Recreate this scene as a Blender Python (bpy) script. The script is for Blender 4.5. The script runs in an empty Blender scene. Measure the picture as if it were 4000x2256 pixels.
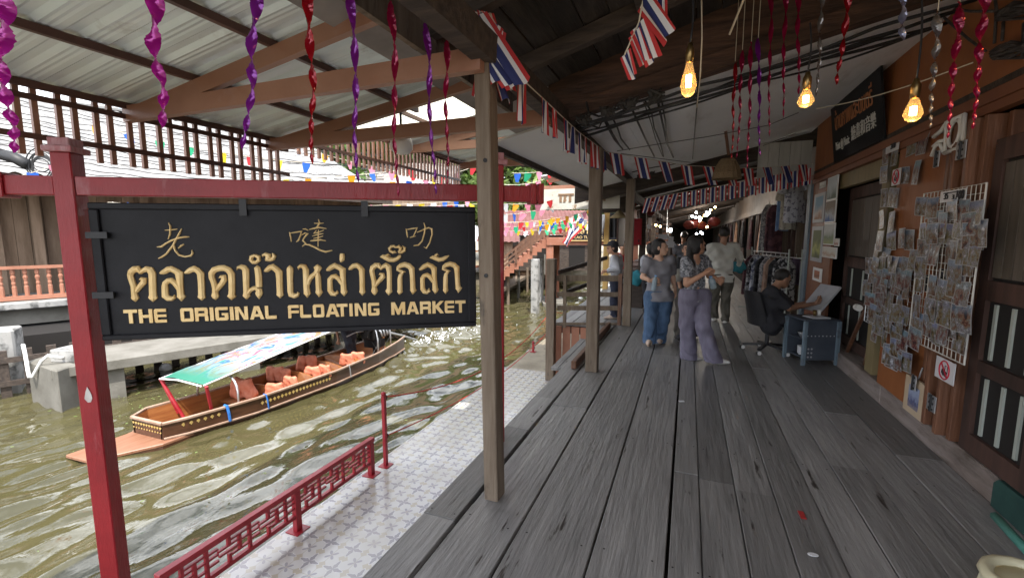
import bpy, math, random
import numpy as np
from mathutils import Vector, Matrix
S = bpy.context.scene
COL = S.collection
rad = math.radians
# ---------------------------------------------------------------- camera
FPX, CX, CY, EYE = 1750.0, 2000.0, 1128.0, 1.58      # the photograph is 4000 x 2256
PITCH = math.atan(213 / FPX); YAW = rad(21.4)
CF = np.array([-math.sin(YAW)*math.cos(PITCH), math.cos(YAW)*math.cos(PITCH), -math.sin(PITCH)])
CR = np.array([math.cos(YAW), math.sin(YAW), 0.0]); CU = np.cross(CR, CF)
CC = np.array([0, 0, EYE])
cam = bpy.data.cameras.new('camera'); camo = bpy.data.objects.new('camera', cam); COL.objects.link(camo)
cam.lens = FPX/4000*36; cam.sensor_width = 36; cam.clip_start = .05; cam.clip_end = 600
camo.location = (0, 0, EYE); camo.rotation_euler = (math.pi/2-PITCH, 0, YAW)
S.camera = camo
S.render.resolution_x, S.render.resolution_y = 1024, 577
# ---------------------------------------------------------------- world and sun
SUN_EL, SUN_AZ = 62, 150          # degrees; azimuth clockwise from +Y
W = bpy.data.worlds.new('World'); S.world = W; W.use_nodes = True
nt = W.node_tree; N = nt.nodes; L = nt.links
bg = N['Background']; sky = N.new('ShaderNodeTexSky'); sky.sky_type = 'NISHITA'; sky.sun_disc = False
sky.sun_elevation = rad(SUN_EL); sky.sun_rotation = rad(SUN_AZ); sky.dust_density = 3.0; sky.air_density = 1.0
tc = N.new('ShaderNodeTexCoord'); nz = N.new('ShaderNodeTexNoise'); nz.inputs['Scale'].default_value = 2.6
nz.inputs['Detail'].default_value = 6; nz.inputs['Roughness'].default_value = .6
mp = N.new('ShaderNodeMapping'); mp.inputs['Scale'].default_value = (1, 1, 2.2)
L.new(tc.outputs['Generated'], mp.inputs['Vector']); L.new(mp.outputs[0], nz.inputs['Vector'])
rp = N.new('ShaderNodeValToRGB'); rp.color_ramp.elements[0].position = .36; rp.color_ramp.elements[1].position = .58
mx = N.new('ShaderNodeMix'); mx.data_type = 'RGBA'
L.new(nz.outputs[0], rp.inputs[0]); L.new(rp.outputs[0], mx.inputs[0]); L.new(sky.outputs[0], mx.inputs[6])
mx.inputs[7].default_value = (13.2, 13.7, 14.6, 1)      # bright cloud cover
L.new(mx.outputs[2], bg.inputs['Color']); bg.inputs['Strength'].default_value = .14
sl = bpy.data.lights.new('sun', 'SUN'); sl.energy = 3.3; sl.angle = rad(.6); sl.color = (1, .95, .87)
so = bpy.data.objects.new('sun', sl); COL.objects.link(so)
a_, e_ = rad(SUN_AZ), rad(SUN_EL)
so.rotation_euler = Vector((-math.sin(a_)*math.cos(e_), -math.cos(a_)*math.cos(e_), -math.sin(e_))).to_track_quat('-Z', 'Y').to_euler()
so.location = (0, 0, 20)
S.view_settings.view_transform = 'Standard'; S.view_settings.look = 'None'
S.view_settings.exposure = 1.2; S.view_settings.gamma = 1
S.cycles.use_denoising = True; S.cycles.max_bounces = 9; S.cycles.diffuse_bounces = 7
S.cycles.transparent_max_bounces = 8; S.cycles.sample_clamp_indirect = 6; S.cycles.caustics_reflective = False; S.cycles.caustics_refractive = False
# ---------------------------------------------------------------- photograph pixel -> point on a real surface
def ray(x, y): return FPX*CF+(x-CX)*CR-(y-CY)*CU
def onz(x, y, z=0.0): d = ray(x, y); return CC+d*(z-EYE)/d[2]
def onx(x, y, X): d = ray(x, y); return CC+d*X/d[0]
def ony(x, y, Y): d = ray(x, y); return CC+d*Y/d[1]
def ond(x, y, dep): return CC+ray(x, y)/FPX*dep
def onpl(x, y, p, n): d = ray(x, y); return CC+d*(np.dot(np.array(p)-CC, n)/np.dot(d, n))
V = lambda *a: np.array(a, float)
# ---------------------------------------------------------------- scene helpers
def tag(o, label=None, cat=None, group=None, kind=None):
    if label: o['label'] = label
    if cat: o['category'] = cat
    if group: o['group'] = group
    if kind: o['kind'] = kind
    return o
def thing(name, label, cat, loc=(0, 0, 0), group=None, rz=0.0):
    o = bpy.data.objects.new(name, None); COL.objects.link(o); o.empty_display_size = .1
    o.location = tuple(float(v) for v in loc); o.rotation_euler = (0, 0, rz)
    return tag(o, label, cat, group)
def dup(o, parent=None):
    c = o.copy(); COL.objects.link(c)
    if parent is not None: c.parent = parent
    for ch in list(KIDS.get(o.name, [])):
        k = dup(ch, c); KIDS.setdefault(c.name, []).append(k)
    return c
KIDS = {}
def link(name, me, parent=None, local=False):
    o = bpy.data.objects.new(name, me); COL.objects.link(o)
    if parent is not None:
        o.parent = parent; KIDS.setdefault(parent.name, []).append(o)
        if not local:                      # geometry is in world space, the parent sits at the thing's base
            r = parent; m = Matrix.Identity(4); ch = []
            while r is not None: ch.append(r); r = r.parent
            for r in reversed(ch): m = m @ r.matrix_parent_inverse @ r.matrix_basis
            o.matrix_parent_inverse = m.inverted()
    return o
class MB:
    """collects shapes, builds ONE mesh object"""
    def __init__(s): s.v = []; s.f = []; s.m = []; s.k = 0
    def add(s, vs, fs, mi=0):
        b = len(s.v); s.v += [tuple(float(c) for c in p) for p in vs]
        s.f += [tuple(i+b for i in f) for f in fs]; s.m += [mi]*len(fs); return s
    def box(s, c, d, rz=0.0, mi=0, M=None):
        hx, hy, hz = d[0]/2, d[1]/2, d[2]/2
        vs = [(x, y, z) for x in (-hx, hx) for y in (-hy, hy) for z in (-hz, hz)]
        if M is None:
            ca, sa = math.cos(rz), math.sin(rz)
            vs = [(c[0]+x*ca-y*sa, c[1]+x*sa+y*ca, c[2]+z) for x, y, z in vs]
        else:
            vs = [tuple(np.array(c)+M @ np.array(p)) for p in vs]
        return s.add(vs, [(0, 1, 3, 2), (4, 6, 7, 5), (0, 4, 5, 1), (2, 3, 7, 6), (0, 2, 6, 4), (1, 5, 7, 3)], mi)
    def bb(s, lo, hi, mi=0): return s.box([(a+b)/2 for a, b in zip(lo, hi)], [b-a for a, b in zip(lo, hi)], 0, mi)
    def bar(s, p, q, w, h, mi=0, up=(0, 0, 1)):
        p, q = np.array(p, float), np.array(q, float); d = q-p; ln = np.linalg.norm(d); d = d/ln
        u = np.array(up, float)
        if abs(d @ u) > .98: u = np.array([0, 1., 0])
        r = np.cross(d, u); r /= np.linalg.norm(r); u = np.cross(r, d)
        return s.box((p+q)/2, (w, ln, h), M=np.array([r, d, u]).T, mi=mi)
    def tube(s, pts, r, n=8, mi=0, cap=True):
        P = [np.array(p, float) for p in pts]; k = len(P); rr = r if hasattr(r, '__len__') else [r]*k
        vs = []; prev = None
        for i in range(k):
            d = P[min(i+1, k-1)]-P[max(i-1, 0)]; d = d/(np.linalg.norm(d)+1e-9)
            if prev is None:
                a = np.array([0, 0, 1.]) if abs(d[2]) < .9 else np.array([1., 0, 0])
            else: a = prev
            x = a-d*(a @ d); x /= np.linalg.norm(x); prev = x; y = np.cross(d, x)
            vs += [P[i]+rr[i]*(math.cos(t)*x+math.sin(t)*y) for t in [2*math.pi*j/n for j in range(n)]]
        fs = [(i*n+j, i*n+(j+1) % n, (i+1)*n+(j+1) % n, (i+1)*n+j) for i in range(k-1) for j in range(n)]
        if cap: fs += [tuple(range(n))[::-1], tuple((k-1)*n+j for j in range(n))]
        return s.add(vs, fs, mi)
    def lathe(s, prof, n=16, c=(0, 0, 0), mi=0, M=None):
        vs = []
        for r, z in prof:
            for j in range(n):
                t = 2*math.pi*j/n; p = np.array([r*math.cos(t), r*math.sin(t), z])
                if M is not None: p = M @ p
                vs.append(np.array(c)+p)
        k = len(prof)
        fs = [(i*n+j, i*n+(j+1) % n, (i+1)*n+(j+1) % n, (i+1)*n+j) for i in range(k-1) for j in range(n)]
        fs += [tuple(range(n))[::-1], tuple((k-1)*n+j for j in range(n))]
        return s.add(vs, fs, mi)
    def quad(s, a, b, c, d, mi=0): return s.add([a, b, c, d], [(0, 1, 2, 3)], mi)
    def slab(s, poly, off, mi=0):
        """polygon (3D points) given thickness along vector off"""
        n = len(poly); o = np.array(off, float)
        vs = [np.array(p, float) for p in poly]+[np.array(p, float)+o for p in poly]
        return s.add(vs, [tuple(range(n)), tuple(range(2*n-1, n-1, -1))]+[(i, i+n, (i+1) % n+n, (i+1) % n) for i in range(n)], mi)
    def grid(s, P, mi=0):
        P = np.array(P, float); a, b = P.shape[:2]
        return s.add(P.reshape(-1, 3), [(i*b+j, i*b+j+1, (i+1)*b+j+1, (i+1)*b+j) for i in range(a-1) for j in range(b-1)], mi)
    def mesh(s, name, mats, smooth=False, bevel=0):
        me = bpy.data.meshes.new(name); me.from_pydata(s.v, [], s.f)
        for m in (mats if isinstance(mats, (list, tuple)) else [mats]): me.materials.append(m)
        if len(me.materials) > 1: me.polygons.foreach_set('material_index', s.m)
        import bmesh
        bm = bmesh.new(); bm.from_mesh(me); bmesh.ops.recalc_face_normals(bm, faces=bm.faces)
        if bevel:
            es = [e for e in bm.edges if len(e.link_faces) == 2 and e.calc_face_angle(0) > .6]
            bmesh.ops.bevel(bm, geom=es, offset=bevel, segments=1, affect='EDGES', clamp_overlap=True)
        bm.to_mesh(me); bm.free()
        if smooth: me.polygons.foreach_set('use_smooth', [True]*len(me.polygons))
        me.update(); return me
    def build(s, name, mats, parent=None, smooth=False, bevel=0, local=False):
        return link(name, s.mesh(name, mats, smooth, bevel), parent, local)
# ---------------------------------------------------------------- materials
def c3(c): return (c[0], c[1], c[2], 1)
def mat(name, col, col2=None, rough=.6, metal=0.0, scale=4.0, st=(1, 1, 1), detail=6, lo=.35, hi=.65, bump=0.0, bs=None, bst=None,
        isl=0.0, objr=0.0, dirt=None, dscale=3.0, dlo=.55, dhi=.7, dst=(1, 1, 1), coat=0.0, spec=.5, trans=0.0, alpha=1.0, em=None, ems=0.0, rvar=0.0, dist=0.0, ior=None):
    m = bpy.data.materials.new(name); m.use_nodes = True; t = m.node_tree; n = t.nodes; l = t.links
    b = n['Principled BSDF']; b.inputs['Roughness'].default_value = rough; b.inputs['Metallic'].default_value = metal
    b.inputs['Coat Weight'].default_value = coat; b.inputs['Specular IOR Level'].default_value = spec
    b.inputs['Transmission Weight'].default_value = trans; b.inputs['Alpha'].default_value = alpha
    if ior: b.inputs['IOR'].default_value = ior
    if em: b.inputs['Emission Color'].default_value = c3(em); b.inputs['Emission Strength'].default_value = ems
    tc = n.new('ShaderNodeTexCoord')
    vec = tc.outputs['Object']
    if objr:
        oi = n.new('ShaderNodeObjectInfo'); va = n.new('ShaderNodeVectorMath'); va.operation = 'MULTIPLY_ADD'
        cmb = n.new('ShaderNodeCombineXYZ')
        for i in range(3): l.new(oi.outputs['Random'], cmb.inputs[i])
        va.inputs[1].default_value = (91.7*objr, 57.3*objr, 133.1*objr); l.new(cmb.outputs[0], va.inputs[0]); l.new(vec, va.inputs[2]); vec = va.outputs[0]
    def noise(sc, stx, det=detail, ds=0.0):
        mp = n.new('ShaderNodeMapping'); mp.inputs['Scale'].default_value = stx; l.new(vec, mp.inputs['Vector'])
        z = n.new('ShaderNodeTexNoise'); z.inputs['Scale'].default_value = sc; z.inputs['Detail'].default_value = det; z.inputs['Roughness'].default_value = .62
        z.inputs['Distortion'].default_value = ds
        l.new(mp.outputs[0], z.inputs['Vector']); return z.outputs[0]
    out = None
    def ramp(src, a, bb):
        r = n.new('ShaderNodeMapRange'); r.inputs[1].default_value = a; r.inputs[2].default_value = bb; l.new(src, r.inputs[0]); return r.outputs[0]
    def mixc(f, A, B, mode='MIX'):
        x = n.new('ShaderNodeMix'); x.data_type = 'RGBA'; x.blend_type = mode
        if isinstance(f, (int, float)): x.inputs[0].default_value = f
        else: l.new(f, x.inputs[0])
        for s_, val in ((6, A), (7, B)):
            if isinstance(val, tuple): x.inputs[s_].default_value = val
            else: l.new(val, x.inputs[s_])
        return x.outputs[2]
    if col2 is not None:
        f0 = noise(scale, st, ds=dist); out = mixc(ramp(f0, lo, hi), c3(col), c3(col2))
        if rvar: 
            r = n.new('ShaderNodeMapRange'); r.inputs[3].default_value = rough-rvar; r.inputs[4].default_value = rough+rvar; l.new(f0, r.inputs[0]); l.new(r.outputs[0], b.inputs['Roughness'])
    else: out = c3(col)
    if dirt is not None:
        out = mixc(ramp(noise(dscale, dst), dlo, dhi), out, c3(dirt))
    if isl:
        g = n.new('ShaderNodeNewGeometry'); r = n.new('ShaderNodeMapRange'); r.inputs[3].default_value = 1-isl; r.inputs[4].default_value = 1+isl
        l.new(g.outputs['Random Per Island'], r.inputs[0])
        vm = n.new('ShaderNodeMix'); vm.data_type = 'RGBA'; vm.blend_type = 'MULTIPLY'; vm.inputs[0].default_value = 1
        if isinstance(out, tuple): vm.inputs[6].default_value = out
        else: l.new(out, vm.inputs[6])
        l.new(r.outputs[0], vm.inputs[7]); out = vm.outputs[2]
    if isinstance(out, tuple): b.inputs['Base Color'].default_value = out
    else: l.new(out, b.inputs['Base Color'])
    if bump:
        bn = n.new('ShaderNodeBump'); bn.inputs['Strength'].default_value = bump; bn.inputs['Distance'].default_value = .02
        l.new(noise(bs or scale*4, bst or st, 5), bn.inputs['Height']); l.new(bn.outputs[0], b.inputs['Normal'])
    return m
# ---------------------------------------------------------------- implicit surfaces (bodies, cloth, soft things)
def surfnet(f, lo, hi, h):
    lo, hi = np.array(lo, float), np.array(hi, float); n = np.maximum(np.ceil((hi-lo)/h).astype(int)+1, 4)
    ax = [lo[i]+h*np.arange(n[i]) for i in range(3)]
    G = np.stack(np.meshgrid(*ax, indexing='ij'), -1); v = f(G.reshape(-1, 3)).reshape(n); s = v < 0
    cn = [(i, j, k) for i in (0, 1) for j in (0, 1) for k in (0, 1)]
    sl_ = lambda A, c: A[c[0]:A.shape[0]-1+c[0], c[1]:A.shape[1]-1+c[1], c[2]:A.shape[2]-1+c[2]]
    cs = sum(sl_(s, c).astype(int) for c in cn); mask = (cs > 0) & (cs < 8)
    idx = -np.ones(mask.shape, int); idx[mask] = np.arange(mask.sum())
    base = np.argwhere(mask)*h+lo; acc = np.zeros((len(base), 3)); cnt = np.zeros(len(base))
    for a in range(8):
        for b in range(a+1, 8):
            if sum(abs(cn[a][q]-cn[b][q]) for q in range(3)) != 1: continue
            va, vb = sl_(v, cn[a])[mask], sl_(v, cn[b])[mask]; cr = (va < 0) != (vb < 0)
            t = np.where(cr, va/np.where(va == vb, 1, va-vb), 0)[:, None]
            p = np.array(cn[a])+t*(np.array(cn[b])-np.array(cn[a])); acc += np.where(cr[:, None], p, 0); cnt += cr
    verts = base+acc/cnt[:, None]*h; faces = []
    for d in range(3):
        o = [0, 1, 2]; o.remove(d); e1, e2 = o
        A = np.moveaxis(s, (d, e1, e2), (0, 1, 2)); I = np.moveaxis(idx, (d, e1, e2), (0, 1, 2))
        a, b = A[:-1, 1:-1, 1:-1], A[1:, 1:-1, 1:-1]; cr = a != b
        q = np.stack([I[:, :-1, :-1], I[:, 1:, :-1], I[:, 1:, 1:], I[:, :-1, 1:]], -1)[cr]
        fl = a[cr] if d != 1 else ~a[cr]
        q[~fl] = q[~fl][:, ::-1]; faces.append(q[(q >= 0).all(1)])
    return verts, np.concatenate(faces)
def smin(a, b, k):
    h = np.clip(.5+.5*(b-a)/k, 0, 1); return b*(1-h)+a*h-k*h*(1-h)
def cone(P, a, b, ra, rb):
    a, b = np.array(a, float), np.array(b, float); d = b-a; t = np.clip(((P-a) @ d)/(d @ d+1e-12), 0, 1)
    return np.linalg.norm(P-a-t[:, None]*d, axis=1)-(ra+(rb-ra)*t)
def ell(P, c, r):
    r = np.array(r, float); q = (P-np.array(c, float))/r; k = np.linalg.norm(q, axis=1)
    return (k-1)*r.min()*.6+(k-1)*r.mean()*.4
def union(ds, k=.03):
    o = ds[0]
    for d in ds[1:]: o = smin(o, d, k)
    return o
def sdmesh(name, parts, mats, parent=None, local=True):
    """parts: list of (f, lo, hi, h); joined into one mesh object"""
    vs, fs = [], []; b = 0
    for f, lo, hi, h in parts:
        v, q = surfnet(f, lo, hi, h); vs.append(v); fs.append(q+b); b += len(v)
    v = np.concatenate(vs); q = np.concatenate(fs)
    me = bpy.data.meshes.new(name); me.vertices.add(len(v)); me.vertices.foreach_set('co', v.ravel().astype(np.float32))
    me.loops.add(len(q)*4); me.loops.foreach_set('vertex_index', q.ravel().astype(np.int32))
    me.polygons.add(len(q)); me.polygons.foreach_set('loop_start', np.arange(0, len(q)*4, 4, dtype=np.int32))
    me.polygons.foreach_set('use_smooth', np.ones(len(q), bool)); me.update(); me.validate()
    me.materials.append(mats); return link(name, me, parent, local)
# ================================================================ materials
R0 = random.Random(7)
M = {}
M['plank'] = mat('weathered plank', (.155, .152, .15), (.275, .268, .262), rough=.42, scale=3.2, st=(5, .5, 5), lo=.3, hi=.7, bump=.5, bs=7, bst=(5, .35, 5), isl=.38, dirt=(.035, .028, .024), dscale=3.6, dst=(4, .55, 4), dlo=.63, dhi=.68, rvar=.12, dist=.7)
M['under'] = mat('dark underside', (.02, .018, .016), rough=.9)
M['post'] = mat('old post wood', (.12, .086, .058), (.21, .163, .12), rough=.75, scale=3, st=(7, 7, .6), bump=.4, bs=8, bst=(9, 9, .5), dirt=(.05, .04, .03), dscale=4, dlo=.62, dhi=.75, dst=(3, 3, .8))
M['darkwood'] = mat('dark wood', (.03, .022, .018), (.075, .055, .042), rough=.8, scale=3, st=(1, 6, 6), bump=.4, bs=8)
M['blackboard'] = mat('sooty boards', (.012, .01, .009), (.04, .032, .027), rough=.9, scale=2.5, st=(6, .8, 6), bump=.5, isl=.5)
M['brownwood'] = mat('brown wood', (.075, .035, .02), (.16, .075, .04), rough=.55, scale=3, st=(6, 6, .6), bump=.3, isl=.25)
M['ceil'] = mat('white ceiling board', (.87, .88, .9), (.8, .81, .83), rough=.8, scale=1.2, lo=.3, hi=.75, dirt=(.4, .38, .36), dscale=1.7, dlo=.6, dhi=.85, dst=(2, .5, 1))
M['steelpaint'] = mat('brown painted steel', (.27, .125, .075), (.34, .17, .11), rough=.45, scale=2, dirt=(.34, .2, .17), dscale=6, dlo=.6, dhi=.8)
M['purlin'] = mat('dark brown steel', (.07, .03, .022), (.12, .055, .04), rough=.5, scale=3)
M['sheet'] = mat('zinc roof sheet', (.7, .79, .82), (.82, .88, .9), rough=.4, metal=.15, scale=1.2, st=(.6, 3, 1), dirt=(.36, .35, .32), dscale=2.2, dlo=.6, dhi=.8)
M['greyroof'] = mat('grey fibre roof', (.17, .165, .16), (.26, .255, .25), rough=.85, scale=.8, st=(2, 1, 1), dirt=(.33, .32, .3), dscale=1.2, dlo=.55, dhi=.8, dst=(1, 3, 1))
M['roofdark'] = mat('old dark roof sheet', (.2, .18, .17), (.34, .3, .28), rough=.8, scale=1.5)
M['pinkroof'] = mat('faded pink roof', (.1, .033, .028), (.14, .052, .045), rough=.7, scale=1)
M['red'] = mat('red gloss paint', (.2, .005, .01), (.27, .01, .016), rough=.42, scale=3, coat=.08, spec=.35, dirt=(.3, .1, .11), dscale=8, dst=(1, 1, .3), dlo=.6, dhi=.78, bump=.25, bs=14, bst=(6, 6, 1))
M['redworn'] = mat('worn red paint', (.3, .06, .07), (.42, .22, .24), rough=.4, scale=5, st=(5, 5, 1), bump=.3)
M['railred'] = mat('rail red paint', (.27, .01, .018), (.34, .025, .035), rough=.4, scale=6, coat=.1, spec=.4)
M['signblack'] = mat('black sign paint', (.007, .007, .009), (.013, .013, .016), rough=.5, scale=4, bump=.08, bs=40, spec=.18)
M['gold'] = mat('gold paint', (.62, .42, .17), (.74, .55, .27), rough=.42, scale=7, metal=.15, dirt=(.42, .25, .07), dscale=25, dlo=.64, dhi=.72)
M['iron'] = mat('black iron', (.02, .02, .022), rough=.5, metal=.4)
M['conc'] = mat('old concrete', (.115, .108, .09), (.175, .166, .145), rough=.9, scale=2.2, dirt=(.16, .15, .13), dscale=4, dlo=.55, dhi=.75, bump=.3, bs=18)
M['concwet'] = mat('stained concrete', (.2, .17, .12), (.3, .26, .19), rough=.85, scale=3, dirt=(.12, .11, .08), dscale=6, dlo=.55, dhi=.7, bump=.3, bs=25)
M['mould'] = mat('mouldy white concrete', (.25, .245, .235), (.33, .325, .31), rough=.9, scale=2, dirt=(.09, .09, .085), dscale=3.6, dlo=.5, dhi=.62, bump=.2)
M['terracotta'] = mat('salmon paint', (.3, .125, .075), (.36, .16, .1), rough=.7, scale=3)
M['salmon'] = mat('orange concrete paint', (.24, .088, .05), (.29, .12, .07), rough=.75, scale=1.5, dirt=(.3, .14, .1), dscale=3)
M['orange'] = mat('orange wall paint', (.27, .09, .026), (.33, .115, .036), rough=.6, scale=1.4, st=(1, 3, 1), dirt=(.26, .085, .03), dscale=2.4, dlo=.55, dhi=.8, bump=.12, bs=6, bst=(1, 9, 1))
M['rustpanel'] = mat('rust brown wall paint', (.18, .06, .025), (.23, .085, .036), rough=.6, scale=2)
M['khaki'] = mat('khaki wood', (.2, .16, .075), (.26, .2, .1), rough=.7, scale=3, st=(1, 6, .6))
M['foldwood'] = mat('folding door wood', (.11, .045, .023), (.19, .085, .046), rough=.55, scale=3, st=(6, 6, .5), bump=.3, isl=.3)
M['shopdark'] = mat('dark shop timber', (.035, .018, .014), (.07, .035, .026), rough=.7, scale=3, st=(4, 4, .6), isl=.4)
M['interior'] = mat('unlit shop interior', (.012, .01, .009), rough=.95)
M['slit'] = mat('pale light slit and tube', (.42, .46, .42), rough=.5)  # pale colour painting the lit door slits; also on conduits and rack tubes
M['curb'] = mat('worn curb wood', (.2, .16, .14), (.33, .28, .26), rough=.7, scale=3, st=(4, .6, 4), dirt=(.11, .085, .07), dscale=3.4, dlo=.5, dhi=.7, dst=(3, .6, 3), bump=.4)
M['bluepost'] = mat('blue grey paint', (.12, .17, .21), (.19, .25, .3), rough=.65, scale=3, st=(2, 2, .7), dirt=(.07, .08, .09), dscale=5, dlo=.55, dhi=.7)
M['white'] = mat('white paint', (.75, .75, .74), rough=.5)
M['metal'] = mat('galvanised metal', (.5, .52, .55), (.62, .63, .65), rough=.38, metal=.8, scale=8)
M['brass'] = mat('dark brass', (.2, .13, .05), (.3, .2, .08), rough=.35, metal=.9, scale=12)
M['cable'] = mat('black cable', (.012, .012, .013), rough=.55)
M['string'] = mat('pale string', (.5, .45, .36), rough=.9)
M['rope'] = mat('red rope', (.42, .03, .02), rough=.8)
M['woodwall'] = mat('old plank wall', (.17, .115, .075), (.28, .2, .14), rough=.85, scale=2, st=(3, 3, .4), isl=.25, bump=.3)
M['skylight'] = mat('translucent roof sheet', (.85, .83, .7), rough=.5)
_t = M['skylight'].node_tree; _tr = _t.nodes.new('ShaderNodeBsdfTranslucent'); _tr.inputs[0].default_value = (.9, .85, .68, 1)
_ms = _t.nodes.new('ShaderNodeMixShader'); _ms.inputs[0].default_value = .75
_t.links.new(_t.nodes['Principled BSDF'].outputs[0], _ms.inputs[1]); _t.links.new(_tr.outputs[0], _ms.inputs[2]); _t.links.new(_ms.outputs[0], _t.nodes['Material Output'].inputs[0])
def translucent(m, fac, col):
    t = m.node_tree; tr = t.nodes.new('ShaderNodeBsdfTranslucent'); tr.inputs[0].default_value = c3(col)
    ms = t.nodes.new('ShaderNodeMixShader'); ms.inputs[0].default_value = fac
    t.links.new(t.nodes['Principled BSDF'].outputs[0], ms.inputs[1]); t.links.new(tr.outputs[0], ms.inputs[2]); t.links.new(ms.outputs[0], t.nodes['Material Output'].inputs[0])
    return m
# tile pattern: flower crosses, leaf diagonals and beige squares in a square repeat
def tile_mat():
    m = bpy.data.materials.new('patterned tile'); m.use_nodes = True; t = m.node_tree; n = t.nodes; l = t.links; b = n['Principled BSDF']
    tc = n.new('ShaderNodeTexCoord'); sp = n.new('ShaderNodeSeparateXYZ'); l.new(tc.outputs['Object'], sp.inputs[0])
    def mth(op, a, bb=0.0, c=None):
        x = n.new('ShaderNodeMath'); x.operation = op
        for i, q in enumerate((a, bb) if c is None else (a, bb, c)):
            if isinstance(q, (int, float)): x.inputs[i].default_value = q
            else: l.new(q, x.inputs[i])
        return x.outputs[0]
    P = .235
    def cell(off):
        u = mth('SUBTRACT', mth('FRACT', mth('ADD', mth('DIVIDE', sp.outputs[0], P), 40+off)), .5)
        v = mth('SUBTRACT', mth('FRACT', mth('ADD', mth('DIVIDE', sp.outputs[1], P), 40+off)), .5)
        return u, v
    u, v = cell(0); r = mth('SQRT', mth('ADD', mth('MULTIPLY', u, u), mth('MULTIPLY', v, v))); th = mth('ARCTAN2', v, u)
    star = mth('ADD', .2, mth('MULTIPLY', mth('COSINE', mth('MULTIPLY', th, 4)), .14)); star = mth('ADD', star, mth('MULTIPLY', mth('COSINE', mth('MULTIPLY', th, 12)), .045))
    grey = mth('LESS_THAN', r, star); rim = mth('LESS_THAN', mth('ABSOLUTE', mth('SUBTRACT', r, star)), .035)
    u2, v2 = cell(.5); au, av = mth('ABSOLUTE', u2), mth('ABSOLUTE', v2)
    r2 = mth('SQRT', mth('ADD', mth('MULTIPLY', u2, u2), mth('MULTIPLY', v2, v2))); th2 = mth('ARCTAN2', v2, u2)
    leaf = mth('LESS_THAN', r2, mth('ADD', .13, mth('MULTIPLY', mth('COSINE', mth('MULTIPLY', th2, 4)), -.11)))
    d1 = mth('ADD', mth('ABSOLUTE', u), mth('ABSOLUTE', mth('SUBTRACT', mth('ABSOLUTE', v), .5)))
    d2 = mth('ADD', mth('ABSOLUTE', mth('SUBTRACT', mth('ABSOLUTE', u), .5)), mth('ABSOLUTE', v))
    beige = mth('LESS_THAN', mth('MINIMUM', d1, d2), .2)
    gu = mth('ABSOLUTE', mth('SUBTRACT', mth('FRACT', mth('ADD', mth('DIVIDE', sp.outputs[0], P*1), 40)), .5))
    gv = mth('ABSOLUTE', mth('SUBTRACT', mth('FRACT', mth('ADD', mth('DIVIDE', sp.outputs[1], P*2), 40)), .5))
    grout = mth('MAXIMUM', mth('GREATER_THAN', gu, .488), mth('GREATER_THAN', gv, .494))
    def mixc(f, A, B):
        x = n.new('ShaderNodeMix'); x.data_type = 'RGBA'; l.new(f, x.inputs[0])
        for s_, q in ((6, A), (7, B)):
            if isinstance(q, tuple): x.inputs[s_].default_value = q
            else: l.new(q, x.inputs[s_])
        return x.outputs[2]
    c = mixc(beige, (.52, .5, .48, 1), (.43, .38, .3, 1)); c = mixc(leaf, c, (.3, .28, .3, 1)); c = mixc(rim, c, (.6, .59, .58, 1)); c = mixc(grey, c, (.29, .27, .285, 1)); c = mixc(grout, c, (.4, .36, .3, 1))
    nz = n.new('ShaderNodeTexNoise'); nz.inputs['Scale'].default_value = 2.5; nz.inputs['Detail'].default_value = 6; l.new(tc.outputs['Object'], nz.inputs[0])
    mr = n.new('ShaderNodeMapRange'); mr.inputs[1].default_value = .45; mr.inputs[2].default_value = .7; mr.inputs[4].default_value = .6; l.new(nz.outputs[0], mr.inputs[0])
    c = mixc(mr.outputs[0], c, (.42, .38, .33, 1)); l.new(c, b.inputs['Base Color'])
    m2 = n.new('ShaderNodeMapRange'); m2.inputs[3].default_value = .08; m2.inputs[4].default_value = .3; l.new(nz.outputs[0], m2.inputs[0]); l.new(m2.outputs[0], b.inputs['Roughness'])
    return m
M['tile'] = tile_mat()
def water_mat():
    m = mat('canal water', (.054, .049, .021), (.08, .071, .033), rough=.025, scale=.5, st=(1, .5, 1), lo=.3, hi=.7, spec=.6, dirt=(.085, .075, .045), dscale=2.2, dst=(1, .35, 1), dlo=.62, dhi=.9)
    m.node_tree.nodes['Principled BSDF'].inputs['IOR'].default_value = 1.7
    t = m.node_tree; n = t.nodes; l = t.links; tc = n.new('ShaderNodeTexCoord')
    hs = []
    for sc, st, w in ((3.4, (1, .32, 1), 1.0), (12, (1, .45, 1), .3)):
        mp = n.new('ShaderNodeMapping'); mp.inputs['Rotation'].default_value = (0, 0, rad(-8)); mp.inputs['Scale'].default_value = st
        l.new(tc.outputs['Object'], mp.inputs[0]); z = n.new('ShaderNodeTexNoise'); z.inputs['Scale'].default_value = sc; z.inputs['Detail'].default_value = 3; z.inputs['Distortion'].default_value = .6
        l.new(mp.outputs[0], z.inputs[0]); q = n.new('ShaderNodeMath'); q.operation = 'MULTIPLY'; q.inputs[1].default_value = w; l.new(z.outputs[0], q.inputs[0]); hs.append(q.outputs[0])
    ad = n.new('ShaderNodeMath'); l.new(hs[0], ad.inputs[0]); l.new(hs[1], ad.inputs[1])
    bp = n.new('ShaderNodeBump'); bp.inputs['Strength'].default_value = .21; bp.inputs['Distance'].default_value = .05; l.new(ad.outputs[0], bp.inputs['Height'])
    l.new(bp.outputs[0], n['Principled BSDF'].inputs['Normal'])
    return m
M['water'] = water_mat()
M['foam'] = mat('white water foam', (.8, .82, .82), rough=.5)
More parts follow.
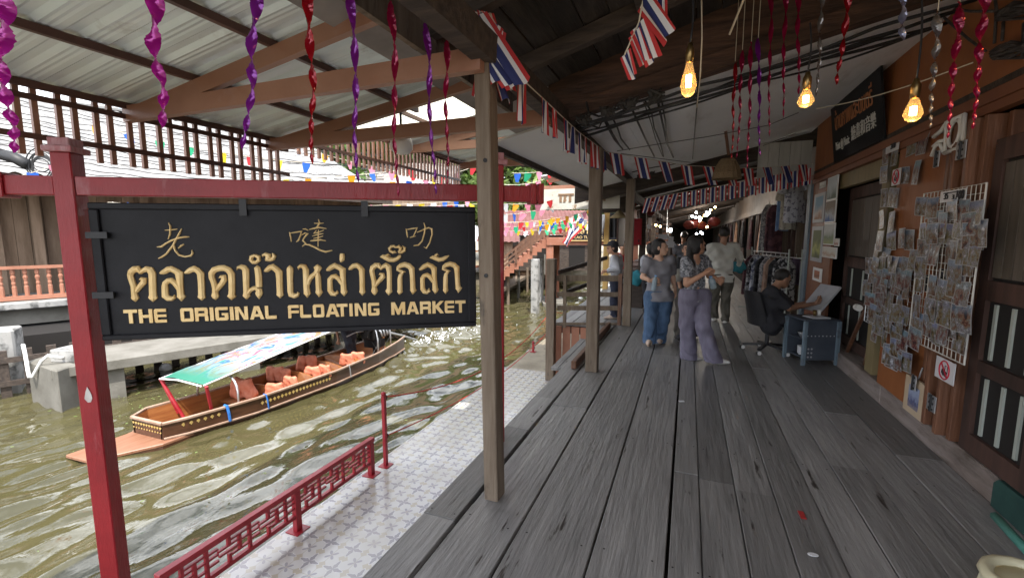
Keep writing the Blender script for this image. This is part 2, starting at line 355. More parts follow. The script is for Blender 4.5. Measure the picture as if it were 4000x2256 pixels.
# ================================================================ ground, water, decks
WZ, PZ = -1.5, -1.0
b = MB(); b.bb((-150, -60, -2.62), (150, 250, -2.6)); tag(b.build('ground', M['concwet']), kind='structure')
def water():
    xs = np.concatenate([np.arange(-60, -16, 2.), np.arange(-16, -9, .08), np.arange(-9, -2.2, .042), np.arange(-2.2, 2.5, .5)]); ys = np.concatenate([np.arange(-20, 0, 1.), np.arange(0, 14, .06), np.arange(14, 26, .09), np.arange(26, 90, 2.)])
    X, Y = np.meshgrid(xs, ys, indexing='ij'); Z = np.zeros_like(X); rg = np.random.RandomState(3)
    for k in range(44):
        lam = .3*2.2**(rg.rand()*1.7); an = rad(-9)+rg.randn()*.36; kx, ky = math.cos(an)*2*math.pi/lam, math.sin(an)*2*math.pi/lam
        ph = rg.rand()*6.28; Z += .0056*lam*np.sin(kx*X+ky*Y+ph+1.6*np.sin(.9*X+.6*Y+k)+.8*np.sin(2.1*Y-1.3*X+2*k))
    # bow wave and the wake behind the boat's stern
    d = np.hypot((X+7.2), (Y-11.5)/2.2); Z += .05*np.exp(-(d/1.3)**2)*np.sin(9*X+4*np.sin(5*Y))
    d = np.abs(X+6.35-.28*(Y-4.5)*0); Z += .03*np.exp(-((X+6.2)/.35)**2)*np.clip((Y-3)/4, 0, 1)*np.sin(7*Y+3*np.sin(3*Y))*(Y < 13)
    Z *= np.where((X > -16) & (Y > 0) & (Y < 26), 1, .3)
    b = MB(); b.grid(np.stack([X, Y, Z+WZ], -1)); return b.build('water', M['water'], smooth=True)
tag(water(), kind='structure')
# foam: small raised flecks of white water along the hull and the wake
b = MB(); rg = random.Random(5)
for k in range(150):
    if k < 150:
        y = 10.4+abs(rg.gauss(0, 2.2)); x = -7.1+.12*(y-10)+rg.gauss(0, .25+.1*(y-10)); s = rg.uniform(.01, .034)
    elif k < 285:
        y = rg.uniform(4.2, 10.6); x = -6.58+.1*rg.random()+abs(rg.gauss(0, .1+.06*(y-4))); s = rg.uniform(.008, .026)
    else:
        y = rg.uniform(3.6, 5.0); x = -6.8+rg.gauss(0, .12); s = rg.uniform(.01, .035)
    z = WZ+.045; n = 7; a0 = rg.random()*6
    pts = [(x+s*rg.uniform(.5, 1)*math.cos(a0+2*math.pi*i/n)*.6, y+s*rg.uniform(.6, 1.3)*math.sin(a0+2*math.pi*i/n)*1.7, z+rg.uniform(-.02, .02)) for i in range(n)]
    b.add(pts+[(x, y, z+.03)], [(i, (i+1) % n, n) for i in range(n)])
tag(b.build('wake_foam', M['foam'], smooth=True), 'white flecks of foam and wake churned up along the wooden boat', 'foam', kind='stuff')
b = MB(); rg = random.Random(9); 
for k in range(260):
    if k < 170: x, y = -9.2+rg.gauss(0, .7)+.0, 4+abs(rg.gauss(0, 3.5)); x += .4*(y-4)
    else: x, y = rg.uniform(-10, -4), rg.uniform(2, 20)
    s = rg.uniform(.012, .035); a = rg.random()*6; z = WZ+.06
    b.quad(*[(x+s*math.cos(a+i*1.57)*(1 if i % 2 else .6), y+s*math.sin(a+i*1.57)*(1 if i % 2 else .6), z) for i in range(4)])
tag(b.build('floating_leaves', mat('duckweed green', (.09, .15, .03), (.15, .17, .06), scale=3, rough=.6)), 'tiny green and yellow leaves drifting on the brown canal water', 'leaves', kind='stuff')
# boardwalk
xs = [-1.36, -1.135, -.79, -.385, -.03, .13, .34, .555, .77, .98, 1.2, 1.46, 1.745]
gap = [.02, .026, .016, .011, .017, .005, .005, .005, .005, .005, .005, .005, .01]
b = MB(); rg = random.Random(2)
def plank(x0, x1, y0, y1):
    w = rg.uniform(-.004, .004); n = max(2, int((y1-y0)/.5)); e = .004
    prof = lambda y, zo: [(x0, y, -.05), (x0, y, zo-e), (x0+e, y, zo), (x1-e, y, zo), (x1, y, zo-e), (x1, y, -.05)]
    ring = [prof(y0+(y1-y0)*i/n, w+rg.uniform(-.0015, .0015)) for i in range(n+1)]
    vs = [p for r in ring for p in r]; k = 6
    fs = [(i*k+j, i*k+(j+1) % k, (i+1)*k+(j+1) % k, (i+1)*k+j) for i in range(n) for j in range(k)]+[tuple(range(k)), tuple(n*k+j for j in range(k))]
    b.add(vs, fs)
joints = {0: [2.05, 3.3, 4.05, 6.6], 1: [2.22, 3.9, 7.7], 2: [5.2, 9], 3: [6.1], 4: [3.05, 7.4], 5: [3.02, 7.1], 6: [2.95, 8.1], 7: [5.2]}
for i in range(12):
    ys = [-2.5]+joints.get(i, [rg.uniform(3, 6), rg.uniform(8, 12)])+[16, 24, 34, 46]
    for y0, y1 in zip(ys, ys[1:]): plank(xs[i]+gap[i]/2, xs[i+1]-gap[i+1]/2, y0+.003, y1-.003)
x = -2.25
for i in range(5):            # side terrace boards beyond the steps
    plank(x+.004, x+.174, 7.75, 24); x += .178
b.bb((-1.33, -2.5, -.2), (1.74, 46, -.12), mi=1); b.bb((-2.22, 7.8, -.2), (-1.34, 24, -.12), mi=1)  # dark sheets put below the boards, colouring in the shade seen through gaps
for y in np.arange(-2, 30, 1.35): b.bb((-1.34, y, -.12), (1.7, y+.1, -.052), mi=1)
for i in range(12):
    for y in np.arange(-2, 22, 1.35):
        for f in (.16, .84):
            xx, yy = xs[i]+(xs[i+1]-xs[i])*f+rg.uniform(-.01, .01), y+.05+rg.uniform(-.02, .02); b.add([(xx+.0055*math.cos(a), yy+.0055*math.sin(a), .0075) for a in np.linspace(0, 6.283, 8)[:-1]], [tuple(range(7))], 1)
tag(b.build('boardwalk', [M['plank'], M['under']]), kind='structure')
# tiled landing and concrete path beside the canal
b = MB(); b.bb((-3.2, -3, PZ-.16), (-1.3, 7.9, PZ)); tag(b.build('tiled_path', [M['tile']]), kind='structure')
b = MB(); b.bb((-3.23, 7.905, PZ-.2), (-1.3, 26, PZ-.006)); tag(b.build('concrete_path', M['concwet']), kind='structure')
b = MB()
for y in np.arange(-2.5, 26, 1.6):
    for x in (-3.0, -1.6): b.bb((x-.1, y-.1, -2.6), (x+.1, y+.1, PZ-.17))
b.bb((-3.19, -3, PZ-.21), (-3.1, 26, PZ-.165)); tag(b.build('landing_piles', M['conc']), 'concrete piles holding up the tiled landing over the canal', 'piles', kind='structure')
# board skirt below the boardwalk edge
b = MB()
for k, y in enumerate(np.arange(-2.5, 7.6, .2)): b.bb((-1.352, y+.003, PZ+.01), (-1.33, y+.197, -.06))
t = thing('deck_skirt', 'dark upright boards closing the side of the boardwalk above the tiles', 'skirting', (-1.34, 3, PZ)); b.build('board', M['darkwood'], t)
b = MB()
for k in range(7): x = -2.2+k*.162; b.bb((x, 7.69, PZ+.005), (x+.142, 7.715, -.055))
b.build('picket', M['terracotta'], thing('picket_screen', 'orange vertical boards below the wooden railing, beside the concrete path', 'picket fence', (-1.7, 7.7, PZ)))
# kerb beam along the shop fronts
b = MB()
for y0, y1 in ((-2, 5.05), (5.06, 9)): b.bb((1.742, y0, -.25), (2.02, y1, .166))
t = thing('threshold_beam', 'worn grey wooden kerb beam running along the foot of the shops', 'kerb', (1.85, 4, 0)); b.build('beam', M['curb'], t, bevel=.012)
b = MB(); b.bb((1.93, -2, .168), (1.99, 8.2, .2)); b.build('door_track', M['darkwood'], t)
# ================================================================ market roof over the boardwalk
ROOF = lambda x: 2.6+.22*(x+1.0)
t = thing('market_roof', 'sloping roof over the boardwalk, white boarded ceiling with dark timbers', 'roof', (0, 4, 2.6))
def sloped(b, x0, x1, y0, y1, zf, th=.02, mi=0):
    b.slab([(x0, y0, zf(x0)), (x1, y0, zf(x1)), (x1, y1, zf(x1)), (x0, y1, zf(x0))], (0, 0, th), mi)
b = MB(); xs_ = [-1.78, -.62, .6, 1.76]; ys_ = [4.0, 5.22, 6.44, 7.66, 8.9]
for x0, x1 in zip(xs_, xs_[1:]):
    for y0, y1 in zip(ys_, ys_[1:]): sloped(b, x0+.002, x1-.002, y0+.002, y1-.002, ROOF)
b.build('ceiling_panel', M['ceil'], t)
b = MB(); near = lambda x: 2.86+.29*(x+1.2)
x = -1.62
while x < 1.9: sloped(b, x, x+.17, -1.2, 3.92, lambda q: near(q)+(.0 if int(x*50) % 2 else .012), .02); x += .178
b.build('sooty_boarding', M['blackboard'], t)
b = MB()
for y in (-.4, .8, 2.35, 3.25): b.bar((-1.55, y, near(-1.55)-.06), (1.8, y, near(1.8)-.06), .07, .11)
for x in (-.35, .75): b.bar((x, -1.2, near(x)-.05), (x, 3.9, near(x)-.05), .06, .08)
b.build('rafter', M['darkwood'], t)
b = MB(); b.bar((-1.2, 3.95, ROOF(-1.2)+.03), (1.75, 3.95, ROOF(1.75)+.03), .13, .12); b.slab([(-1.2, 3.93, 2.6), (1.74, 3.93, 3.24), (1.74, 3.93, 3.75), (-1.2, 3.93, 3.0)], (0, .03, 0)); b.build('cross_beam', mat('reddish old beam', (.03, .016, .01), (.1, .05, .03), scale=4, st=(.6, 5, 5), rough=.8, bump=.4), t)
b = MB(); b.bar((-1.05, -2, 2.56), (-1.05, 8.9, 2.56), .1, .15); b.build('wall_plate', M['darkwood'], t)
b = MB(); b.bar((-1.78, 4, 2.42), (-1.78, 8.9, 2.42), .04, .1); b.build('eave_board', M['darkwood'], t)
b = MB(); b.bar((-1.42, -1.5, 2.66), (-1.42, 3.6, 2.66), .035, .16); b.build('fascia_board', M['post'], t)
b = MB(); sloped(b, -2.0, 4.7, -1.3, 8.8, lambda x: near(x)+.16, .04); b.build('roof_covering', M['roofdark'], t)
# farther roofs along the walkway
for k, (y0, y1, dz) in enumerate(((8.72, 15.5, -.13), (15.6, 24, -.2), (24.1, 46, -.28))):
    t2 = None
    t2 = thing('market_roof', ['dim sloping ceiling over the boardwalk beyond the first hanging flags', 'second dark ceiling farther along the boardwalk, hung with lights', 'farthest dark ceiling at the end of the boardwalk'][k], 'roof', (0, y0, 2.5), group='far walkway roofs')
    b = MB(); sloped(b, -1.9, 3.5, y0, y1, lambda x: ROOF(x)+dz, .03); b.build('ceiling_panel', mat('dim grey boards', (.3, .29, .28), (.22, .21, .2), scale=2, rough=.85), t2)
    b = MB()
    for y in np.arange(y0, y1, 1.6): b.bar((-1.6, y+.05, ROOF(-1.6)+dz-.05), (2.0, y+.05, ROOF(2.0)+dz-.05), .07, .1)
    b.build('rafter', M['darkwood'], t2)
    b = MB(); b.slab([(-2.1, y0-.02, ROOF(-2.1)+dz-.06), (3.6, y0-.02, ROOF(3.6)+dz-.06), (3.6, y0-.02, ROOF(3.6)+dz+.5), (-2.1, y0-.02, ROOF(-2.1)+dz+.5)], (0, .015, 0)); b.build('end_board', M['darkwood'], t2)
    b = MB(); b.bar((-1.0, y0, 2.42+dz), (-1.0, y1, 2.42+dz), .1, .14); b.build('wall_plate', M['darkwood'], t2)
# ================================================================ posts of the boardwalk
def post(name, label, x, y, w, d, z1, lean=(0, 0), m='post', z0=0.0, grp='timber posts of the boardwalk'):
    b = MB(); vs = []
    for z in (z0, (z0+z1)/2, z1):
        f = (z-z0)/(z1-z0); vs.append([(x+lean[0]*f+sx*w/2, y+lean[1]*f+sy*d/2, z) for sx, sy in ((-1, -1), (1, -1), (1, 1), (-1, 1))])
    b.add([p for r in vs for p in r], [(i*4+j, i*4+(j+1) % 4, (i+1)*4+(j+1) % 4, (i+1)*4+j) for i in range(2) for j in range(4)]+[(3, 2, 1, 0), (8, 9, 10, 11)])
    o = b.build(name, M[m], bevel=.006); return tag(o, label, 'post', grp)
p1 = post('timber_post', 'nearest square timber post of the boardwalk, in front of the black sign', -1.03, 2.34, .088, .115, 2.6, (-.045, 0))
post('timber_post', 'second square timber post, dark brown, beside the woman in jeans', -.985, 5.07, .135, .13, 2.52)
post('timber_post', 'third square timber post, pale grey, behind the wooden railing', -.945, 7.9, .135, .13, 2.5)
for k, y in enumerate((10.9, 14.2, 18, 22, 27)): post('timber_post', 'dark timber post at the stall side deeper along the boardwalk, '+['nearest of five', 'second of five', 'third of five', 'fourth of five', 'farthest of five'][k], -1.0, y, .14, .14, 2.4, m='darkwood', grp='far timber posts')
b = MB()
for z in (1.35, 1.98): b.lathe([(.0, 0), (.012, 0), (.012, .006), (0, .008)], 10, c=(-1.05+.0, 2.34-.058, z), M=np.array([[1, 0, 0], [0, 0, -1], [0, 1, 0]]))
b.build('bolt', M['iron'], p1)
# low rail on the deck edge by the steps
b = MB(); b.bar((-1.2, 5.05, .05), (-1.2, 7.6, .05), .06, .1); tag(b.build('toe_rail', M['brownwood'], bevel=.008), 'low dark brown rail on the deck edge between two timber posts', 'rail')
b = MB(); b.bb((-1.52, 5.55, -.2), (-1.42, 7.3, -.16)); b.bb((-1.62, 5.55, -.2), (-1.53, 7.3, -.16)); tag(b.build('side_step', M['plank']), 'grey plank step fixed outside the deck edge below the toe rail', 'step')
# wooden railing at the side terrace
t = thing('wooden_railing', 'weathered open railing of rough boards, closing the side terrace', 'railing', (-1.6, 7.7, 0))
for (z0, z1, nm) in ((.77, .87, 'top_rail'), (.5, .58, 'rail'), (.26, .34, 'rail'), (.0, .04, 'rail')):
    b = MB(); b.bar((-2.3 if z0 > .7 else -2.1, 7.52, (z0+z1)/2), (-1.06, 7.9, (z0+z1)/2), .045, z1-z0); b.build(nm, M['post'], t, bevel=.004)
b = MB(); b.bb((-1.1, 7.85, -.03), (-1.04, 7.93, .9)); b.build('end_post', M['brownwood'], t)
b = MB(); b.bb((-2.0, 7.55, -.05), (-1.95, 7.61, .86)); b.build('post', M['post'], t)
for z in (.52, .92): b = MB(); b.bar((-2.1, 7.6, z), (-1.5, 9.0, z+.2), .04, .07); b.build('side_rail', M['darkwood'], t)
post('railing_post', 'tall grey square post standing on the path at the railing corner', -2.2, 7.5, .15, .15, 1.16, m='post', z0=PZ, grp=None)
# ================================================================ canopy over the landing
CAN = lambda x: 2.575+.155*(x+4.0)
def sheet(b, x0, x1, y0, y1, zf, per=.21, mi=0):
    prof = [(0, 0), (.03, .022), (.075, .022), (.105, 0), (.125, .004), (.14, 0), (.16, .004), (.175, 0), (per, 0)]
    ys = []; y = y0
    while y < y1: ys += [(min(y+a, y1), h) for a, h in prof[:-1]]; y += per
    ys.append((y1, 0)); b.grid([[(x, yy, zf(x)+h) for yy, h in ys] for x in (x0, x1)], mi)
def truss(b, y, dz, xe=-4.06, xw=-1.05, w=.055, h=.115):
    b.bar((xe, y, 2.49+dz), (xw, y, 2.49+dz), w, h, up=(0, 0, 1)); b.bar((xe+.1, y+.002, CAN(xe+.1)+dz-.1), (-1.4, y+.002, CAN(-1.4)+dz-.1), w*.9, h*.9)
def canopy(label, y0, y1, dz, ty, xe=-4.15, group='canopies over the landing'):
    t = thing('metal_canopy', label, 'canopy', (-2.7, (y0+y1)/2, 2.5+dz), group)
    b = MB(); sheet(b, xe, -1.45, y0, y1, lambda x: CAN(x)+dz); b.build('roof_sheet', M['sheet'], t)
    for x in (-4.02, -3.27, -2.52, -1.77):
        if x < xe: continue
        b = MB(); b.bar((x, y0, CAN(x)+dz-.025), (x, y1, CAN(x)+dz-.025), .035, .045); b.build('purlin', M['purlin'], t)
    for y in ty:
        b = MB(); truss(b, y, dz, max(xe+.08, -4.06)); b.build('truss', M['steelpaint'], t)
    return t
c1 = canopy('corrugated metal canopy above the black sign, on brown steel trusses', -1.2, 3.9, 0, (.1, 2.25, 3.5))
c2 = canopy('second, higher corrugated canopy behind the first, with a bright clear panel', 5.55, 7.95, .37, (5.96, 7.7))
b = MB(); sheet(b, -4.15, -1.45, 4.75, 5.55, lambda x: CAN(x)+.37); b.build('skylight_panel', M['skylight'], c2)
b = MB(); sheet(b, -4.15, -1.45, 3.98, 4.75, lambda x: CAN(x)+.37); b.build('roof_sheet', M['sheet'], c2)
b = MB(); 
for x in (-3.27, -2.52, -1.77): b.bar((x, 3.98, CAN(x)+.345), (x, 5.55, CAN(x)+.345), .035, .045)
b.build('purlin', M['purlin'], c2)
c3_ = canopy('low farthest canopy past the second post, with a faded white signboard', 9.2, 14.5, .05, (9.3, 11, 12.7), xe=-3.0)
b = MB(); b.bar((-3.0, 9.15, 2.3), (-1.3, 9.15, 2.3), .03, .42); bo = b.build('signboard', mat('faded white signboard', (.62, .6, .54), (.5, .47, .4), scale=3, dirt=(.3, .2, .12), dscale=5, dlo=.58, dhi=.64), c3_)
b = MB()
for k, x in enumerate((-2.5, -2.42, -2.3, -1.95, -1.85, -1.72, -1.6)): b.bar((x, 9.13, 2.24), (x+.02*(k % 2), 9.13, 2.38), .05, .012, up=(0, 1, 0)); 
b.bar((-2.55, 9.13, 2.39), (-2.22, 9.13, 2.39), .012, .04); b.bar((-2.0, 9.13, 2.36), (-1.55, 9.13, 2.36), .012, .05); b.build('faded_lettering', mat('brown worn lettering', (.24, .15, .09), rough=.8), c3_)
def lattice(name, label, X, y0, y1, z0, z1, zr, step):
    t = thing(name, label, 'lattice', (X, (y0+y1)/2, z0), 'slatted screens under the canopy eaves')
    y = y0; k = 0; b = MB()
    while y < y1: b.bb((X-.014, y-.016, z0), (X+.014, y+.016, z1)); y += step[k % 2]; k += 1
    b.build('slats', M['steelpaint'], t)
    for z in zr: b = MB(); b.bb((X+.015, y0-.03, z-.018), (X+.037, y1, z+.018)); b.build('rail', M['purlin'], t)
lattice('slatted_screen', 'brown slatted screen hanging under the eave of the near canopy', -4.06, -1.1, 3.72, 2.1, 2.53, (2.47, 2.22), (.085, .125))
lattice('slatted_screen', 'smaller looking brown slatted screen under the second canopy, against the trees', -4.12, 3.95, 7.75, 2.47, 2.96, (2.9, 2.6), (.1, .1))
# roof outlines overhead: lamp under canopy
t = thing('canopy_lamp', 'round white lamp hanging under the second canopy', 'lamp', onx(1568, 570, -2.6)); p = onx(1568, 562, -2.6)
b = MB(); b.lathe([(.0, .0), (.07, .01), (.105, .05), (.11, .1), (.09, .16), (.03, .2), (0, .2)], 16, c=p-V(0, 0, .1)); b.build('shade', M['white'], t, smooth=True)
b = MB(); b.tube([p+V(0, 0, .09), p+V(0, 0, .33)], .012); b.build('stem', M['iron'], t)
# ================================================================ shop houses on the right
t = thing('shop_house', 'orange painted timber shop front with folding doors and a black signboard', 'shop', (1.8, 5, 0))
X0 = 1.75
b = MB()
ys = [-1.3, .2, 1.3, 2.4, 3.3, 4.1, 4.7, 5.5, 6.2, 7.0, 7.7, 8.25]
for y0, y1 in zip(ys, ys[1:]): b.bb((X0, y0+.003, 2.47), (X0+.03, y1-.003, 3.8))
b.build('fascia_wall', M['orange'], t)
b = MB(); b.bb((X0-.035, -2, 2.40), (X0+.05, 8.25, 2.475)); b.bb((X0-.02, -2, 2.34), (X0+.04, 8.25, 2.398)); b.build('lintel', M['rustpanel'], t)
b = MB(); b.bb((X0-.012, -2, 2.49), (X0-.0005, 8.2, 2.53)); b.build('moulding', M['darkwood'], t)
b = MB(); b.bb((X0, 4.32, .17), (X0+.03, 5.18, 2.335)); b.build('wall_panel', M['orange'], t)
b = MB()
for y0, y1 in ((7.05, 7.5), (7.51, 7.95), (7.96, 8.2)): b.bb((X0, y0, .17), (X0+.03, y1, 2.335))
b.build('wall_panel', M['rustpanel'], t)
b = MB(); b.bb((X0-.03, 8.22, 0), (X0+.17, 8.42, 2.47)); b.build('corner_post', M['bluepost'], t)
b = MB(); b.bb((X0+.03, 5.42, .17), (X0+.1, 5.62, 2.335)); b.bb((X0+.03, 5.62, 2.16), (X0+.1, 7.05, 2.335)); b.build('door_jamb', M['khaki'], t)
def leaf(label, y0, y1, x, vert=False):
    d = None
    b = MB(); w = y1-y0
    for (a0, a1, z0, z1) in ((y0, y0+.09, .2, 2.15), (y1-.09, y1, .2, 2.15), (y0+.09, y1-.09, 2.02, 2.15), (y0+.09, y1-.09, 1.18, 1.3), (y0+.09, y1-.09, .72, .8), (y0+.09, y1-.09, .2, .32)): b.bb((x, a0, z0), (x+.04, a1, z1))
    d = b.build('door_leaf', M['shopdark'], t)
    b = MB(); b.bb((x+.025, y0+.09, .3), (x+.03, y1-.09, 2.03)); b.build('backing', M['interior'], d)
    n = 3
    for k in range(n):
        y = y0+.09+(w-.18)*(k+.5)/n
        for z0, z1 in ((.34, .7), (.82, 1.16)): b = MB(); b.bb((x+.012, y-.012, z0), (x+.024, y+.012, z1)); b.build('light_slit', M['slit'], d)  # pale strips imitate light showing through slits in the dark door
    b = MB()
    for k in range(5):
        y = y0+.1+(w-.2)*k/5; b.bb((x+.008, y+.006, 1.32), (x+.022, y+(w-.2)/5-.006, 2.0))
    b.build('door_panel', mat('grey brown door panel', (.09, .075, .06), (.13, .11, .09), scale=3, st=(1, 8, .6)), d)
leaf('', 5.66, 6.98, X0+.14)
leaf('', 3.04, 3.7, X0-.03); leaf('', 2.1, 2.98, X0+.1)
# folded door leaves stacked at the panel's near side
for k, (y, x0, x1) in enumerate(((4.28, -.02, .04), (4.2, .0, .1), (4.12, -.06, .03), (4.03, .01, .12), (3.93, -.07, .03), (3.84, -.03, .1), (3.76, .05, .2))):
    b = MB(); b.bb((X0+x0, y-.024, .175), (X0+x1+.06, y+.022, 2.33)); b.build('folding_leaf', M['foldwood'], t, bevel=.004)
def hinge(y, z, w=.13, h=.12):
    b = MB(); b.bb((X0-.078, y-w/2, z-h/2), (X0-.0715, y+w/2, z+h/2)); o = b.build('hinge', M['metal'], t, bevel=.002)
    b = MB(); b.tube([(X0-.082, y, z-h/2), (X0-.082, y, z+h/2)], .008)
    for sy in (-.7, .7):
        for dz in (-.35, 0, .35): b.box((X0-.079, y+sy*w/2*.6, z+dz*h), (.004, .014, .014))
    b.build('pin', M['iron'], o)
for y, z in ((3.98, .38), (3.98, 2.14), (4.3, 2.13), (4.22, 1.22), (4.27, .44), (4.02, 1.28)): hinge(y, z, .12 if y < 4.1 else .08)
# interior shell behind the openings
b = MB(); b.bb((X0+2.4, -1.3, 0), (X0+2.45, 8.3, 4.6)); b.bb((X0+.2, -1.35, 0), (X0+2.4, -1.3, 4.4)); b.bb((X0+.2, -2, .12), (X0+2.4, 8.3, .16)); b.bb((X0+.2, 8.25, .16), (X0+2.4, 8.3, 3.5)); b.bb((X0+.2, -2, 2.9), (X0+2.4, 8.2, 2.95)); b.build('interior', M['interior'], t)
# white board gable between the two roofs
b = MB()
for k in range(5): b.bb((1.0+k*.152, 8.5, 2.45), (1.147+k*.152, 8.52, 3.05))
b.bb((-1.9, 8.9, 2.3), (3.5, 8.93, 2.62)) if False else None; b.build('gable_board', mat('whitewashed boards', (.5, .5, .48), (.38, .38, .36), scale=3, st=(4, 1, .5)), t)
# shops farther along, right-hand side
t = thing('shop_row', 'row of dark shop fronts on the right receding along the boardwalk', 'shops', (2.1, 15, 0))
b = MB(); y = 9.2; rg = random.Random(4)
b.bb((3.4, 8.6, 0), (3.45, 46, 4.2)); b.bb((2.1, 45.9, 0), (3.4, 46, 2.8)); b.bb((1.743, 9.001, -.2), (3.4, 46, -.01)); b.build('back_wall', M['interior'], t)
b = MB(); b.bar((1.95, 8.45, 2.28), (1.95, 46, 2.2), .1, .16); b.bb((1.98, 8.45, 2.34), (2.0, 46, 3.1)); b.build('beam', mat('grey brown beam', (.17, .14, .12), (.25, .21, .18), scale=3), t)
while y < 44:
    w = rg.uniform(.5, 1.5)
    b = MB()
    for k in range(int(w/.16)): b.bb((1.98+.01*(k % 2), y+k*.16, .02), (2.02, y+k*.16+.152, 2.2))
    b.build('wall_boards', M['shopdark'] if rg.random() < .6 else M['darkwood'], t); y += w+rg.uniform(.5, 1.1)
for y in (9.0, 9.9, 11.2): b = MB(); b.bb((1.9, y, 0), (2.0, y+.1, 2.25)); b.build('post', M['post'], t)
# stall fronts farther along, canal side
t = thing('stall_row', 'row of dark stalls on the canal side receding along the boardwalk', 'stalls', (-1.6, 15, 0))
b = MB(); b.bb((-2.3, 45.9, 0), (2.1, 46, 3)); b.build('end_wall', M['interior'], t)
b = MB(); y = 10.2
while y < 44:
    b.bb((-1.5, y, 1.3), (-1.46, y+1.6, 2.3)); b.bb((-1.6, y, .0), (-1.15, y+1.4, .75)); y += 2.1
b.build('stall_counter', M['shopdark'], t)
b = MB(); b.bb((-1.9, 10.1, 2.05), (-1.2, 10.14, 2.4)); b.build('header_board', M['darkwood'], t)
# ================================================================ red sign frame and the black market sign
SP, SU = V(-3.478, 1.68, 0), V(.8444, .5357, 0); SN = V(.5357, -.8444, 0)      # sign plane: origin, along, towards the viewer
def sg(s, z, n=0.0): return SP+SU*s+SN*n+V(0, 0, z)
def spix(x, y, n=0.0):
    p = onpl(x, y, SP+SN*n, SN); return float((p-SP) @ SU), float(p[2])
SM = np.array([SU, SN, V(0, 0, 1)]).T
def sbox(b, s0, s1, z0, z1, n0, n1, mi=0): return b.box(sg((s0+s1)/2, (z0+z1)/2, (n0+n1)/2), (s1-s0, n1-n0, z1-z0), M=SM, mi=mi)
t = thing('sign_gate', 'glossy red timber frame with two posts and a long beam, standing at the canal edge', 'sign frame', sg(-.1, PZ))
for s in (-.095, 2.55):
    b = MB(); sbox(b, s-.054, s+.054, WZ-.6 if s < 0 else PZ, 2.07, -.06, .06); po = b.build('post', M['red'], t, bevel=.006)
    b = MB(); sbox(b, s-.078, s+.078, 2.07, 2.105, -.084, .084); sbox(b, s-.056, s+.056, 2.105, 2.155, -.062, .062); b.build('cap', M['redworn'], po, bevel=.004)
b = MB()
for a0, a1 in ((-.72, -.15), (-.04, 2.495), (2.605, 2.89)): sbox(b, a0, a1, 1.816, 1.93, -.05, .05)
bm_ = b.build('beam', M['red'], t, bevel=.005)
for a0, a1 in ((-.74, -.4), (2.8, 2.845), (2.858, 2.9)):
    b = MB(); sbox(b, a0, a1, 1.8, 1.946, -.066, .066); b.build('end_collar', M['red'], bm_, bevel=.005)
b = MB(); a = onpl(345, 1545, SP+SN*.062, SN); pts = []
for ang, r in ((90, .055), (60, .03), (20, .024), (-30, .03), (-70, .04), (-100, .04), (-150, .032), (160, .022), (120, .03)): pts.append(a+SU*r*math.cos(rad(ang))*.8+V(0, 0, r*1.1*math.sin(rad(ang))))
b.slab(pts, SN*.0015); b.build('paint_chip', mat('bare primer', (.5, .48, .46), (.4, .36, .34), scale=20, rough=.7), KIDS[t.name][0])
# board
t = thing('market_sign', 'large black signboard with gold Thai, Chinese and English lettering hanging in the red frame', 'sign', sg(1.22, .91))
b = MB(); sbox(b, .0, 2.40, .906, 1.775, -.02, .016); bo = b.build('board', M['signblack'], t, bevel=.004)
b = MB()
for s0, s1, z0, z1 in ((0.0, 2.4, 1.735, 1.776), (0.0, 2.4, .905, .94), (0.0, .055, .9402, 1.7348), (2.345, 2.4, .9402, 1.7348)): sbox(b, s0, s1, z0, z1, .0165, .034)
b.build('frame', M['signblack'], t, bevel=.006)
for s in (.88, 1.64):
    b = MB(); sbox(b, s-.022, s+.022, 1.70, 1.806, .0345, .044); b.build('hanger', M['iron'], t)
for z in (1.575, 1.2):
    b = MB(); sbox(b, -.016, .1, z-.02, z+.02, .0345, .05); b.build('side_bracket', M['iron'], t)
def ribbon(b, pts, h, n0=.0165):
    """raised stroke with chamfered edges; pts = (s, z, width)"""
    k = len(pts); P = np.array([[p[0], p[1]] for p in pts]); w = np.array([p[2] for p in pts])
    # resample for smooth curves
    d = np.r_[0, np.cumsum(np.linalg.norm(np.diff(P, axis=0), axis=1))]
    rows = []
    for i in range(k):
        a, c = P[max(i-1, 0)], P[min(i+1, k-1)]; dr = (c-a)/(np.linalg.norm(c-a)+1e-9)
        d1 = P[i]-P[max(i-1, 0)]; nr = np.array([-dr[1], dr[0]]); mit = 1.0
        if 0 < i < k-1:
            d1 = d1/(np.linalg.norm(d1)+1e-9); mit = 1/max(.72, abs(np.dot(np.array([-d1[1], d1[0]]), nr)))
        row = []
        for q, hh in ((-.5, 0), (-.46, .55), (-.13, 1), (.13, 1), (.46, .55), (.5, 0)):
            x = P[i]+nr*q*w[i]*mit; row.append(sg(x[0], x[1], n0+h*hh*min(1, w[i]/.012)))
        rows.append(row)
    b.grid(rows); b.add(rows[0], [tuple(range(6))]); b.add(rows[-1], [tuple(range(5, -1, -1))])
def glyph(b, strokes, ox, oy, sc, h, wk):
    for st in strokes:
        pts = []
        for x, y, w in st:
            s, z = spix(ox+x/sc, oy+y/sc, .02); d = .00158*(1.0-.055*(s-1.2)/1.2) if False else None
            s2, z2 = spix(ox+(x+w)/sc, oy+y/sc, .02); s3, z3 = spix(ox+x/sc, oy+(y+w)/sc, .02)
            pts.append((s, z, wk*(abs(s2-s)+abs(z3-z))/2))
        ribbon(b, pts, h)
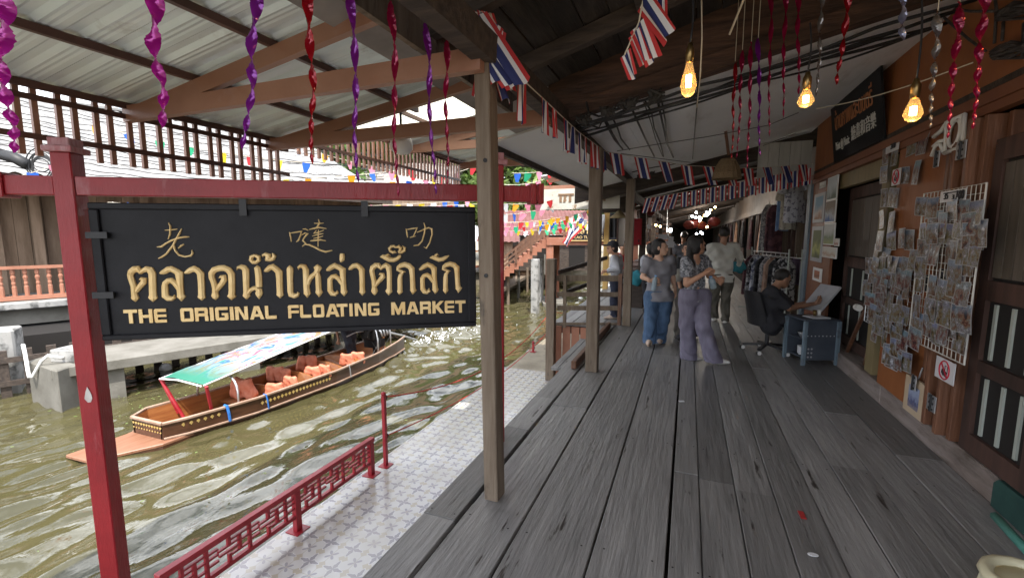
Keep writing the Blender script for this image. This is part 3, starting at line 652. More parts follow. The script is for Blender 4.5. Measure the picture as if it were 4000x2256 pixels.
TH_A = [  # ต ล า ด
 [(205,988,8),(203,950,95),(200,925,125),(195,890,105),(185,820,95),(180,740,95),(160,680,95),(135,610,98),(125,550,100),(140,500,105),(190,460,110),(245,455,105),(295,505,70)],
 [(280,530,40),(320,490,70),(390,455,100),(440,470,112),(478,530,116),(482,640,116),(486,760,116),(489,880,118),(490,922,150),(490,950,100),(490,990,8)],
 [(262,632,12),(300,612,50),(340,625,88),(340,670,92),(300,715,88),(255,770,84),(225,820,70)],
 [(612,525,40),(640,515,75),(690,495,92),(740,460,98),(790,455,100),(860,490,102),(915,525,112),(925,640,110),(930,760,110),(940,870,110),(950,905,140),(950,935,90),(950,980,8)],
 [(835,872,10),(838,915,50),(800,935,80),(740,930,100),(692,895,105),(686,820,105),(685,740,104),(690,690,90),(740,645,88),(785,640,86),(840,680,90),(890,740,95),(925,800,80)],
 [(1012,520,40),(1050,505,78),(1105,470,95),(1160,450,100),(1215,480,106),(1262,530,110),(1272,650,108),(1278,780,108),(1280,880,110),(1281,915,130),(1281,935,90),(1281,968,8)],
 [(1507,960,8),(1503,925,95),(1500,890,130),(1500,840,98),(1496,760,94),(1475,670,94),(1445,600,96),(1440,530,100),(1485,470,104),(1560,445,104),(1640,440,104),(1715,470,108),(1762,540,110),(1768,660,106),(1770,800,106),(1767,870,110),(1765,898,150),(1765,925,90),(1765,960,8)],
 [(1552,604,10),(1590,580,50),(1632,585,84),(1645,630,90),(1610,690,90),(1565,745,86),(1525,800,70)]]
TH_B = [  # น ้ ำ เ ห ล ่
 [(18,560,10),(40,515,40),(90,505,82),(140,520,100),(168,560,108),(172,660,106),(175,780,102),(180,920,100),(180,975,125),(180,1000,80),(180,1034,8)],
 [(350,478,8),(352,515,100),(365,560,108),(376,650,110),(382,760,110),(384,830,108)],
 [(205,935,60),(240,885,66),(300,850,70),(360,845,70)],
 [(335,850,60),(385,880,95),(383,930,125),(382,975,90),(382,1024,10)],
 [(315,318,58),(258,345,62),(250,395,62),(285,430,62),(340,430,62),(382,395,62),(375,345,62),(315,318,58)],
 [(432,345,10),(445,315,40),(490,300,62),(535,320,80),(528,370,82),(500,395,50)],
 [(490,390,50),(555,392,62),(610,372,70),(632,330,66),(612,295,40),(588,282,8)],
 [(475,575,40),(505,560,76),(560,515,92),(605,505,98),(655,540,104),(708,590,112),(714,700,108),(718,820,106),(722,925,106),(725,960,122),(725,980,80),(725,1014,8)],
 [(880,478,8),(884,520,100),(886,560,112),(885,680,100),(888,800,98),(890,900,98),(905,955,96),(955,975,84),(1010,960,64),(1022,935,40),(1000,912,8)],
 [(1020,555,8),(1020,515,36),(1060,490,66),(1110,500,84),(1142,550,98),(1145,680,98),(1150,820,100),(1162,915,112),(1165,940,118),(1165,965,70),(1165,1004,8)],
 [(1175,790,70),(1195,710,78),(1245,650,78),(1300,610,78),(1325,570,90),(1335,520,140),(1332,490,90),(1330,462,10)],
 [(1330,590,70),(1340,660,96),(1346,780,96),(1352,880,98),(1358,920,128),(1356,950,80),(1354,996,8)],
 [(1478,560,36),(1505,550,70),(1550,515,86),(1610,485,86),(1680,515,92),(1738,550,96),(1744,660,96),(1750,780,96),(1756,880,98),(1762,915,116),(1762,940,80),(1762,980,8)],
 [(1648,882,8),(1654,920,46),(1615,945,70),(1570,935,86),(1538,890,90),(1534,800,88),(1534,710,86),(1570,665,76),(1615,655,74),(1665,690,78),(1715,750,84),(1745,800,70)],
 [(1730,288,70),(1732,330,88),(1728,390,84),(1705,430,20)]]
TH_C = [  # า ต ั ๊ ก ล ั ก
 [(12,545,36),(35,530,64),(85,490,82),(140,480,86),(185,510,92),(222,555,96),(227,660,92),(229,780,90),(231,880,92),(232,912,108),(231,935,70),(230,970,8)],
 [(430,966,8),(430,935,80),(428,898,115),(426,840,84),(420,730,84),(400,650,84),(385,570,86),(400,515,88),(450,480,88),(490,480,80),(532,525,55)],
 [(525,550,30),(560,505,60),(615,480,86),(655,510,92),(668,590,86),(670,740,86),(668,860,86),(660,905,122),(660,930,76),(660,966,8)],
 [(492,638,8),(520,615,34),(560,630,66),(565,660,76),(520,715,78),(470,770,72),(435,820,56)],
 [(516,345,10),(560,338,70),(605,352,86),(670,388,84),(740,392,76),(800,370,66),(838,335,56),(856,320,24)],
 [(690,325,8),(650,305,34),(605,330,46)],
 [(752,238,10),(768,262,38),(725,272,46),(680,245,46),(668,210,46),(700,175,46),(745,170,44),(775,192,36)],
 [(778,190,34),(820,175,50),(850,205,54),(842,245,52),(815,270,40)],
 [(815,272,40),(870,268,48),(915,240,52),(918,200,44),(880,162,8)],
 [(935,590,8),(895,585,42),(845,570,52),(808,552,52),(812,515,60),(855,485,80),(920,468,88),(985,490,92),(1032,535,94),(1040,640,86),(1046,760,86),(1052,860,90),(1058,885,112),(1052,915,70),(1048,952,8)],
 [(890,595,40),(850,640,66),(840,700,84),(841,800,84),(842,880,84),(840,908,100),(836,930,66),(833,960,8)],
 [(1152,550,34),(1180,540,58),(1230,500,78),(1290,470,80),(1350,495,84),(1393,530,86),(1398,640,84),(1404,760,86),(1410,850,92),(1418,875,110),(1414,905,70),(1410,944,8)],
 [(1310,850,8),(1318,890,44),(1280,915,66),(1240,905,80),(1210,865,82),(1206,780,80),(1206,690,80),(1235,650,72),(1280,635,70),(1325,665,74),(1370,720,78),(1400,770,64)],
 [(1322,360,10),(1370,350,66),(1420,365,78),(1475,388,76),(1535,382,68),(1590,350,56),(1640,322,16)],
 [(1478,325,8),(1445,302,32),(1405,325,44)],
 [(1668,575,8),(1630,572,40),(1585,558,48),(1545,540,50),(1552,505,58),(1595,475,76),(1655,458,82),(1715,475,86),(1760,515,88),(1768,620,82),(1774,740,80),(1782,830,84),(1796,855,106),(1790,885,66),(1786,926,8)],
 [(1625,580,38),(1590,620,60),(1580,690,80),(1580,780,80),(1580,860,82),(1580,888,96),(1580,910,60),(1580,942,8)]]
b = MB(); glyph(b, TH_A, 480, 940, 4.152, .018, .97); glyph(b, TH_B, 920, 920, 4.152, .018, .97); glyph(b, TH_C, 1360, 920, 4.152, .018, .97)
b.build('thai_lettering', M['gold'], t)
c = lambda w, *p: [(x, y, w*(.55 if i in (0, len(p)-1) else 1)) for i, (x, y) in enumerate(p)]
CH = [c(13,(133,45),(150,75),(150,110),(147,150),(130,192)), c(11,(100,112),(150,110),(212,102)), c(15,(252,98),(235,135),(205,190),(170,255),(115,325),(80,350),(42,366)),
 c(15,(30,262),(70,260),(110,232),(165,202),(230,180),(285,172),(320,172)), c(16,(272,238),(250,250),(222,275)), c(15,(182,212),(182,250),(195,295),(230,335),(285,350),(335,340),(352,318),(342,290)),
 c(13,(1220,130),(1232,170),(1238,215)), c(12,(1222,140),(1280,130),(1330,122),(1318,165),(1292,212)), c(10,(1280,216),(1298,208),(1312,190)),
 c(12,(1340,102),(1365,100),(1388,115)), c(11,(1322,158),(1360,138),(1385,140),(1350,185),(1340,205),(1368,232),(1335,258)), c(15,(1360,240),(1400,243),(1450,265),(1500,293),(1545,306),(1605,293)),
 c(12,(1480,14),(1492,50),(1470,82),(1440,102)), c(10,(1442,50),(1490,52),(1528,48)), c(12,(1398,106),(1440,95),(1490,88),(1552,98)), c(10,(1462,112),(1440,142),(1470,135),(1530,112)),
 c(10,(1425,165),(1480,150),(1525,142)), c(10,(1436,186),(1480,178),(1522,164)), c(13,(1408,208),(1440,205),(1500,198),(1548,208)), c(10,(1480,108),(1478,190),(1477,262)),
 c(13,(2268,98),(2276,135),(2282,178)), c(11,(2268,108),(2320,98),(2368,92),(2350,135),(2330,172)), c(11,(2302,178),(2330,170),(2355,164)),
 c(12,(2428,46),(2442,85),(2432,145),(2412,210),(2380,245),(2335,252)), c(12,(2366,132),(2420,110),(2470,90),(2500,100),(2503,150),(2480,225),(2450,275),(2428,262))]
for c0_, c1_ in ((0, 6), (6, 20), (20, 25)): b = MB(); glyph(b, CH[c0_:c1_], 600, 850, 2.3, .012, 1.15); b.build('chinese_character', M['gold'], t)
# English line: squared capitals as polygons on a unit cell
EN = {'T': [[(0,0),(1,0),(1,.24),(0,.24)], [(.36,.24),(.64,.24),(.64,1),(.36,1)]], 'H': [[(0,0),(.27,0),(.27,1),(0,1)], [(.73,0),(1,0),(1,1),(.73,1)], [(.27,.41),(.73,.41),(.73,.62),(.27,.62)]],
 'E': [[(.1,0),(.28,0),(.28,1),(.1,1),(0,.9),(0,.1)], [(.28,0),(1,0),(1,.22),(.28,.22)], [(.28,.42),(1,.42),(1,.6),(.28,.6)], [(.28,.79),(1,.79),(1,1),(.28,1)]],
 'O': [[(.1,0),(.27,0),(.27,1),(.1,1),(0,.9),(0,.1)], [(.73,0),(.9,0),(1,.1),(1,.9),(.9,1),(.73,1)], [(.27,0),(.73,0),(.73,.22),(.27,.22)], [(.27,.78),(.73,.78),(.73,1),(.27,1)]],
 'R': [[(0,0),(.26,0),(.26,1),(0,1)], [(.26,0),(.9,0),(1,.1),(1,.24),(.26,.24)], [(.74,.24),(1,.24),(1,.45),(.94,.52),(.74,.52)], [(.26,.42),(.74,.42),(.74,.64),(.26,.64)], [(.74,.52),(.94,.52),(1,.62),(1,1),(.74,1)]],
 'I': [[(0,0),(1,0),(1,1),(0,1)]], 'G': [[(.1,0),(.27,0),(.27,1),(.1,1),(0,.9),(0,.1)], [(.27,0),(1,0),(1,.22),(.27,.22)], [(.27,.78),(.72,.78),(.72,1),(.27,1)], [(.5,.45),(1,.45),(1,.62),(.5,.62)], [(.72,.62),(1,.62),(1,.9),(.9,1),(.72,1)]],
 'N': [[(0,0),(.27,0),(.27,1),(0,1)], [(.73,0),(1,0),(1,1),(.73,1)], [(.27,0),(.34,0),(.73,.72),(.73,1),(.66,1),(.27,.3)]], 'A': [[(.32,0),(.5,0),(.5,.25),(.25,1),(0,1)], [(.5,0),(.68,0),(1,1),(.75,1),(.5,.25)], [(.36,.6),(.64,.6),(.7,.8),(.3,.8)]],
 'L': [[(0,0),(.29,0),(.29,1),(.1,1),(0,.9)], [(.29,.76),(1,.76),(1,1),(.29,1)]], 'F': [[(.1,0),(.28,0),(.28,1),(0,1),(0,.1)], [(.28,0),(1,0),(1,.22),(.28,.22)], [(.28,.42),(1,.42),(1,.62),(.28,.62)]],
 'M': [[(0,0),(.22,0),(.22,1),(0,1)], [(.78,0),(1,0),(1,1),(.78,1)], [(.22,0),(.26,0),(.5,.58),(.5,1),(.42,1),(.22,.45)], [(.74,0),(.78,0),(.78,.45),(.58,1),(.5,1),(.5,.58)]],
 'K': [[(0,0),(.27,0),(.27,1),(0,1)], [(.27,.36),(.68,0),(1,0),(.55,.42),(1,1),(.68,1),(.27,.55)]]}
XA = lambda x: 480+x/4.152
XB = lambda x: 920+x/4.152
XC = lambda x: 1360+x/4.152
LINE = [('T',XA(25),XA(245)),('H',XA(270),XA(490)),('E',XA(518),XA(715)),('O',XA(945),XA(1155)),('R',XA(1180),XA(1390)),('I',XA(1422),XA(1480)),('G',XA(1510),XA(1715)),('I',XA(1747),XA(1805)),('N',XA(1832),XB(210)),('A',XB(240),XB(470)),('L',XB(490),XB(670)),
 ('F',XB(862),XB(1035)),('L',XB(1055),XB(1230)),('O',XB(1265),XB(1445)),('A',XB(1470),XB(1690)),('T',XB(1650),XB(1825)),('I',XB(1855),XB(1905)),('N',XC(115),XC(300)),('G',XC(330),XC(510)),('M',XC(705),XC(930)),('A',XC(950),XC(1150)),('R',XC(1170),XC(1345)),('K',XC(1370),XC(1555)),('E',XC(1570),XC(1720)),('T',XC(1740),XC(1905))]
for w0_, w1_ in ((0, 3), (3, 11), (11, 19), (19, 25)):
  b = MB()
  for ch, x0, x1 in LINE[w0_:w1_]:
    s0, s1 = spix(x0, 1240, .02)[0], spix(x1, 1235, .02)[0]; zt, zb = 1.1005, 1.0105
    for poly in EN[ch]: b.slab([sg(s0+u*(s1-s0), zt+v*(zb-zt), .0165) for u, v in poly], SN*.009)
  b.build('english_word', M['gold'], t)
# ================================================================ red lattice rail and rope stanchions
A0, A1 = onz(668, 2256, PZ)*1.0, onz(1455, 1850, PZ)
A0 = V(-3.08, 2.0, PZ); A0 = V(-3.1, 1.6, PZ); A1 = V(-3.08, 3.72, PZ)
t = thing('lattice_rail', 'low red steel rail with a stepped fretwork pattern along the tiled edge', 'railing', (A0+A1)/2)
LH = .41; yv = [1.95, 2.69, 3.72]
b = MB(); b.bb((-3.12, 1.62, PZ+LH-.045), (-3.06, 3.75, PZ+LH)); b.build('top_rail', M['railred'], t, bevel=.004)
b = MB(); b.bb((-3.11, 1.64, PZ+.125), (-3.07, 3.73, PZ+.16)); b.build('bottom_rail', M['railred'], t, bevel=.003)
for y in (1.65, 2.72, 3.71):
    b = MB(); b.bb((-3.115, y-.03, PZ), (-3.065, y+.03, PZ+LH-.046)); po = b.build('post', M['railred'], t, bevel=.003)
    b = MB(); b.bb((-3.16, y-.07, PZ), (-3.02, y+.07, PZ+.008)); b.build('foot_plate', M['railred'], po)
for q, (y0, y1) in enumerate(((1.68, 2.69), (2.75, 3.68))):
    b = MB(); z0, z1 = PZ+.16, PZ+LH-.045; n = 3; w = (y1-y0)/n; X = -3.09; hh = z1-z0
    def hb(a0, a1, f): b.bb((X-.011, a0, z0+hh*f-.008), (X+.011, a1, z0+hh*f+.008))
    def vb(a, f0, f1): b.bb((X-.0125, a-.011, z0+hh*f0), (X+.0125, a+.011, z0+hh*f1))
    for k in range(n):
        o = y0+k*w
        for f in (.2, .4, .6, .8): pass
        vb(o+.25*w, .0, .3); vb(o+.25*w, .62, 1); vb(o+.5*w, .2, .82); vb(o+.75*w, 0, 1)
        hb(o, o+.5*w, .62); hb(o+.02*w, o+.5*w, .42); hb(o+.25*w, o+w*.75, .22); hb(o+.25*w, o+.75*w, .8); hb(o+.5*w, o+w, .55); hb(o+.75*w, o+w, .3); hb(o+.75*w, o+w, .75)
    b.build('fretwork', M['railred'], t)
def stanchion(label, x, y, h, plate=True):
    t = thing('rope_stanchion', label, 'stanchion', (x, y, PZ), 'red rope stanchions along the canal edge')
    b = MB(); b.bb((x-.02, y-.02, PZ+.01), (x+.02, y+.02, PZ+h)); b.build('post', M['railred'], t, bevel=.003)
    b = MB(); b.lathe([(0, 0), (.026, .005), (.03, .02), (.02, .035), (0, .04)], 10, c=(x, y, PZ+h)); b.build('cap', M['railred'], t, smooth=True)
    b = MB(); b.bb((x-.06, y-.06, PZ), (x+.06, y+.06, PZ+.009)); b.build('base_plate', M['railred'], t)
    b = MB()
    for z in (h-.03, h*.42): b.tube([(x+.03*math.cos(a), y+.022, PZ+z+.03*math.sin(a)) for a in np.linspace(0, 6.28, 11)], .006, 6)
    b.build('rope_ring', M['iron'], t)
stanchion('nearest red stanchion, full height, at the end of the fretwork rail', -3.06, 3.92, .82)
stanchion('distant full height red stanchion on the concrete path', -2.99, 10.2, .8)
stanchion('short red stub of a stanchion beside the sagging rope', -3.1, 9.2, .2)
def rope(label, p, q, sag, r=.008):
    p, q = np.array(p), np.array(q); b = MB(); b.tube([p+(q-p)*f-V(0, 0, sag*4*f*(1-f)) for f in np.linspace(0, 1, 25)], r, 6)
    tag(b.build('red_rope', M['rope'], smooth=True), label, 'rope', 'ropes between the red stanchions')
rope('upper red rope sagging between the two tall stanchions', (-3.06, 3.95, PZ+.79), (-2.99, 10.18, PZ+.77), .42)
rope('lower red rope sagging almost to the tiles between the tall stanchions', (-3.06, 3.95, PZ+.34), (-2.99, 10.18, PZ+.34), .24)
rope('far red rope running on past the distant stanchion', (-2.99, 10.22, PZ+.77), (-2.95, 15, PZ+.6), .3)
# ================================================================ the far bank
W0, FD, FN = V(-9.92, 4.79, 0), V(.38, .925, 0), V(-.925, .38, 0)
FHZ = V(-math.sin(YAW), math.cos(YAW), 0)
FA = math.atan2(FD[1], FD[0])
def fb(s, n, z): return W0+FD*s+FN*n+V(0, 0, z)
FM = np.array([FD, FN, V(0, 0, 1)]).T
def fbox(b, s0, s1, n0, n1, z0, z1, mi=0): return b.box(fb((s0+s1)/2, (n0+n1)/2, (z0+z1)/2), (s1-s0, n1-n0, z1-z0), M=FM, mi=mi)
b = MB(); fbox(b, -.75, 7.2, 0, 1.6, -.93, -.75); b2 = b.build('far_walkway', M['conc'], bevel=.01); tag(b2, kind='structure')
for k in range(3):
    b = MB(); s = -.2+k*2.35; fbox(b, s, s+.42, .12, .5, -2.6, -.935); tag(b.build('walkway_pier', M['conc']), 'square concrete pier under the sunlit walkway on the far bank', 'pier', 'piers under the far walkway')
b = MB(); fbox(b, -40, 60, 9.2, 80, -2.6, -.3); tag(b.build('far_bank', M['concwet']), kind='structure')
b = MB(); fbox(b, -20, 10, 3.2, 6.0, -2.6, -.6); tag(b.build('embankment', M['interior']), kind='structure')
b = MB()
for k in range(60): s = -12+k*.33; fbox(b, s, s+.14, 1.7, 1.8, -1.7, -.62)
for z in (-.8, -1.25): fbox(b, -12, 9, 1.66, 1.72, z-.05, z+.05)
b.build('stake', M['darkwood'], thing('stake_fence', 'dark upright stakes standing in the water behind the far walkway', 'stakes', fb(0, 1.75, -1.7)))
b = MB(); p = onz(100, 1525, WZ); zt_ = onpl(83, 1286, p, FHZ)[2]; ra_ = YAW+.62; c = p-V(math.cos(ra_), math.sin(ra_), 0)*.66+V(-math.sin(ra_), math.cos(ra_), 0)*.3
b.box((c[0], c[1], (zt_-2.0)/2), (1.2, .6, zt_+2.0), rz=ra_); tag(b.build('mooring_block', M['mould'], bevel=.03), 'tall mouldy white concrete pillar at the left edge, standing in the canal', 'pillar')
b = MB(); l_, c, r_ = onz(105, 1410, -.742), onz(220, 1448, -.742), onz(300, 1420, -.742); b.slab([l_, c, r_, l_+r_-c], (0, 0, -1.2)); tag(b.build('landing_block', M['conc'], bevel=.02), 'low stained concrete block at the end of the far walkway', 'block')
b = MB(); c = onz(290, 1405, -.75); b.box((c[0], c[1], -.63), (.5, .4, .24), rz=.3); tag(b.build('concrete_kerb', M['mould'], bevel=.02), 'small white concrete lump on the low block, behind the red post', 'block')
b = MB(); pts = [ond(90, 1345, 8.2), ond(98, 1380, 8.15), ond(108, 1440, 8.1), ond(114, 1472, 8.05), ond(128, 1470, 8.05), ond(162, 1410, 8.0), ond(187, 1388, 8.0), ond(235, 1396, 8.1), ond(252, 1396, 8.2)]
b.tube(pts, .028, 8); tag(b.build('water_pipe', M['white'], smooth=True), 'white plastic pipe bent down and up between the pillar and the block', 'pipe')
# house on the far bank
t = thing('canal_house', 'old timber canal house with a big grey corrugated roof and a terrace', 'house', fb(-2, 7, 0))
b = MB(); fbox(b, -14, 14, 4.4, 9, -.16, .0); b.build('terrace_slab', M['mould'], t, bevel=.02)
b = MB(); fbox(b, -14, 14, 4.7, 9, -.55, -.165); b.build('terrace_beam', M['conc'], t)
for k in range(7): b = MB(); s = -8+k*3; fbox(b, s, s+.3, 5, 5.3, -2.6, -.555); b.build('pile', M['conc'], t)
b = MB()
for k in range(100):
    s = -14+k*.28
    if -1.6 < s+14-12.0 < -.35: continue
    fbox(b, s, s+.272, 6.9+.015*(k % 2), 6.96, .0, 3.6)
b.build('plank_wall', M['woodwall'], t)
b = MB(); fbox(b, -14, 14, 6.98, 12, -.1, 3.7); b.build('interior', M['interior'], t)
for s in (-7.6, -4.6, -1.55, -.8, 1.5, 4.5): b = MB(); fbox(b, s, s+.2, 6.6, 6.8, 0, 3.3); b.build('pillar', M['woodwall'], t)
def wavy(b, s0, s1, na, nb, za, zb, per=.34, amp=.035, rows=7):
    rr = []
    for r in range(rows):
        for e in (0, 1):
            f = (r+e)/rows; n_, z_ = na+(nb-na)*f, za+(zb-za)*f+(.02 if e == 0 else -.015)*0
            ss = np.arange(s0, s1, per/6); rr.append([fb(s, n_, z_+amp*math.sin(2*math.pi*s/per)+(.03 if e == 0 else 0)) for s in ss])
    b.grid(rr)
b = MB(); wavy(b, -16, 8.8, 4.35, 12.7, 2.93, 6.35); b.build('roof', M['greyroof'], t)
b = MB(); wavy(b, -16, 8.8, 21, 12.7, 2.93, 6.35); b.build('roof', M['greyroof'], t)
b = MB(); fbox(b, -16, 8.8, 12.5, 12.9, 6.33, 6.42); b.build('ridge', M['greyroof'], t)
b = MB(); fbox(b, -16, 8.8, 4.4, 4.5, 2.74, 2.86); b.build('eave_board', M['darkwood'], t)
b = MB(); b.add([fb(8.6, 4.8, 3.0), fb(8.6, 12.7, 6.25), fb(8.6, 20.6, 3.0), fb(8.6, 20.6, 0), fb(8.6, 4.8, 0)], [(0, 1, 2, 3, 4)]); b.build('gable', M['woodwall'], t)
# terrace balustrade
t = thing('balustrade', 'salmon painted balustrade with turned balusters along the far terrace', 'balustrade', fb(0, 4.85, 0))
b = MB(); fbox(b, -14, 14, 4.78, 4.94, .76, .83); b.build('top_rail', M['terracotta'], t)
b = MB(); fbox(b, -14, 14, 4.78, 4.94, .02, .12); b.build('bottom_rail', M['terracotta'], t)
bal = MB()
bal.lathe([(.045, 0), (.045, .22), (.03, .24), (.042, .3), (.03, .34), (.05, .44), (.03, .5), (.045, .53), (.045, .64)], 8); me = bal.mesh('baluster', [M['terracotta']])
for k in range(96):
    o = bpy.data.objects.new('baluster', me); COL.objects.link(o); o.parent = t; o.matrix_parent_inverse = Matrix.Translation(-Vector(t.location)); o.location = tuple(fb(-8+k*.2, 4.86, .12))
b = MB(); x = fb(-1.62, 6.85, 1.5); b.tube([ond(58, 868, 13.4), ond(68, 985, 13.4)], .07, 10); lp = thing('hanging_lantern', 'slim red tube lantern hanging in the dark doorway across the canal', 'lantern', ond(63, 985, 13.4)); b.build('body', M['red'], lp)
b = MB(); b.tube([ond(53, 862, 13.4), ond(54, 885, 13.4)], .075, 10); b.tube([ond(66, 962, 13.4), ond(70, 988, 13.4)], .075, 10); b.build('cap', M['white'], lp)
b = MB(); b.tube([ond(96, 845, 13.2), ond(180, 1015, 13.2)], .02, 6); b.tube([ond(150, 800, 13.2), ond(180, 1005, 13.2)], .02, 6); tag(b.build('conduit', M['slit']), 'thin pale conduits running down the old plank wall', 'conduit')
# lean-to roof with the dark net at the left edge
b = MB(); wavy(b, -9, -2.4, 3.6, 4.6, 2.75, 3.05, rows=2); tag(b.build('lean_to_roof', M['roofdark']), 'low dark corrugated lean-to roof behind the gate post, with cable coils', 'roof')
t = thing('cable_coil', 'coil of black cable hanging on the wires above the red frame', 'cable coil', ond(165, 650, 9))
b = MB(); cc = ond(165, 652, 9); rg = random.Random(8)
for k in range(9):
    r = rg.uniform(.17, .34); ox, oz = rg.gauss(0, .03), rg.gauss(0, .03)
    b.tube([cc+CR*(ox+r*math.cos(a))+V(0, 0, oz+r*math.sin(a))*1.0 for a in np.linspace(0, 6.28, 21)], .012, 5, cap=False)
b.build('loop', M['cable'], t, smooth=True)
b = MB(); b.tube([ond(-40, 590, 9), ond(60, 618, 9), ond(110, 645, 9)], .11, 10); b.build('bundle', M['cable'], t, smooth=True)
# overhead wires between the canopy and the far roof
rg = random.Random(12)
for k in range(14):
    y0 = 330+k*22+rg.uniform(-8, 8); y1 = 560+k*13+rg.uniform(-15, 15); p, q = ond(-200, y0, 8.6), ond(1500, y1+40, 12.5); b = MB(); wob = rg.uniform(.004, .03)
    b.tube([p+(q-p)*f-V(0, 0, .25*4*f*(1-f)+wob*math.sin(f*rg.uniform(58, 62))*0-wob*math.sin(f*70+k)) for f in np.linspace(0, 1, 90)], .009, 4)
    tag(b.build('overhead_wire', M['cable']), 'black overhead wire crossing in front of the grey corrugated roof', 'wire', 'overhead wires by the far roof')
# ================================================================ trees
leafm = [mat('leaf green '+n_, c1, c2, rough=.55, scale=.8, isl=.45) for n_, c1, c2 in (('a', (.05, .1, .022), (.1, .17, .04)), ('b', (.035, .075, .02), (.07, .125, .03)), ('c', (.09, .15, .03), (.15, .22, .05)))]
for m_ in leafm: translucent(m_, .3, (.16, .26, .05))
M['bark'] = mat('bark', (.06, .045, .035), (.11, .085, .065), scale=5, rough=.9)
def tree(label, base, h, r, seed, mi, n=5200, ls=.16):
    rg = np.random.RandomState(seed); t = thing('tree', label, 'tree', base); base = np.array(base)
    b = MB(); b.tube([base, base+V(.1, .1, h*.3), base+V(.2, -.1, h*.55), base+V(.1, 0, h*.8)], [r*.09, r*.075, r*.05, r*.02], 8); tips = []
    for k in range(13):
        f = .18+.6*rg.rand(); a = rg.rand()*6.28; p = base+V(.15, 0, h*f); q = p+V(math.cos(a)*r*.75, math.sin(a)*r*.75, h*.2*rg.rand()+.1*h*0+.05*h); b.tube([p, (p+q)/2+V(0, 0, .1*r), q], [r*.04, r*.028, r*.01], 6); tips += [q, (p+q)/2+V(0, 0, .1*r)]
    b.build('trunk', M['bark'], t)
    cl = [(np.array(q)+rg.randn(3)*r*.12, r*(.2+.22*rg.rand())) for q in tips]+[(base+V(rg.randn()*r*.35, rg.randn()*r*.35, h*(.26+.72*rg.rand())), r*(.2+.25*rg.rand())) for _ in range(26)]
    C = np.array([c[0] for c in cl]); Rr = np.array([c[1] for c in cl]); w = Rr**2; ii = rg.choice(len(cl), n, p=w/w.sum())
    d = rg.randn(n, 3); d /= np.linalg.norm(d, axis=1)[:, None]; c = C[ii]+d*(Rr[ii]*rg.rand(n)**.45)[:, None]*V(1, 1, .8)
    u = rg.randn(n, 3); u /= np.linalg.norm(u, axis=1)[:, None]; v = np.cross(u, d+rg.randn(n, 3)*.4); v /= np.linalg.norm(v, axis=1)[:, None]+1e-9
    s = ls*(.6+.8*rg.rand(n))[:, None]; P = np.stack([c-u*s, c+v*s*.45, c+u*s, c-v*s*.45], 1).reshape(-1, 3)
    me = bpy.data.meshes.new('crown'); me.from_pydata(P.tolist(), [], [(4*i, 4*i+1, 4*i+2, 4*i+3) for i in range(n)]); me.materials.append(leafm[mi]); link('crown', me, t)
g3 = lambda x, y, dep, z: (lambda p: V(p[0], p[1], z))(ond(x, y, dep))
tree('broad bright green tree beyond the gable of the grey roof', g3(1330, 900, 30, -.3), 12.5, 4.6, 1, 0, 15000, .26)
tree('darker green tree right of the bright one, behind the slatted screen', g3(1590, 900, 34, -.3), 12, 4.6, 2, 1, 15000, .26)
tree('light green tree behind the first timber post, hung with flag strings', g3(1900, 900, 36, -.3), 12.5, 5, 3, 2, 15000, .26)
tree('dark tree above the stairs of the footbridge', g3(2120, 900, 40, -.3), 13, 5, 4, 1, 14000, .28)
tree('pale green tree at the far left, seen past the bright tree', g3(1180, 900, 46, -.3), 16, 6, 5, 2, 12000, .32)
tree('tall green tree farthest right, beyond the footbridge', g3(2290, 900, 44, -.3), 14, 5, 6, 0, 13000, .3)
# ================================================================ other roofs on the far bank
def hut(label, x0, x1, ye, yr, dep, dpt, m, wall=None, zg=-.4):
    """small house: eave pixel row ye, ridge row yr"""
    a, c = ond(x0, ye, dep), ond(x1, ye, dep); zr = ond((x0+x1)/2, yr, dep+dpt)[2]; ze = a[2]; c[2] = ze
    u = (c-a)/np.linalg.norm(c-a); n = V(-u[1], u[0], 0)
    t = thing('house', label, 'house', (a[0], a[1], zg), 'houses on the far bank')
    b = MB(); k = int(np.linalg.norm(c-a)/.05)
    for s_, nn in ((0, 1), (1, -1)):
        A = a if s_ == 0 else a+n*2*dpt; B = c if s_ == 0 else c+n*2*dpt
        b.grid([[A+(B-A)*i/k+V(0, 0, .02*math.sin(i*1.3)) for i in range(k+1)], [A+(B-A)*i/k+n*nn*dpt+V(0, 0, zr-ze+.02*math.sin(i*1.3)) for i in range(k+1)]])
    b.build('roof', m, t)
    L_ = np.linalg.norm(c-a); b = MB(); mm = a+u*L_/2+n*dpt; b.box((mm[0], mm[1], (ze+zg)/2), (L_-.6, 2*dpt-.8, ze-zg-.02), rz=math.atan2(u[1], u[0])); b.build('wall', wall or M['woodwall'], t)
    for f in (.15, .5, .82): q = a+u*L_*f+n*.392; b = MB(); b.box((q[0], q[1], (ze+zg)/2-.2), (L_*.16, .04, (ze-zg)*.6), rz=math.atan2(u[1], u[0])); b.build('window', M['interior'], t)
hut('grey roofed house past the gable of the big roof', 1330, 1760, 716, 640, 25, 5, M['roofdark'])
hut('house with a wide faded pink roof left of the footbridge', 1935, 2330, 918, 822, 24, 4, M['pinkroof'], M['darkwood'])
hut('small pink roofed hut with its eave at the foot of the stairs', 1860, 2030, 944, 905, 19.5, 2, M['pinkroof'])
hut('long grey corrugated roof low behind the black sign', 900, 1560, 800, 772, 24, 3.5, M['greyroof'])
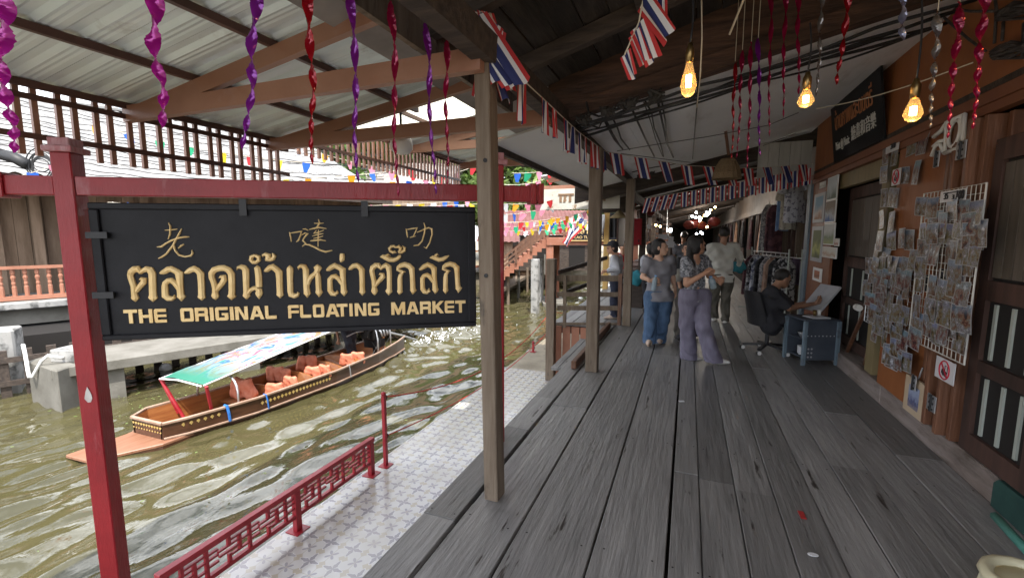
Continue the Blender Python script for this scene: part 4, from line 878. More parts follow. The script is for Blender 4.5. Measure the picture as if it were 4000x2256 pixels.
# far landing left of the bridge, with posts and boards
t = thing('far_landing', 'weathered plank landing on posts along the far bank before the footbridge', 'landing', onz(2040, 1090, -.6))
P_ = lambda x, y, z=-.7: onz(x, y, z)
a, c2, d2, e2 = P_(1970, 1125), P_(2085, 1062), P_(2085, 1045), P_(1900, 1090)
b = MB(); b.slab([a, c2, d2, e2], (0, 0, -.14)); b.build('deck', M['post'], t)
for x, y in ((1985, 1118), (2026, 1098), (2060, 1080), (2078, 1066)): b = MB(); p = P_(x, y); b.tube([p-V(0, 0, 1.9), p+V(0, 0, 2.2 if x in (2026,) else .5)], .07, 8); b.build('post', M['conc'] if x == 2026 else M['post'], t)
b = MB(); p = P_(2052, 1078); 
for k in range(4): b.box(p+V(0, .3, .1+k*.27), (1.3, .05, .22), rz=.5)
b.build('board_wall', M['woodwall'], t)
for k, (x, y, top) in enumerate(((2090, 1222, 1010), (2108, 1180, 1008))):
    p = onz(x, y, WZ); d = (p-CC) @ CF; zt = ond(x, top, d)[2]; b = MB(); b.bb((p[0]-.14, p[1]-.14, -2.6), (p[0]+.14, p[1]+.14, zt)); tag(b.build('mooring_post', M['mould'], bevel=.02), ['nearer mouldy white mooring post standing in the canal', 'farther white mooring post, half hidden by the nearer one'][k], 'post', 'mooring posts')
t = thing('bank_fence', 'far bank walkway fence of pale posts and rails, under the footbridge', 'fence', P_(2200, 1040, -.5))
pa, pb = P_(2130, 1068, -.55), P_(2330, 1018, -.55)
for k in range(13): b = MB(); p = pa+(pb-pa)*k/12; b.bb((p[0]-.06, p[1]-.06, -.6), (p[0]+.06, p[1]+.06, .5)); b.build('post', M['khaki'] if k % 3 else M['conc'], t)
for z in (.05, .42): b = MB(); b.bar(pa+V(0, 0, .55+z), pb+V(0, 0, .55+z), .05, .09); b.build('rail', M['white'] if z > .1 else M['terracotta'], t)
b = MB(); b.slab([pa, pb, pb+V(-1.6, .8, 0), pa+V(-1.6, .8, 0)], (0, 0, -.12)); b.build('deck', M['post'], t)
b = MB()
for k in range(26): p = pa+(pb-pa)*k/25+V(-1.4, .9, 0); b.bb((p[0]-.018, p[1]-.018, -.55), (p[0]+.018, p[1]+.018, 1.5))
for z in (.0, 1.45): b.bar(pa+V(-1.4, .9, .55+z), pb+V(-1.4, .9, .55+z), .04, .06)
b.build('iron_bars', M['iron'], t)
b = MB(); p = onz(2080, 1075, -.7)+V(-.3, .9, 0); b.box(p+V(0, 0, 1.05), (.95, .05, 1.2), rz=.4); bo = tag(b.build('notice_board', mat('blue notice board', (.05, .07, .16), (.08, .1, .2), scale=3)), 'dark blue notice board with rows of pale writing on the far landing', 'notice board')
b = MB()
for k in range(6): b.box(p+V(-.01+.015, -.032, 1.5-k*.16), (.7-.1*(k % 3), .012, .05), rz=.4)
b.build('lettering', M['white'], bo)
# ================================================================ footbridge
t = thing('footbridge', 'orange concrete footbridge with brown railings and stairs down to the far bank', 'footbridge', onz(2060, 1200, WZ))
BD = 18.9; bp = lambda x, y, d=BD: ond(x, y, d)
zt = bp(2135, 928)[2]; zb = bp(2135, 957)[2]; A = bp(2135, 930); B = bp(2620, 930); A[2] = B[2] = 0; u = (B-A)/np.linalg.norm(B-A); nb_ = V(-u[1], u[0], 0); LB = np.linalg.norm(B-A); ua = math.atan2(u[1], u[0])
BMx = np.array([u, nb_, V(0, 0, 1)]).T
def bbox(b, s0, s1, n0, n1, z0, z1): return b.box(A+u*(s0+s1)/2+nb_*(n0+n1)/2+V(0, 0, (z0+z1)/2), (s1-s0, n1-n0, z1-z0), M=BMx)
b = MB(); bbox(b, 0, LB, 0, 2.2, zb, zt); b.build('deck', M['salmon'], t)
for s, n_ in ((.0, .06), (.44, 1.7), (3.6, .06), (4.0, 1.7)): b = MB(); bbox(b, s, s+.3, n_, n_+.34, -1.35, zb-.002); b.build('pier', M['salmon'], t)
for s in (.0, 3.6): b = MB(); bbox(b, s-.12, s+.9, -.1, 2.3, -2.6, -1.352); b.build('footing', M['conc'], t)
ST = bp(1965, 1068)[2]; nst = 10; run = 1.95
st = MB()
for k in range(nst): bbox(st, -run*(k+1)/nst, -run*k/nst-.001, .1, 2.1, zt-(zt-ST)*(k+1)/nst-.3, zt-(zt-ST)*(k+.6)/nst)
st.build('stairs', M['salmon'], t)
for n_ in (.05, 2.12):
    b = MB()
    for s in np.arange(0, LB, .95): bbox(b, s, s+.1, n_, n_+.07, zt, zt+.62)
    for z in (.17, .36, .56): bbox(b, 0, LB, n_-.02, n_-.001, zt+z-.045, zt+z+.045)
    for f in (.33, .66, 1): q = A-u*run*f+nb_*n_; b.box(q+V(0, 0, zt-(zt-ST)*f+.25), (.1, .07, .7), rz=ua)
    for z in (.17, .36, .56): b.bar(A+nb_*n_+V(0, 0, zt+z), A-u*run*1.08+nb_*n_+V(0, 0, ST+z-.12), .03, .09)
    b.build('railing', M['brownwood'], t)
# sign on the bridge
t = thing('bridge_sign', 'black and gold market sign fixed to the side of the footbridge', 'sign', bp(2300, 930))
s0, s1 = (bp(2222, 900)-A) @ u, (bp(2222, 900)-A) @ u+2.3; z1, z0 = bp(2225, 866)[2], bp(2225, 941)[2]
b = MB(); bbox(b, s0, s1, -.1, -.05, z0, z1); b.build('board', M['gold'], t)
b = MB(); bbox(b, s0+.05, s1-.05, -.11, -.101, z0+.05, z1-.05); b.build('panel', M['signblack'], t)
def text(body, size, mtx, m, parent, name='lettering', ext=.004, align='LEFT'):
    cu = bpy.data.curves.new(name, 'FONT'); cu.body = body; cu.size = size; cu.extrude = ext; cu.align_x = align; cu.resolution_u = 3
    cu.materials.append(m); o = link(name, cu, parent, local=True); o.matrix_parent_inverse = Matrix.Translation(-Vector(parent.location)) if parent.parent is None else Matrix.Identity(4); o.matrix_basis = mtx
    bpy.context.view_layer.update(); me = bpy.data.meshes.new_from_object(o.evaluated_get(bpy.context.evaluated_depsgraph_get())); n_ = o.name; q = bpy.data.objects.new('tmp', me); COL.objects.link(q); q.parent = parent; q.matrix_parent_inverse = o.matrix_parent_inverse; q.matrix_basis = mtx; KIDS[parent.name].remove(o); bpy.data.objects.remove(o); q.name = name; KIDS[parent.name].append(q); return q
def basis(x, y, z, o):
    m_ = Matrix.Identity(4)
    for i, q in enumerate((x, y, z, o)):
        for r in range(3): m_[r][i] = float(q[r])
    return m_
o_ = A+u*(s0+.22)+nb_*-.112
text('ตลาดน้ำ', .36, basis(u, V(0, 0, 1), -nb_, o_+V(0, 0, z0+.3)), M['gold'], t, 'thai_lettering')
text('LAO TUK LUCK', .17, basis(u, V(0, 0, 1), -nb_, o_+V(0, 0, z0+.1)), M['gold'], t, 'english_lettering')
# ================================================================ flags: national tricolour and coloured bunting
M['fred'] = mat('flag red', (.5, .035, .04), rough=.75); M['fwhite'] = mat('flag white', (.74, .74, .76), rough=.75); M['fblue'] = mat('flag blue', (.025, .035, .14), rough=.75)
for k_, c_ in (('fred', (.5, .05, .04)), ('fwhite', (.75, .75, .75)), ('fblue', (.03, .04, .2))): translucent(M[k_], .25, c_)
FLG = [M['fred'], M['fwhite'], M['fblue']]
def flag_mesh(w, h, rg, fold=.4, skew=0.0, tatter=.0):
    """hangs from the x axis; stripes run downwards"""
    b = MB(); edges = [0, .165, .333, .5, .667, .835, 1]; cols = [0, 1, 2, 2, 1, 0]; nz_ = 7; ph = rg.random()*6; nw = rg.uniform(.8, 1.6)
    def pt(uu, vv):
        a = math.sin(ph+uu*6.28*nw); sq = 1-fold*vv*.55
        return ((uu-.5)*w*sq+skew*vv*h+.02*vv*a*w, .16*w*a*(.3+vv)*(.4+fold), -h*vv*(1-.06*math.sin(uu*7+ph)*tatter)-.02*h*math.sin(uu*9+ph)*vv)
    for c_ in range(6):
        us = [edges[c_], (edges[c_]+edges[c_+1])/2, edges[c_+1]]
        b.grid([[pt(uu, v/nz_) for uu in us] for v in range(nz_+1)], cols[c_])
    return b.mesh('flag', FLG, smooth=True)
def garland(name, label, pts, flags, group, seed, wr=.004):
    """pts: polyline of string in world; flags: list of (f along 0..1, w, h, fold, skew)"""
    rg = random.Random(seed); P = [np.array(p) for p in pts]; t = thing(name, label, 'flag string', P[0], group)
    d = np.r_[0, np.cumsum([np.linalg.norm(q-p) for p, q in zip(P, P[1:])])]; tot = d[-1]
    at = lambda f: np.array([np.interp(f*tot, d, [p[i] for p in P]) for i in range(3)])
    b = MB(); b.tube([at(f)-V(0, 0, 0) for f in np.linspace(0, 1, 30)], wr, 5); b.build('string', M['string'], t)
    for f, w, h, fold, skew in flags:
        p, q = at(max(0, f-.01)), at(min(1, f+.01)); x = (q-p)/np.linalg.norm(q-p)
        y = V(-x[1], x[0], 0); y /= np.linalg.norm(y); o = link('flag', flag_mesh(w, h, rg, fold, skew, .5), t, local=True)
        z = V(0, 0, 1); yy = np.cross(z, x); yy /= np.linalg.norm(yy); xx = x
        m_ = basis(xx, yy, z, at(f)-P[0]); o.matrix_basis = m_
    return t
pg = [onx(x, y, -.955) for x, y in ((2000, 268), (2060, 328), (2110, 374), (2180, 440), (2260, 515), (2365, 592))]
Lf = [(.055, .13, .25, .15, 0), (.2, .15, .22, .2, .0), (.28, .1, .2, .6, .1), (.39, .15, .24, .25, .05), (.47, .13, .22, .5, 0), (.55, .12, .26, .3, 0), (.63, .12, .24, .5, .05), (.74, .15, .25, .3, .1), (.83, .13, .24, .3, .1), (.92, .12, .25, .3, 0), (.98, .12, .22, .5, .1)]
garland('flag_garland', 'string of red, white and blue flags sagging along the roof beam from the first post', pg, Lf, 'national flag strings', 1)
pa_, pb_ = onx(2365, 592, -1.0), onx(3175, 640, 1.72); mid = (pa_+pb_)/2-V(0, 0, .1)
garland('flag_garland', 'upper string of small national flags crossing the boardwalk to the blue post', [pa_, pa_*.66+pb_*.34-V(0, 0, .12), pa_*.33+pb_*.67-V(0, 0, .11), pb_], [(.04+.1*k, .19, .25, .2, .3+.1*(k % 3)) for k in range(10)], 'national flag strings', 2)
pa_, pb_ = ony(2525, 775, 8.35), ony(3165, 655, 8.2)
garland('flag_garland', 'lower string of small national flags rising from the third post to the right wall', [pa_, pa_*.5+pb_*.5-V(0, 0, .02), pb_], [(.02+.06*k, .12, .25, .1, -.35 if k < 4 else -.05) for k in range(17)], 'national flag strings', 3)
pp = [onx(1860, 150, -1.05), onx(1880, 190, -1.0), onx(1930, 120, -.98), onx(1975, 200, -.96)]
a = onx(1890, 60, -1.09)
garland('flag_garland', 'bunch of tangled national flags tied round the top of the first timber post', [onx(1828, 125, -1.14), onx(1865, 50, -1.1), onx(1905, 45, -1.08), onx(1945, 110, -1.04)], [(.02, .1, .3, .3, 0), (.1, .12, .36, .2, .1), (.3, .14, .42, -.2, .05), (.45, .12, .46, .2, .08), (.55, .12, .4, .1, .15), (.68, .12, .42, .3, .1), (.9, .12, .4, .3, .25), (.98, .12, .36, .1, .3)], 'national flag strings', 4)
a = ony(2520, -40, 2.3); c_ = ony(2440, 215, 2.4)
garland('flag_garland', 'short twisted bunch of national flags hanging under the dark roof boards', [a, (a+c_)/2+V(.02, 0, 0), c_], [(.15, .11, .24, .3, 0), (.5, .1, .2, .4, .05), (.62, .08, .16, .5, .1), (.97, .07, .13, .6, .1)], 'national flag strings', 5)
a = ony(2545, -60, 2.3); garland('flag_garland', 'small flag tip hanging at the top edge near the twisted bunch', [a, a+V(.16, 0, .03)], [(.2, .07, .16, .4, 0)], 'national flag strings', 6)
# big flag by the bridge
t = thing('hanging_flag', 'large national flag drooping from a leaning pole before the footbridge', 'flag', ond(2215, 930, 16)); fm = MB(); rg = random.Random(3)
q0 = ond(2255, 842, 16); 
for c_, (e0, e1, mi) in enumerate(((0, .17, 0), (.17, .34, 1), (.34, .66, 2), (.66, .83, 1), (.83, 1, 0))):
    fm.grid([[q0+CR*(-.05-.5*v+.42*(1-uu)*(1-v*.5)+.05*math.sin(v*6+uu*3))+CF*.1*math.sin(v*9+uu*4)-V(0, 0, .95*v+.18*(1-uu)) for uu in (e0, (e0+e1)/2, e1)] for v in np.linspace(0, 1, 9)], mi)
fm.build('cloth', FLG, t, smooth=True); b = MB(); b.tube([ond(2262, 836, 16), ond(2215, 936, 16.02)], .02, 6); b.build('pole', M['white'], t)
BUN = [mat('bunting '+n_, c_, rough=.6) for n_, c_ in (('white', (.75, .75, .76)), ('orange', (.75, .33, .01)), ('blue', (.02, .12, .55)), ('green', (.03, .42, .2)), ('pink', (.7, .25, .35)), ('red', (.62, .04, .05)), ('yellow', (.75, .55, .03)))]
for m_ in BUN: translucent(m_, .35, tuple(m_.node_tree.nodes['Principled BSDF'].inputs['Base Color'].default_value[:3]))
bme = []
for m_ in BUN:
    b = MB(); b.add([(-.07, 0, 0), (.07, 0, 0), (.075, .004, -.05), (.03, .012, -.19), (-.028, .012, -.19), (-.072, .004, -.05)], [(0, 1, 2, 5), (5, 2, 3, 4)]); bme.append(b.mesh('pennant', [m_]))
def bunting(label, p, q, n, sag, seed, sc=1.0, grp='bunting strings over the canal'):
    rg = random.Random(seed); p, q = np.array(p), np.array(q); t = thing('bunting', label, 'bunting', p, grp)
    at = lambda f: p+(q-p)*f-V(0, 0, sag*4*f*(1-f)); b = MB(); b.tube([at(f) for f in np.linspace(0, 1, 16)], .006, 4); b.build('cord', M['string'], t)
    for k in range(n):
        f = (k+.5)/n; x = q-p; a = math.atan2(x[1], x[0])+rg.gauss(0, .35); o = link('pennant', bme[(k+rg.randint(0, 2)) % 7], t, local=True); o.scale = (sc*rg.uniform(.85, 1.1),)*3; o.rotation_euler = (rg.gauss(0, .2), rg.gauss(0, .2), a); o.location = tuple(at(f)-p)
ends = [((1950, 795, 9), (2290, 735, 9.5), 8, 'first bunting string below the end of the red beam'), ((1950, 838, 10), (2240, 765, 11), 8, 'second bunting string below the end of the red beam'), ((1900, 870, 11), (2330, 815, 12.5), 12, 'third bunting string down from the red beam'),
 ((1900, 882, 13), (2330, 850, 14), 14, 'bunting string in front of the pink roof, higher one'), ((1900, 900, 14.5), (2330, 868, 15.5), 16, 'bunting string in front of the pink roof, lower one'), ((1900, 862, 16), (2400, 845, 17), 18, 'dense far bunting string by the stairs of the footbridge'),
 ((2100, 880, 13), (2330, 800, 14), 10, 'steep bunting string near the drooping flag'), ((2150, 845, 15), (2340, 870, 15), 9, 'level bunting string above the drooping flag'),
 ((2000, 676, 9), (2330, 600, 9.5), 8, 'bunting string against the green tree, right of the first post'), ((1960, 720, 10), (2200, 665, 10.5), 6, 'short bunting string against the tree above the beam end'),
 ((-100, 712, 7.5), (330, 585, 8), 5, 'bunting string at the left, by the cable coil'), ((420, 790, 9), (1950, 792, 11), 30, 'long bunting string in the gap above the black sign'), ((560, 800, 10), (1890, 778, 12), 26, 'second long bunting string in the gap above the black sign'),
 ((300, 470, 8), (1250, 640, 9), 8, 'sparse bunting string behind the near slatted screen'), ((560, 700, 8), (1640, 655, 10), 12, 'bunting string just above the middle of the red beam'), ((1120, 560, 9), (1800, 700, 11), 8, 'bunting string behind the second slatted screen'), ((1500, 710, 10), (1880, 640, 10.5), 6, 'short bunting string left of the first post')]
for k, (a, c_, n, lb) in enumerate(ends): bunting(lb, ond(*a), ond(*c_), n, .12, 40+k, .95)
# ================================================================ the long wooden boat
M['hull'] = mat('varnished hull', (.045, .018, .01), (.085, .036, .019), rough=.32, scale=3, st=(3, .6, 6), coat=.3)
M['hullin'] = mat('varnished inner planks', (.22, .075, .024), (.32, .13, .042), rough=.4, scale=3, st=(3, .5, 6), coat=.3)
M['boatdeck'] = mat('worn bow deck', (.2, .085, .045), (.28, .14, .085), rough=.45, scale=3, st=(8, .7, 3))
M['trim'] = mat('pale rubbed trim', (.24, .15, .1), (.34, .24, .18), rough=.5, scale=5)
M['goldleaf'] = mat('gold stencil', (.4, .27, .08), (.5, .36, .13), rough=.45, scale=9)
BX = -7.22
yv_ = [3.98, 4.25, 5.2, 6.9, 8.3, 9.3, 9.8]; wv_ = [.36, .5, .54, .57, .52, .42, .34]; zv_ = [-1.19, -1.18, -1.17, -1.17, -1.16, -1.14, -1.12]; cx_ = [-7.43, -7.43, -7.2, -7.09, -7.1, -7.2, -7.25]
bw = lambda y: np.interp(y, yv_, wv_); bz = lambda y: np.interp(y, yv_, zv_); bcx = lambda y: np.interp(y, yv_, cx_)
boat = thing('longtail_boat', 'long varnished wooden passenger boat with a printed sunshade passing on the canal', 'boat', (BX, 6.8, WZ))
ys = np.r_[3.98, 4.1, np.linspace(4.25, 9.8, 24)]
b = MB(); rows = []
for y in ys:
    w, z, c = bw(y), bz(y), bcx(y); rows.append([(c-w*.86, y, -1.62), (c-w*.97, y, -1.42), (c-w, y, z), (c-w+.035, y, z), (c-w*.9+.03, y, -1.47), (c+w*.9-.03, y, -1.47), (c+w-.035, y, z), (c+w, y, z), (c+w*.97, y, -1.42), (c+w*.86, y, -1.62)])
b.grid([[r[i] for i in (0, 1, 2)] for r in rows], 0); b.grid([[r[i] for i in (7, 8, 9)] for r in rows], 0)
b.grid([[r[i] for i in (3, 4, 5, 6)] for r in rows], 1); b.add(rows[0], [tuple(range(10))], 0); b.add(rows[-1], [tuple(range(10))], 0)
c0, w0 = bcx(3.98), bw(3.98); b.quad((c0-w0, 3.98, -1.19), (c0+w0, 3.98, -1.19), (c0+w0*.9, 3.98, -1.47), (c0-w0*.9, 3.98, -1.47))
b.build('hull', [M['hull'], M['hullin']], boat)
b = MB()
for sgn in (-1, 1): b.tube([(bcx(y)+sgn*bw(y), y, bz(y)+.01) for y in ys], .026, 6)
b.tube([(c0-w0, 3.98, -1.18), (c0+w0, 3.98, -1.18)], .028, 6); b.build('gunwale', M['trim'], boat)
b = MB()
for sgn in (-1, 1): b.tube([(bcx(y)+sgn*(bw(y)*.97+.015), y, -1.41-.02*(y > 9)) for y in ys], .018, 6)
b.build('rub_rail', M['trim'], boat)
b = MB(); tip = 3.2
P0 = [(c0-.36-.16, 4.4, -1.425), (c0-.4, 3.9, -1.425), (-7.86, tip, -1.43), (-7.36, tip+.02, -1.43), (c0+.47, 3.9, -1.425), (c0+.5, 4.4, -1.425)]
b.slab(P0, (0, 0, -.05)); b.build('bow_deck', M['boatdeck'], boat, bevel=.01)
b = MB(); b.slab([(p[0]+(.0), p[1]+(.05 if i in (2, 3) else 0), -1.476) for i, p in enumerate(P0)], (0, 0, -.12)); b.build('bow_bottom', M['hull'], boat)
b = MB()
for k in range(11):
    f = (k+.5)/11; x = c0-w0*.96+2*w0*.96*f
    for dz, s in ((0, .022), (-.075, .014)): b.slab([(x-s*1.3, 3.972, -1.245+dz), (x, 3.972, -1.225+dz-.01), (x+s*1.3, 3.972, -1.245+dz), (x, 3.972, -1.245+dz-s*1.4)], (0, -.003, 0))
for k in range(20):
    y = 5.3+k*.075; x = bcx(y)+bw(y)*.985+.004; b.slab([(x, y-.03, -1.27), (x, y, -1.235), (x, y+.03, -1.27), (x, y, -1.31)], (.004, 0, 0))
for k in range(6):
    y = 4.2+k*.09; x = bcx(y)+bw(y)*.985+.006; b.slab([(x, y-.03, -1.25), (x, y, -1.225), (x, y+.03, -1.25), (x, y, -1.29)], (.004, 0, 0))
b.build('gold_ornament', M['goldleaf'], boat)
for y, h in ((5.65, .0), (6.35, .06), (7.05, .08), (7.6, .08)):
    b = MB(); w, c = bw(y)-.045, bcx(y); pts = [(c-w, y, -1.4), (c+w, y, -1.4)]+[(c+w-2*w*f, y+.08, -1.24+h+.08*math.sin(math.pi*f)) for f in np.linspace(0, 1, 9)]
    b.slab(pts, (0, .025, 0)); b.build('backrest', M['hullin'], boat)
    b = MB(); b.bb((c-w, y-.38, -1.385), (c+w, y-.02, -1.36)); b.build('seat', M['hullin'], boat)
sun_m = bpy.data.materials.new('printed sunshade'); sun_m.use_nodes = True
_t = sun_m.node_tree; _n = _t.nodes; _l = _t.links; _b = _n['Principled BSDF']; _b.inputs['Roughness'].default_value = .5
_tc = _n.new('ShaderNodeTexCoord'); _mp = _n.new('ShaderNodeMapping'); _mp.inputs['Scale'].default_value = (2.2, .8, 1); _mp.inputs['Rotation'].default_value = (0, 0, .5); _l.new(_tc.outputs['Object'], _mp.inputs[0])
_z = _n.new('ShaderNodeTexNoise'); _z.inputs['Scale'].default_value = 1.5; _z.inputs['Detail'].default_value = 3; _z.inputs['Distortion'].default_value = 2.2; _l.new(_mp.outputs[0], _z.inputs[0])
_r = _n.new('ShaderNodeValToRGB'); _r.color_ramp.interpolation = 'CONSTANT'; E_ = _r.color_ramp.elements
E_[0].position = 0; E_[0].color = (.03, .2, .12, 1); E_[1].position = .36; E_[1].color = (.03, .09, .25, 1)
for p_, c_ in ((.42, (.23, .27, .32)), (.5, (.25, .28, .31)), (.545, (.22, .07, .11)), (.575, (.24, .22, .2)), (.61, (.28, .13, .035)), (.66, (.08, .09, .25)), (.7, (.26, .13, .14))): q_ = E_.new(p_); q_.color = c3(c_)
_l.new(_z.outputs[0], _r.inputs[0]); _s = _n.new('ShaderNodeSeparateXYZ'); _l.new(_tc.outputs['Object'], _s.inputs[0]); _m = _n.new('ShaderNodeMapRange'); _m.inputs[1].default_value = 5.3; _m.inputs[2].default_value = 4.6; _l.new(_s.outputs[1], _m.inputs[0])
_x = _n.new('ShaderNodeMix'); _x.data_type = 'RGBA'; _l.new(_m.outputs[0], _x.inputs[0]); _l.new(_r.outputs[0], _x.inputs[6]); _x.inputs[7].default_value = (.015, .15, .095, 1); _l.new(_x.outputs[2], _b.inputs['Base Color'])
b = MB(); cnx = lambda y: -7.41+.02*(y-4.45)
cz = lambda y: -.74+.33*min(1, (y-4.4)/2.7)+.06*max(0, (y-7.1)/2)
b.grid([[(cnx(y)+q*.5, y+(.06*abs(q)), cz(y)+.05*(1-q*q)+.008*math.sin(y*9+q*4)) for q in np.linspace(-1, 1, 9)] for y in np.linspace(4.45, 9.2, 40)])
b.build('sunshade', sun_m, boat, smooth=True)
b = MB()
for q in (-1, 1): b.tube([(cnx(y)+q*.5, y+.06, cz(y)-.012) for y in np.linspace(4.45, 9.2, 20)], .012, 6)
b.tube([(-7.91, 4.48, cz(4.45)-.015), (-7.41, 4.45, cz(4.45)+.035), (-6.91, 4.48, cz(4.45)-.015)], .014, 6); b.build('shade_edge', M['white'], boat)
for p, q in (((-7.93, 4.5, -.75), (-7.75, 4.62, -1.36)), ((-6.83, 4.5, -.75), (-6.93, 4.62, -1.2)), ((-7.93, 4.5, -.75), (-7.6, 4.6, -1.4)), ((-7.72, 6.2, -1.18), (-7.7, 6.2, -1.42)), ((-7.6, 7.0, -1.16), (-7.6, 7.02, -1.44))):
    b = MB(); b.tube([p, q], .026, 8); b.build('red_post', M['railred'], boat)
for y in (4.95, 8.35, 9.0):
    b = MB(); c, w = bcx(y), bw(y)-.03; b.tube([(c-w*math.cos(a), y+.05*math.sin(a), bz(y)+(cz(y)-bz(y)-.02)*math.sin(a)**.6) for a in np.linspace(0, math.pi, 15)], .017, 8); b.build('hoop', M['metal'], boat, smooth=True)
for y, m_, nm in ((4.75, 'blue', 'strap'), (5.35, 'blue', 'strap'), (7.25, 'grey', 'strap')):
    b = MB(); x = bcx(y)+bw(y); b.tube([(x-.03, y, -1.14), (x+.03, y, -1.14), (x+.045, y+.01, -1.25), (x+.035, y+.03, -1.4)], .022 if y < 5 else .012, 6); b.build('fender_strap', mat('blue strap', (.03, .16, .5), rough=.5) if m_ == 'blue' else M['metal'], boat)
# long-tail engine on the stern
en = thing('boat_engine', 'black greasy car engine on a swivel at the stern of the wooden boat', 'engine', (-7.2, 8.95, -1.1)); M['grease'] = mat('greasy engine metal', (.015, .015, .016), (.07, .065, .06), rough=.45, metal=.5, scale=22, lo=.4, hi=.7)
b = MB(); b.bb((-7.4, 8.7, -.98), (-7.02, 9.2, -.68)); b.bb((-7.36, 8.74, -.68), (-7.06, 9.14, -.55)); b.bb((-7.3, 8.62, -.95), (-7.1, 8.7, -.7)); b.build('engine_block', M['grease'], en, bevel=.02)
b = MB()
for k in range(4): b.tube([(-7.02, 8.8+k*.11, -.72), (-6.9, 8.82+k*.11, -.76), (-6.88, 8.85+k*.1, -.9)], .022, 8)
b.build('exhaust', M['metal'], en, smooth=True)
b = MB(); b.lathe([(0, -.02), (.12, -.02), (.12, .02), (0, .02)], 16, c=(-7.2, 8.6, -.8), M=np.array([[1, 0, 0], [0, 0, 1], [0, 1, 0]])); b.lathe([(0, -.02), (.06, -.02), (.06, .02), (0, .02)], 12, c=(-7.05, 8.6, -.68), M=np.array([[1, 0, 0], [0, 0, 1], [0, 1, 0]])); b.build('pulley', M['grease'], en)
b = MB(); b.lathe([(0, 0), (.09, 0), (.1, .05), (.07, .1), (0, .11)], 14, c=(-7.2, 8.95, -.55)); b.build('air_filter', M['grease'], en, smooth=True)
b = MB(); b.tube([(-7.2, 9.2, -.85), (-7.22, 10.2, -1.2), (-7.25, 11.2, -1.6)], .03, 8); b.build('tail_shaft', M['metal'], en)
b = MB(); b.tube([(-7.2, 8.7, -.75), (-7.25, 8.35, -.72), (-7.32, 8.12, -.78)], .016, 8); b.build('tiller', M['metal'], en)
b = MB(); b.tube([(-7.2, 8.95, -1.42), (-7.2, 8.95, -.98)], .05, 10); b.bb((-7.4, 8.8, -1.2), (-7.0, 9.1, -1.0)); b.build('swivel_mount', M['iron'], en)
b = MB(); rg = random.Random(6)
for k in range(7): b.tube([(-7.0+rg.uniform(-.4, .1), 8.75+rg.uniform(0, .4), -.6), (-6.95+rg.uniform(-.3, .1), 8.7+rg.random()*.5, -.8-rg.random()*.3), (-7+rg.uniform(-.3, .2), 8.5+rg.random()*.6, -1.3)], .009, 5)
b.build('hose', M['cable'], en)
b = MB(); b.lathe([(0, 0), (.04, .0), (.042, .14), (.018, .18), (.018, .2), (0, .2)], 12, c=(-7.0, 8.25, -1.36)); tag(b.build('water_bottle', mat('clear bottle', (.55, .68, .8), rough=.1, trans=.6), smooth=True), 'small clear drinking bottle standing on the boat floor near the engine', 'bottle')
# life jackets lying on the benches
M['jacket'] = mat('life jacket orange', (.55, .155, .08), (.64, .24, .15), rough=.65, scale=9, bump=.4, bs=14)
def jacket(label, c, sc, rz, seed):
    rg = np.random.RandomState(seed); ph = rg.rand(6)*6; ca, sa = math.cos(rz), math.sin(rz)
    def f(P):
        q = np.stack([P[:, 0]*ca+P[:, 1]*sa, -P[:, 0]*sa+P[:, 1]*ca, P[:, 2]], 1)
        d = []
        for sx, tl in ((-1, .5*rg0[0]), (1, -.5*rg0[1])):
            r = q-V(sx*.1, 0, .14); rr = np.stack([r[:, 0]*math.cos(tl)-r[:, 2]*math.sin(tl), r[:, 1], r[:, 0]*math.sin(tl)+r[:, 2]*math.cos(tl)], 1)
            k = np.abs(rr)-V(.055, .012, .12); d.append(np.linalg.norm(np.maximum(k, 0), axis=1)+np.minimum(k.max(1), 0)-.045)
        d.append(cone(q, V(-.09, .01, .03), V(.09, .01, .03), .04, .04))
        o = union(d, .03)+.007*np.sin(26*P[:, 0]+ph[0]+14*P[:, 2])*np.sin(31*P[:, 2]+ph[1])+.003*np.sin(50*P[:, 1]+40*P[:, 0]+ph[2]); return o
    rg0 = rg.rand(2)
    t = sdmesh('life_jacket', [(f, V(-.3, -.2, -.06), V(.3, .2, .36), .016)], M['jacket']); t.location = tuple(c); t.scale = (sc,)*3; tag(t, label, 'life jacket', 'life jackets in the boat')
B_ = lambda q, y: (bcx(y)+q*bw(y), y)
for k, (q, y, z, sc, rz, lb) in enumerate(((-.35, 5.5, -1.3, 1.15, .2, 'largest orange life jacket, propped upright at the front bench of the boat'), (.5, 5.75, -1.3, .8, .5, 'orange life jacket lying by the near gunwale, frontmost'), (.68, 6.0, -1.22, .75, .1, 'orange life jacket peeking over the near gunwale behind the frontmost one'),
 (-.62, 6.28, -1.24, .9, .3, 'orange life jacket at the far side, left of the second backrest'), (-.3, 6.32, -1.24, .85, -.1, 'crumpled orange life jacket on the second backrest of the boat'), (.45, 6.6, -1.24, .85, .4, 'orange life jacket on the near side before the third backrest'), (.72, 6.75, -1.2, .75, 0, 'orange life jacket touching the near gunwale amidships'),
 (-.55, 7.0, -1.22, 1.0, .6, 'orange life jacket heaped on the far end of the third backrest'), (.4, 7.6, -1.22, .8, .2, 'orange life jacket in front of the boatman, left one'), (.72, 7.75, -1.2, .8, .3, 'orange life jacket in front of the boatman, right one at the gunwale'))):
    x, _ = B_(q, y); jacket(lb, (x, y, z-.04), sc, rz, k)
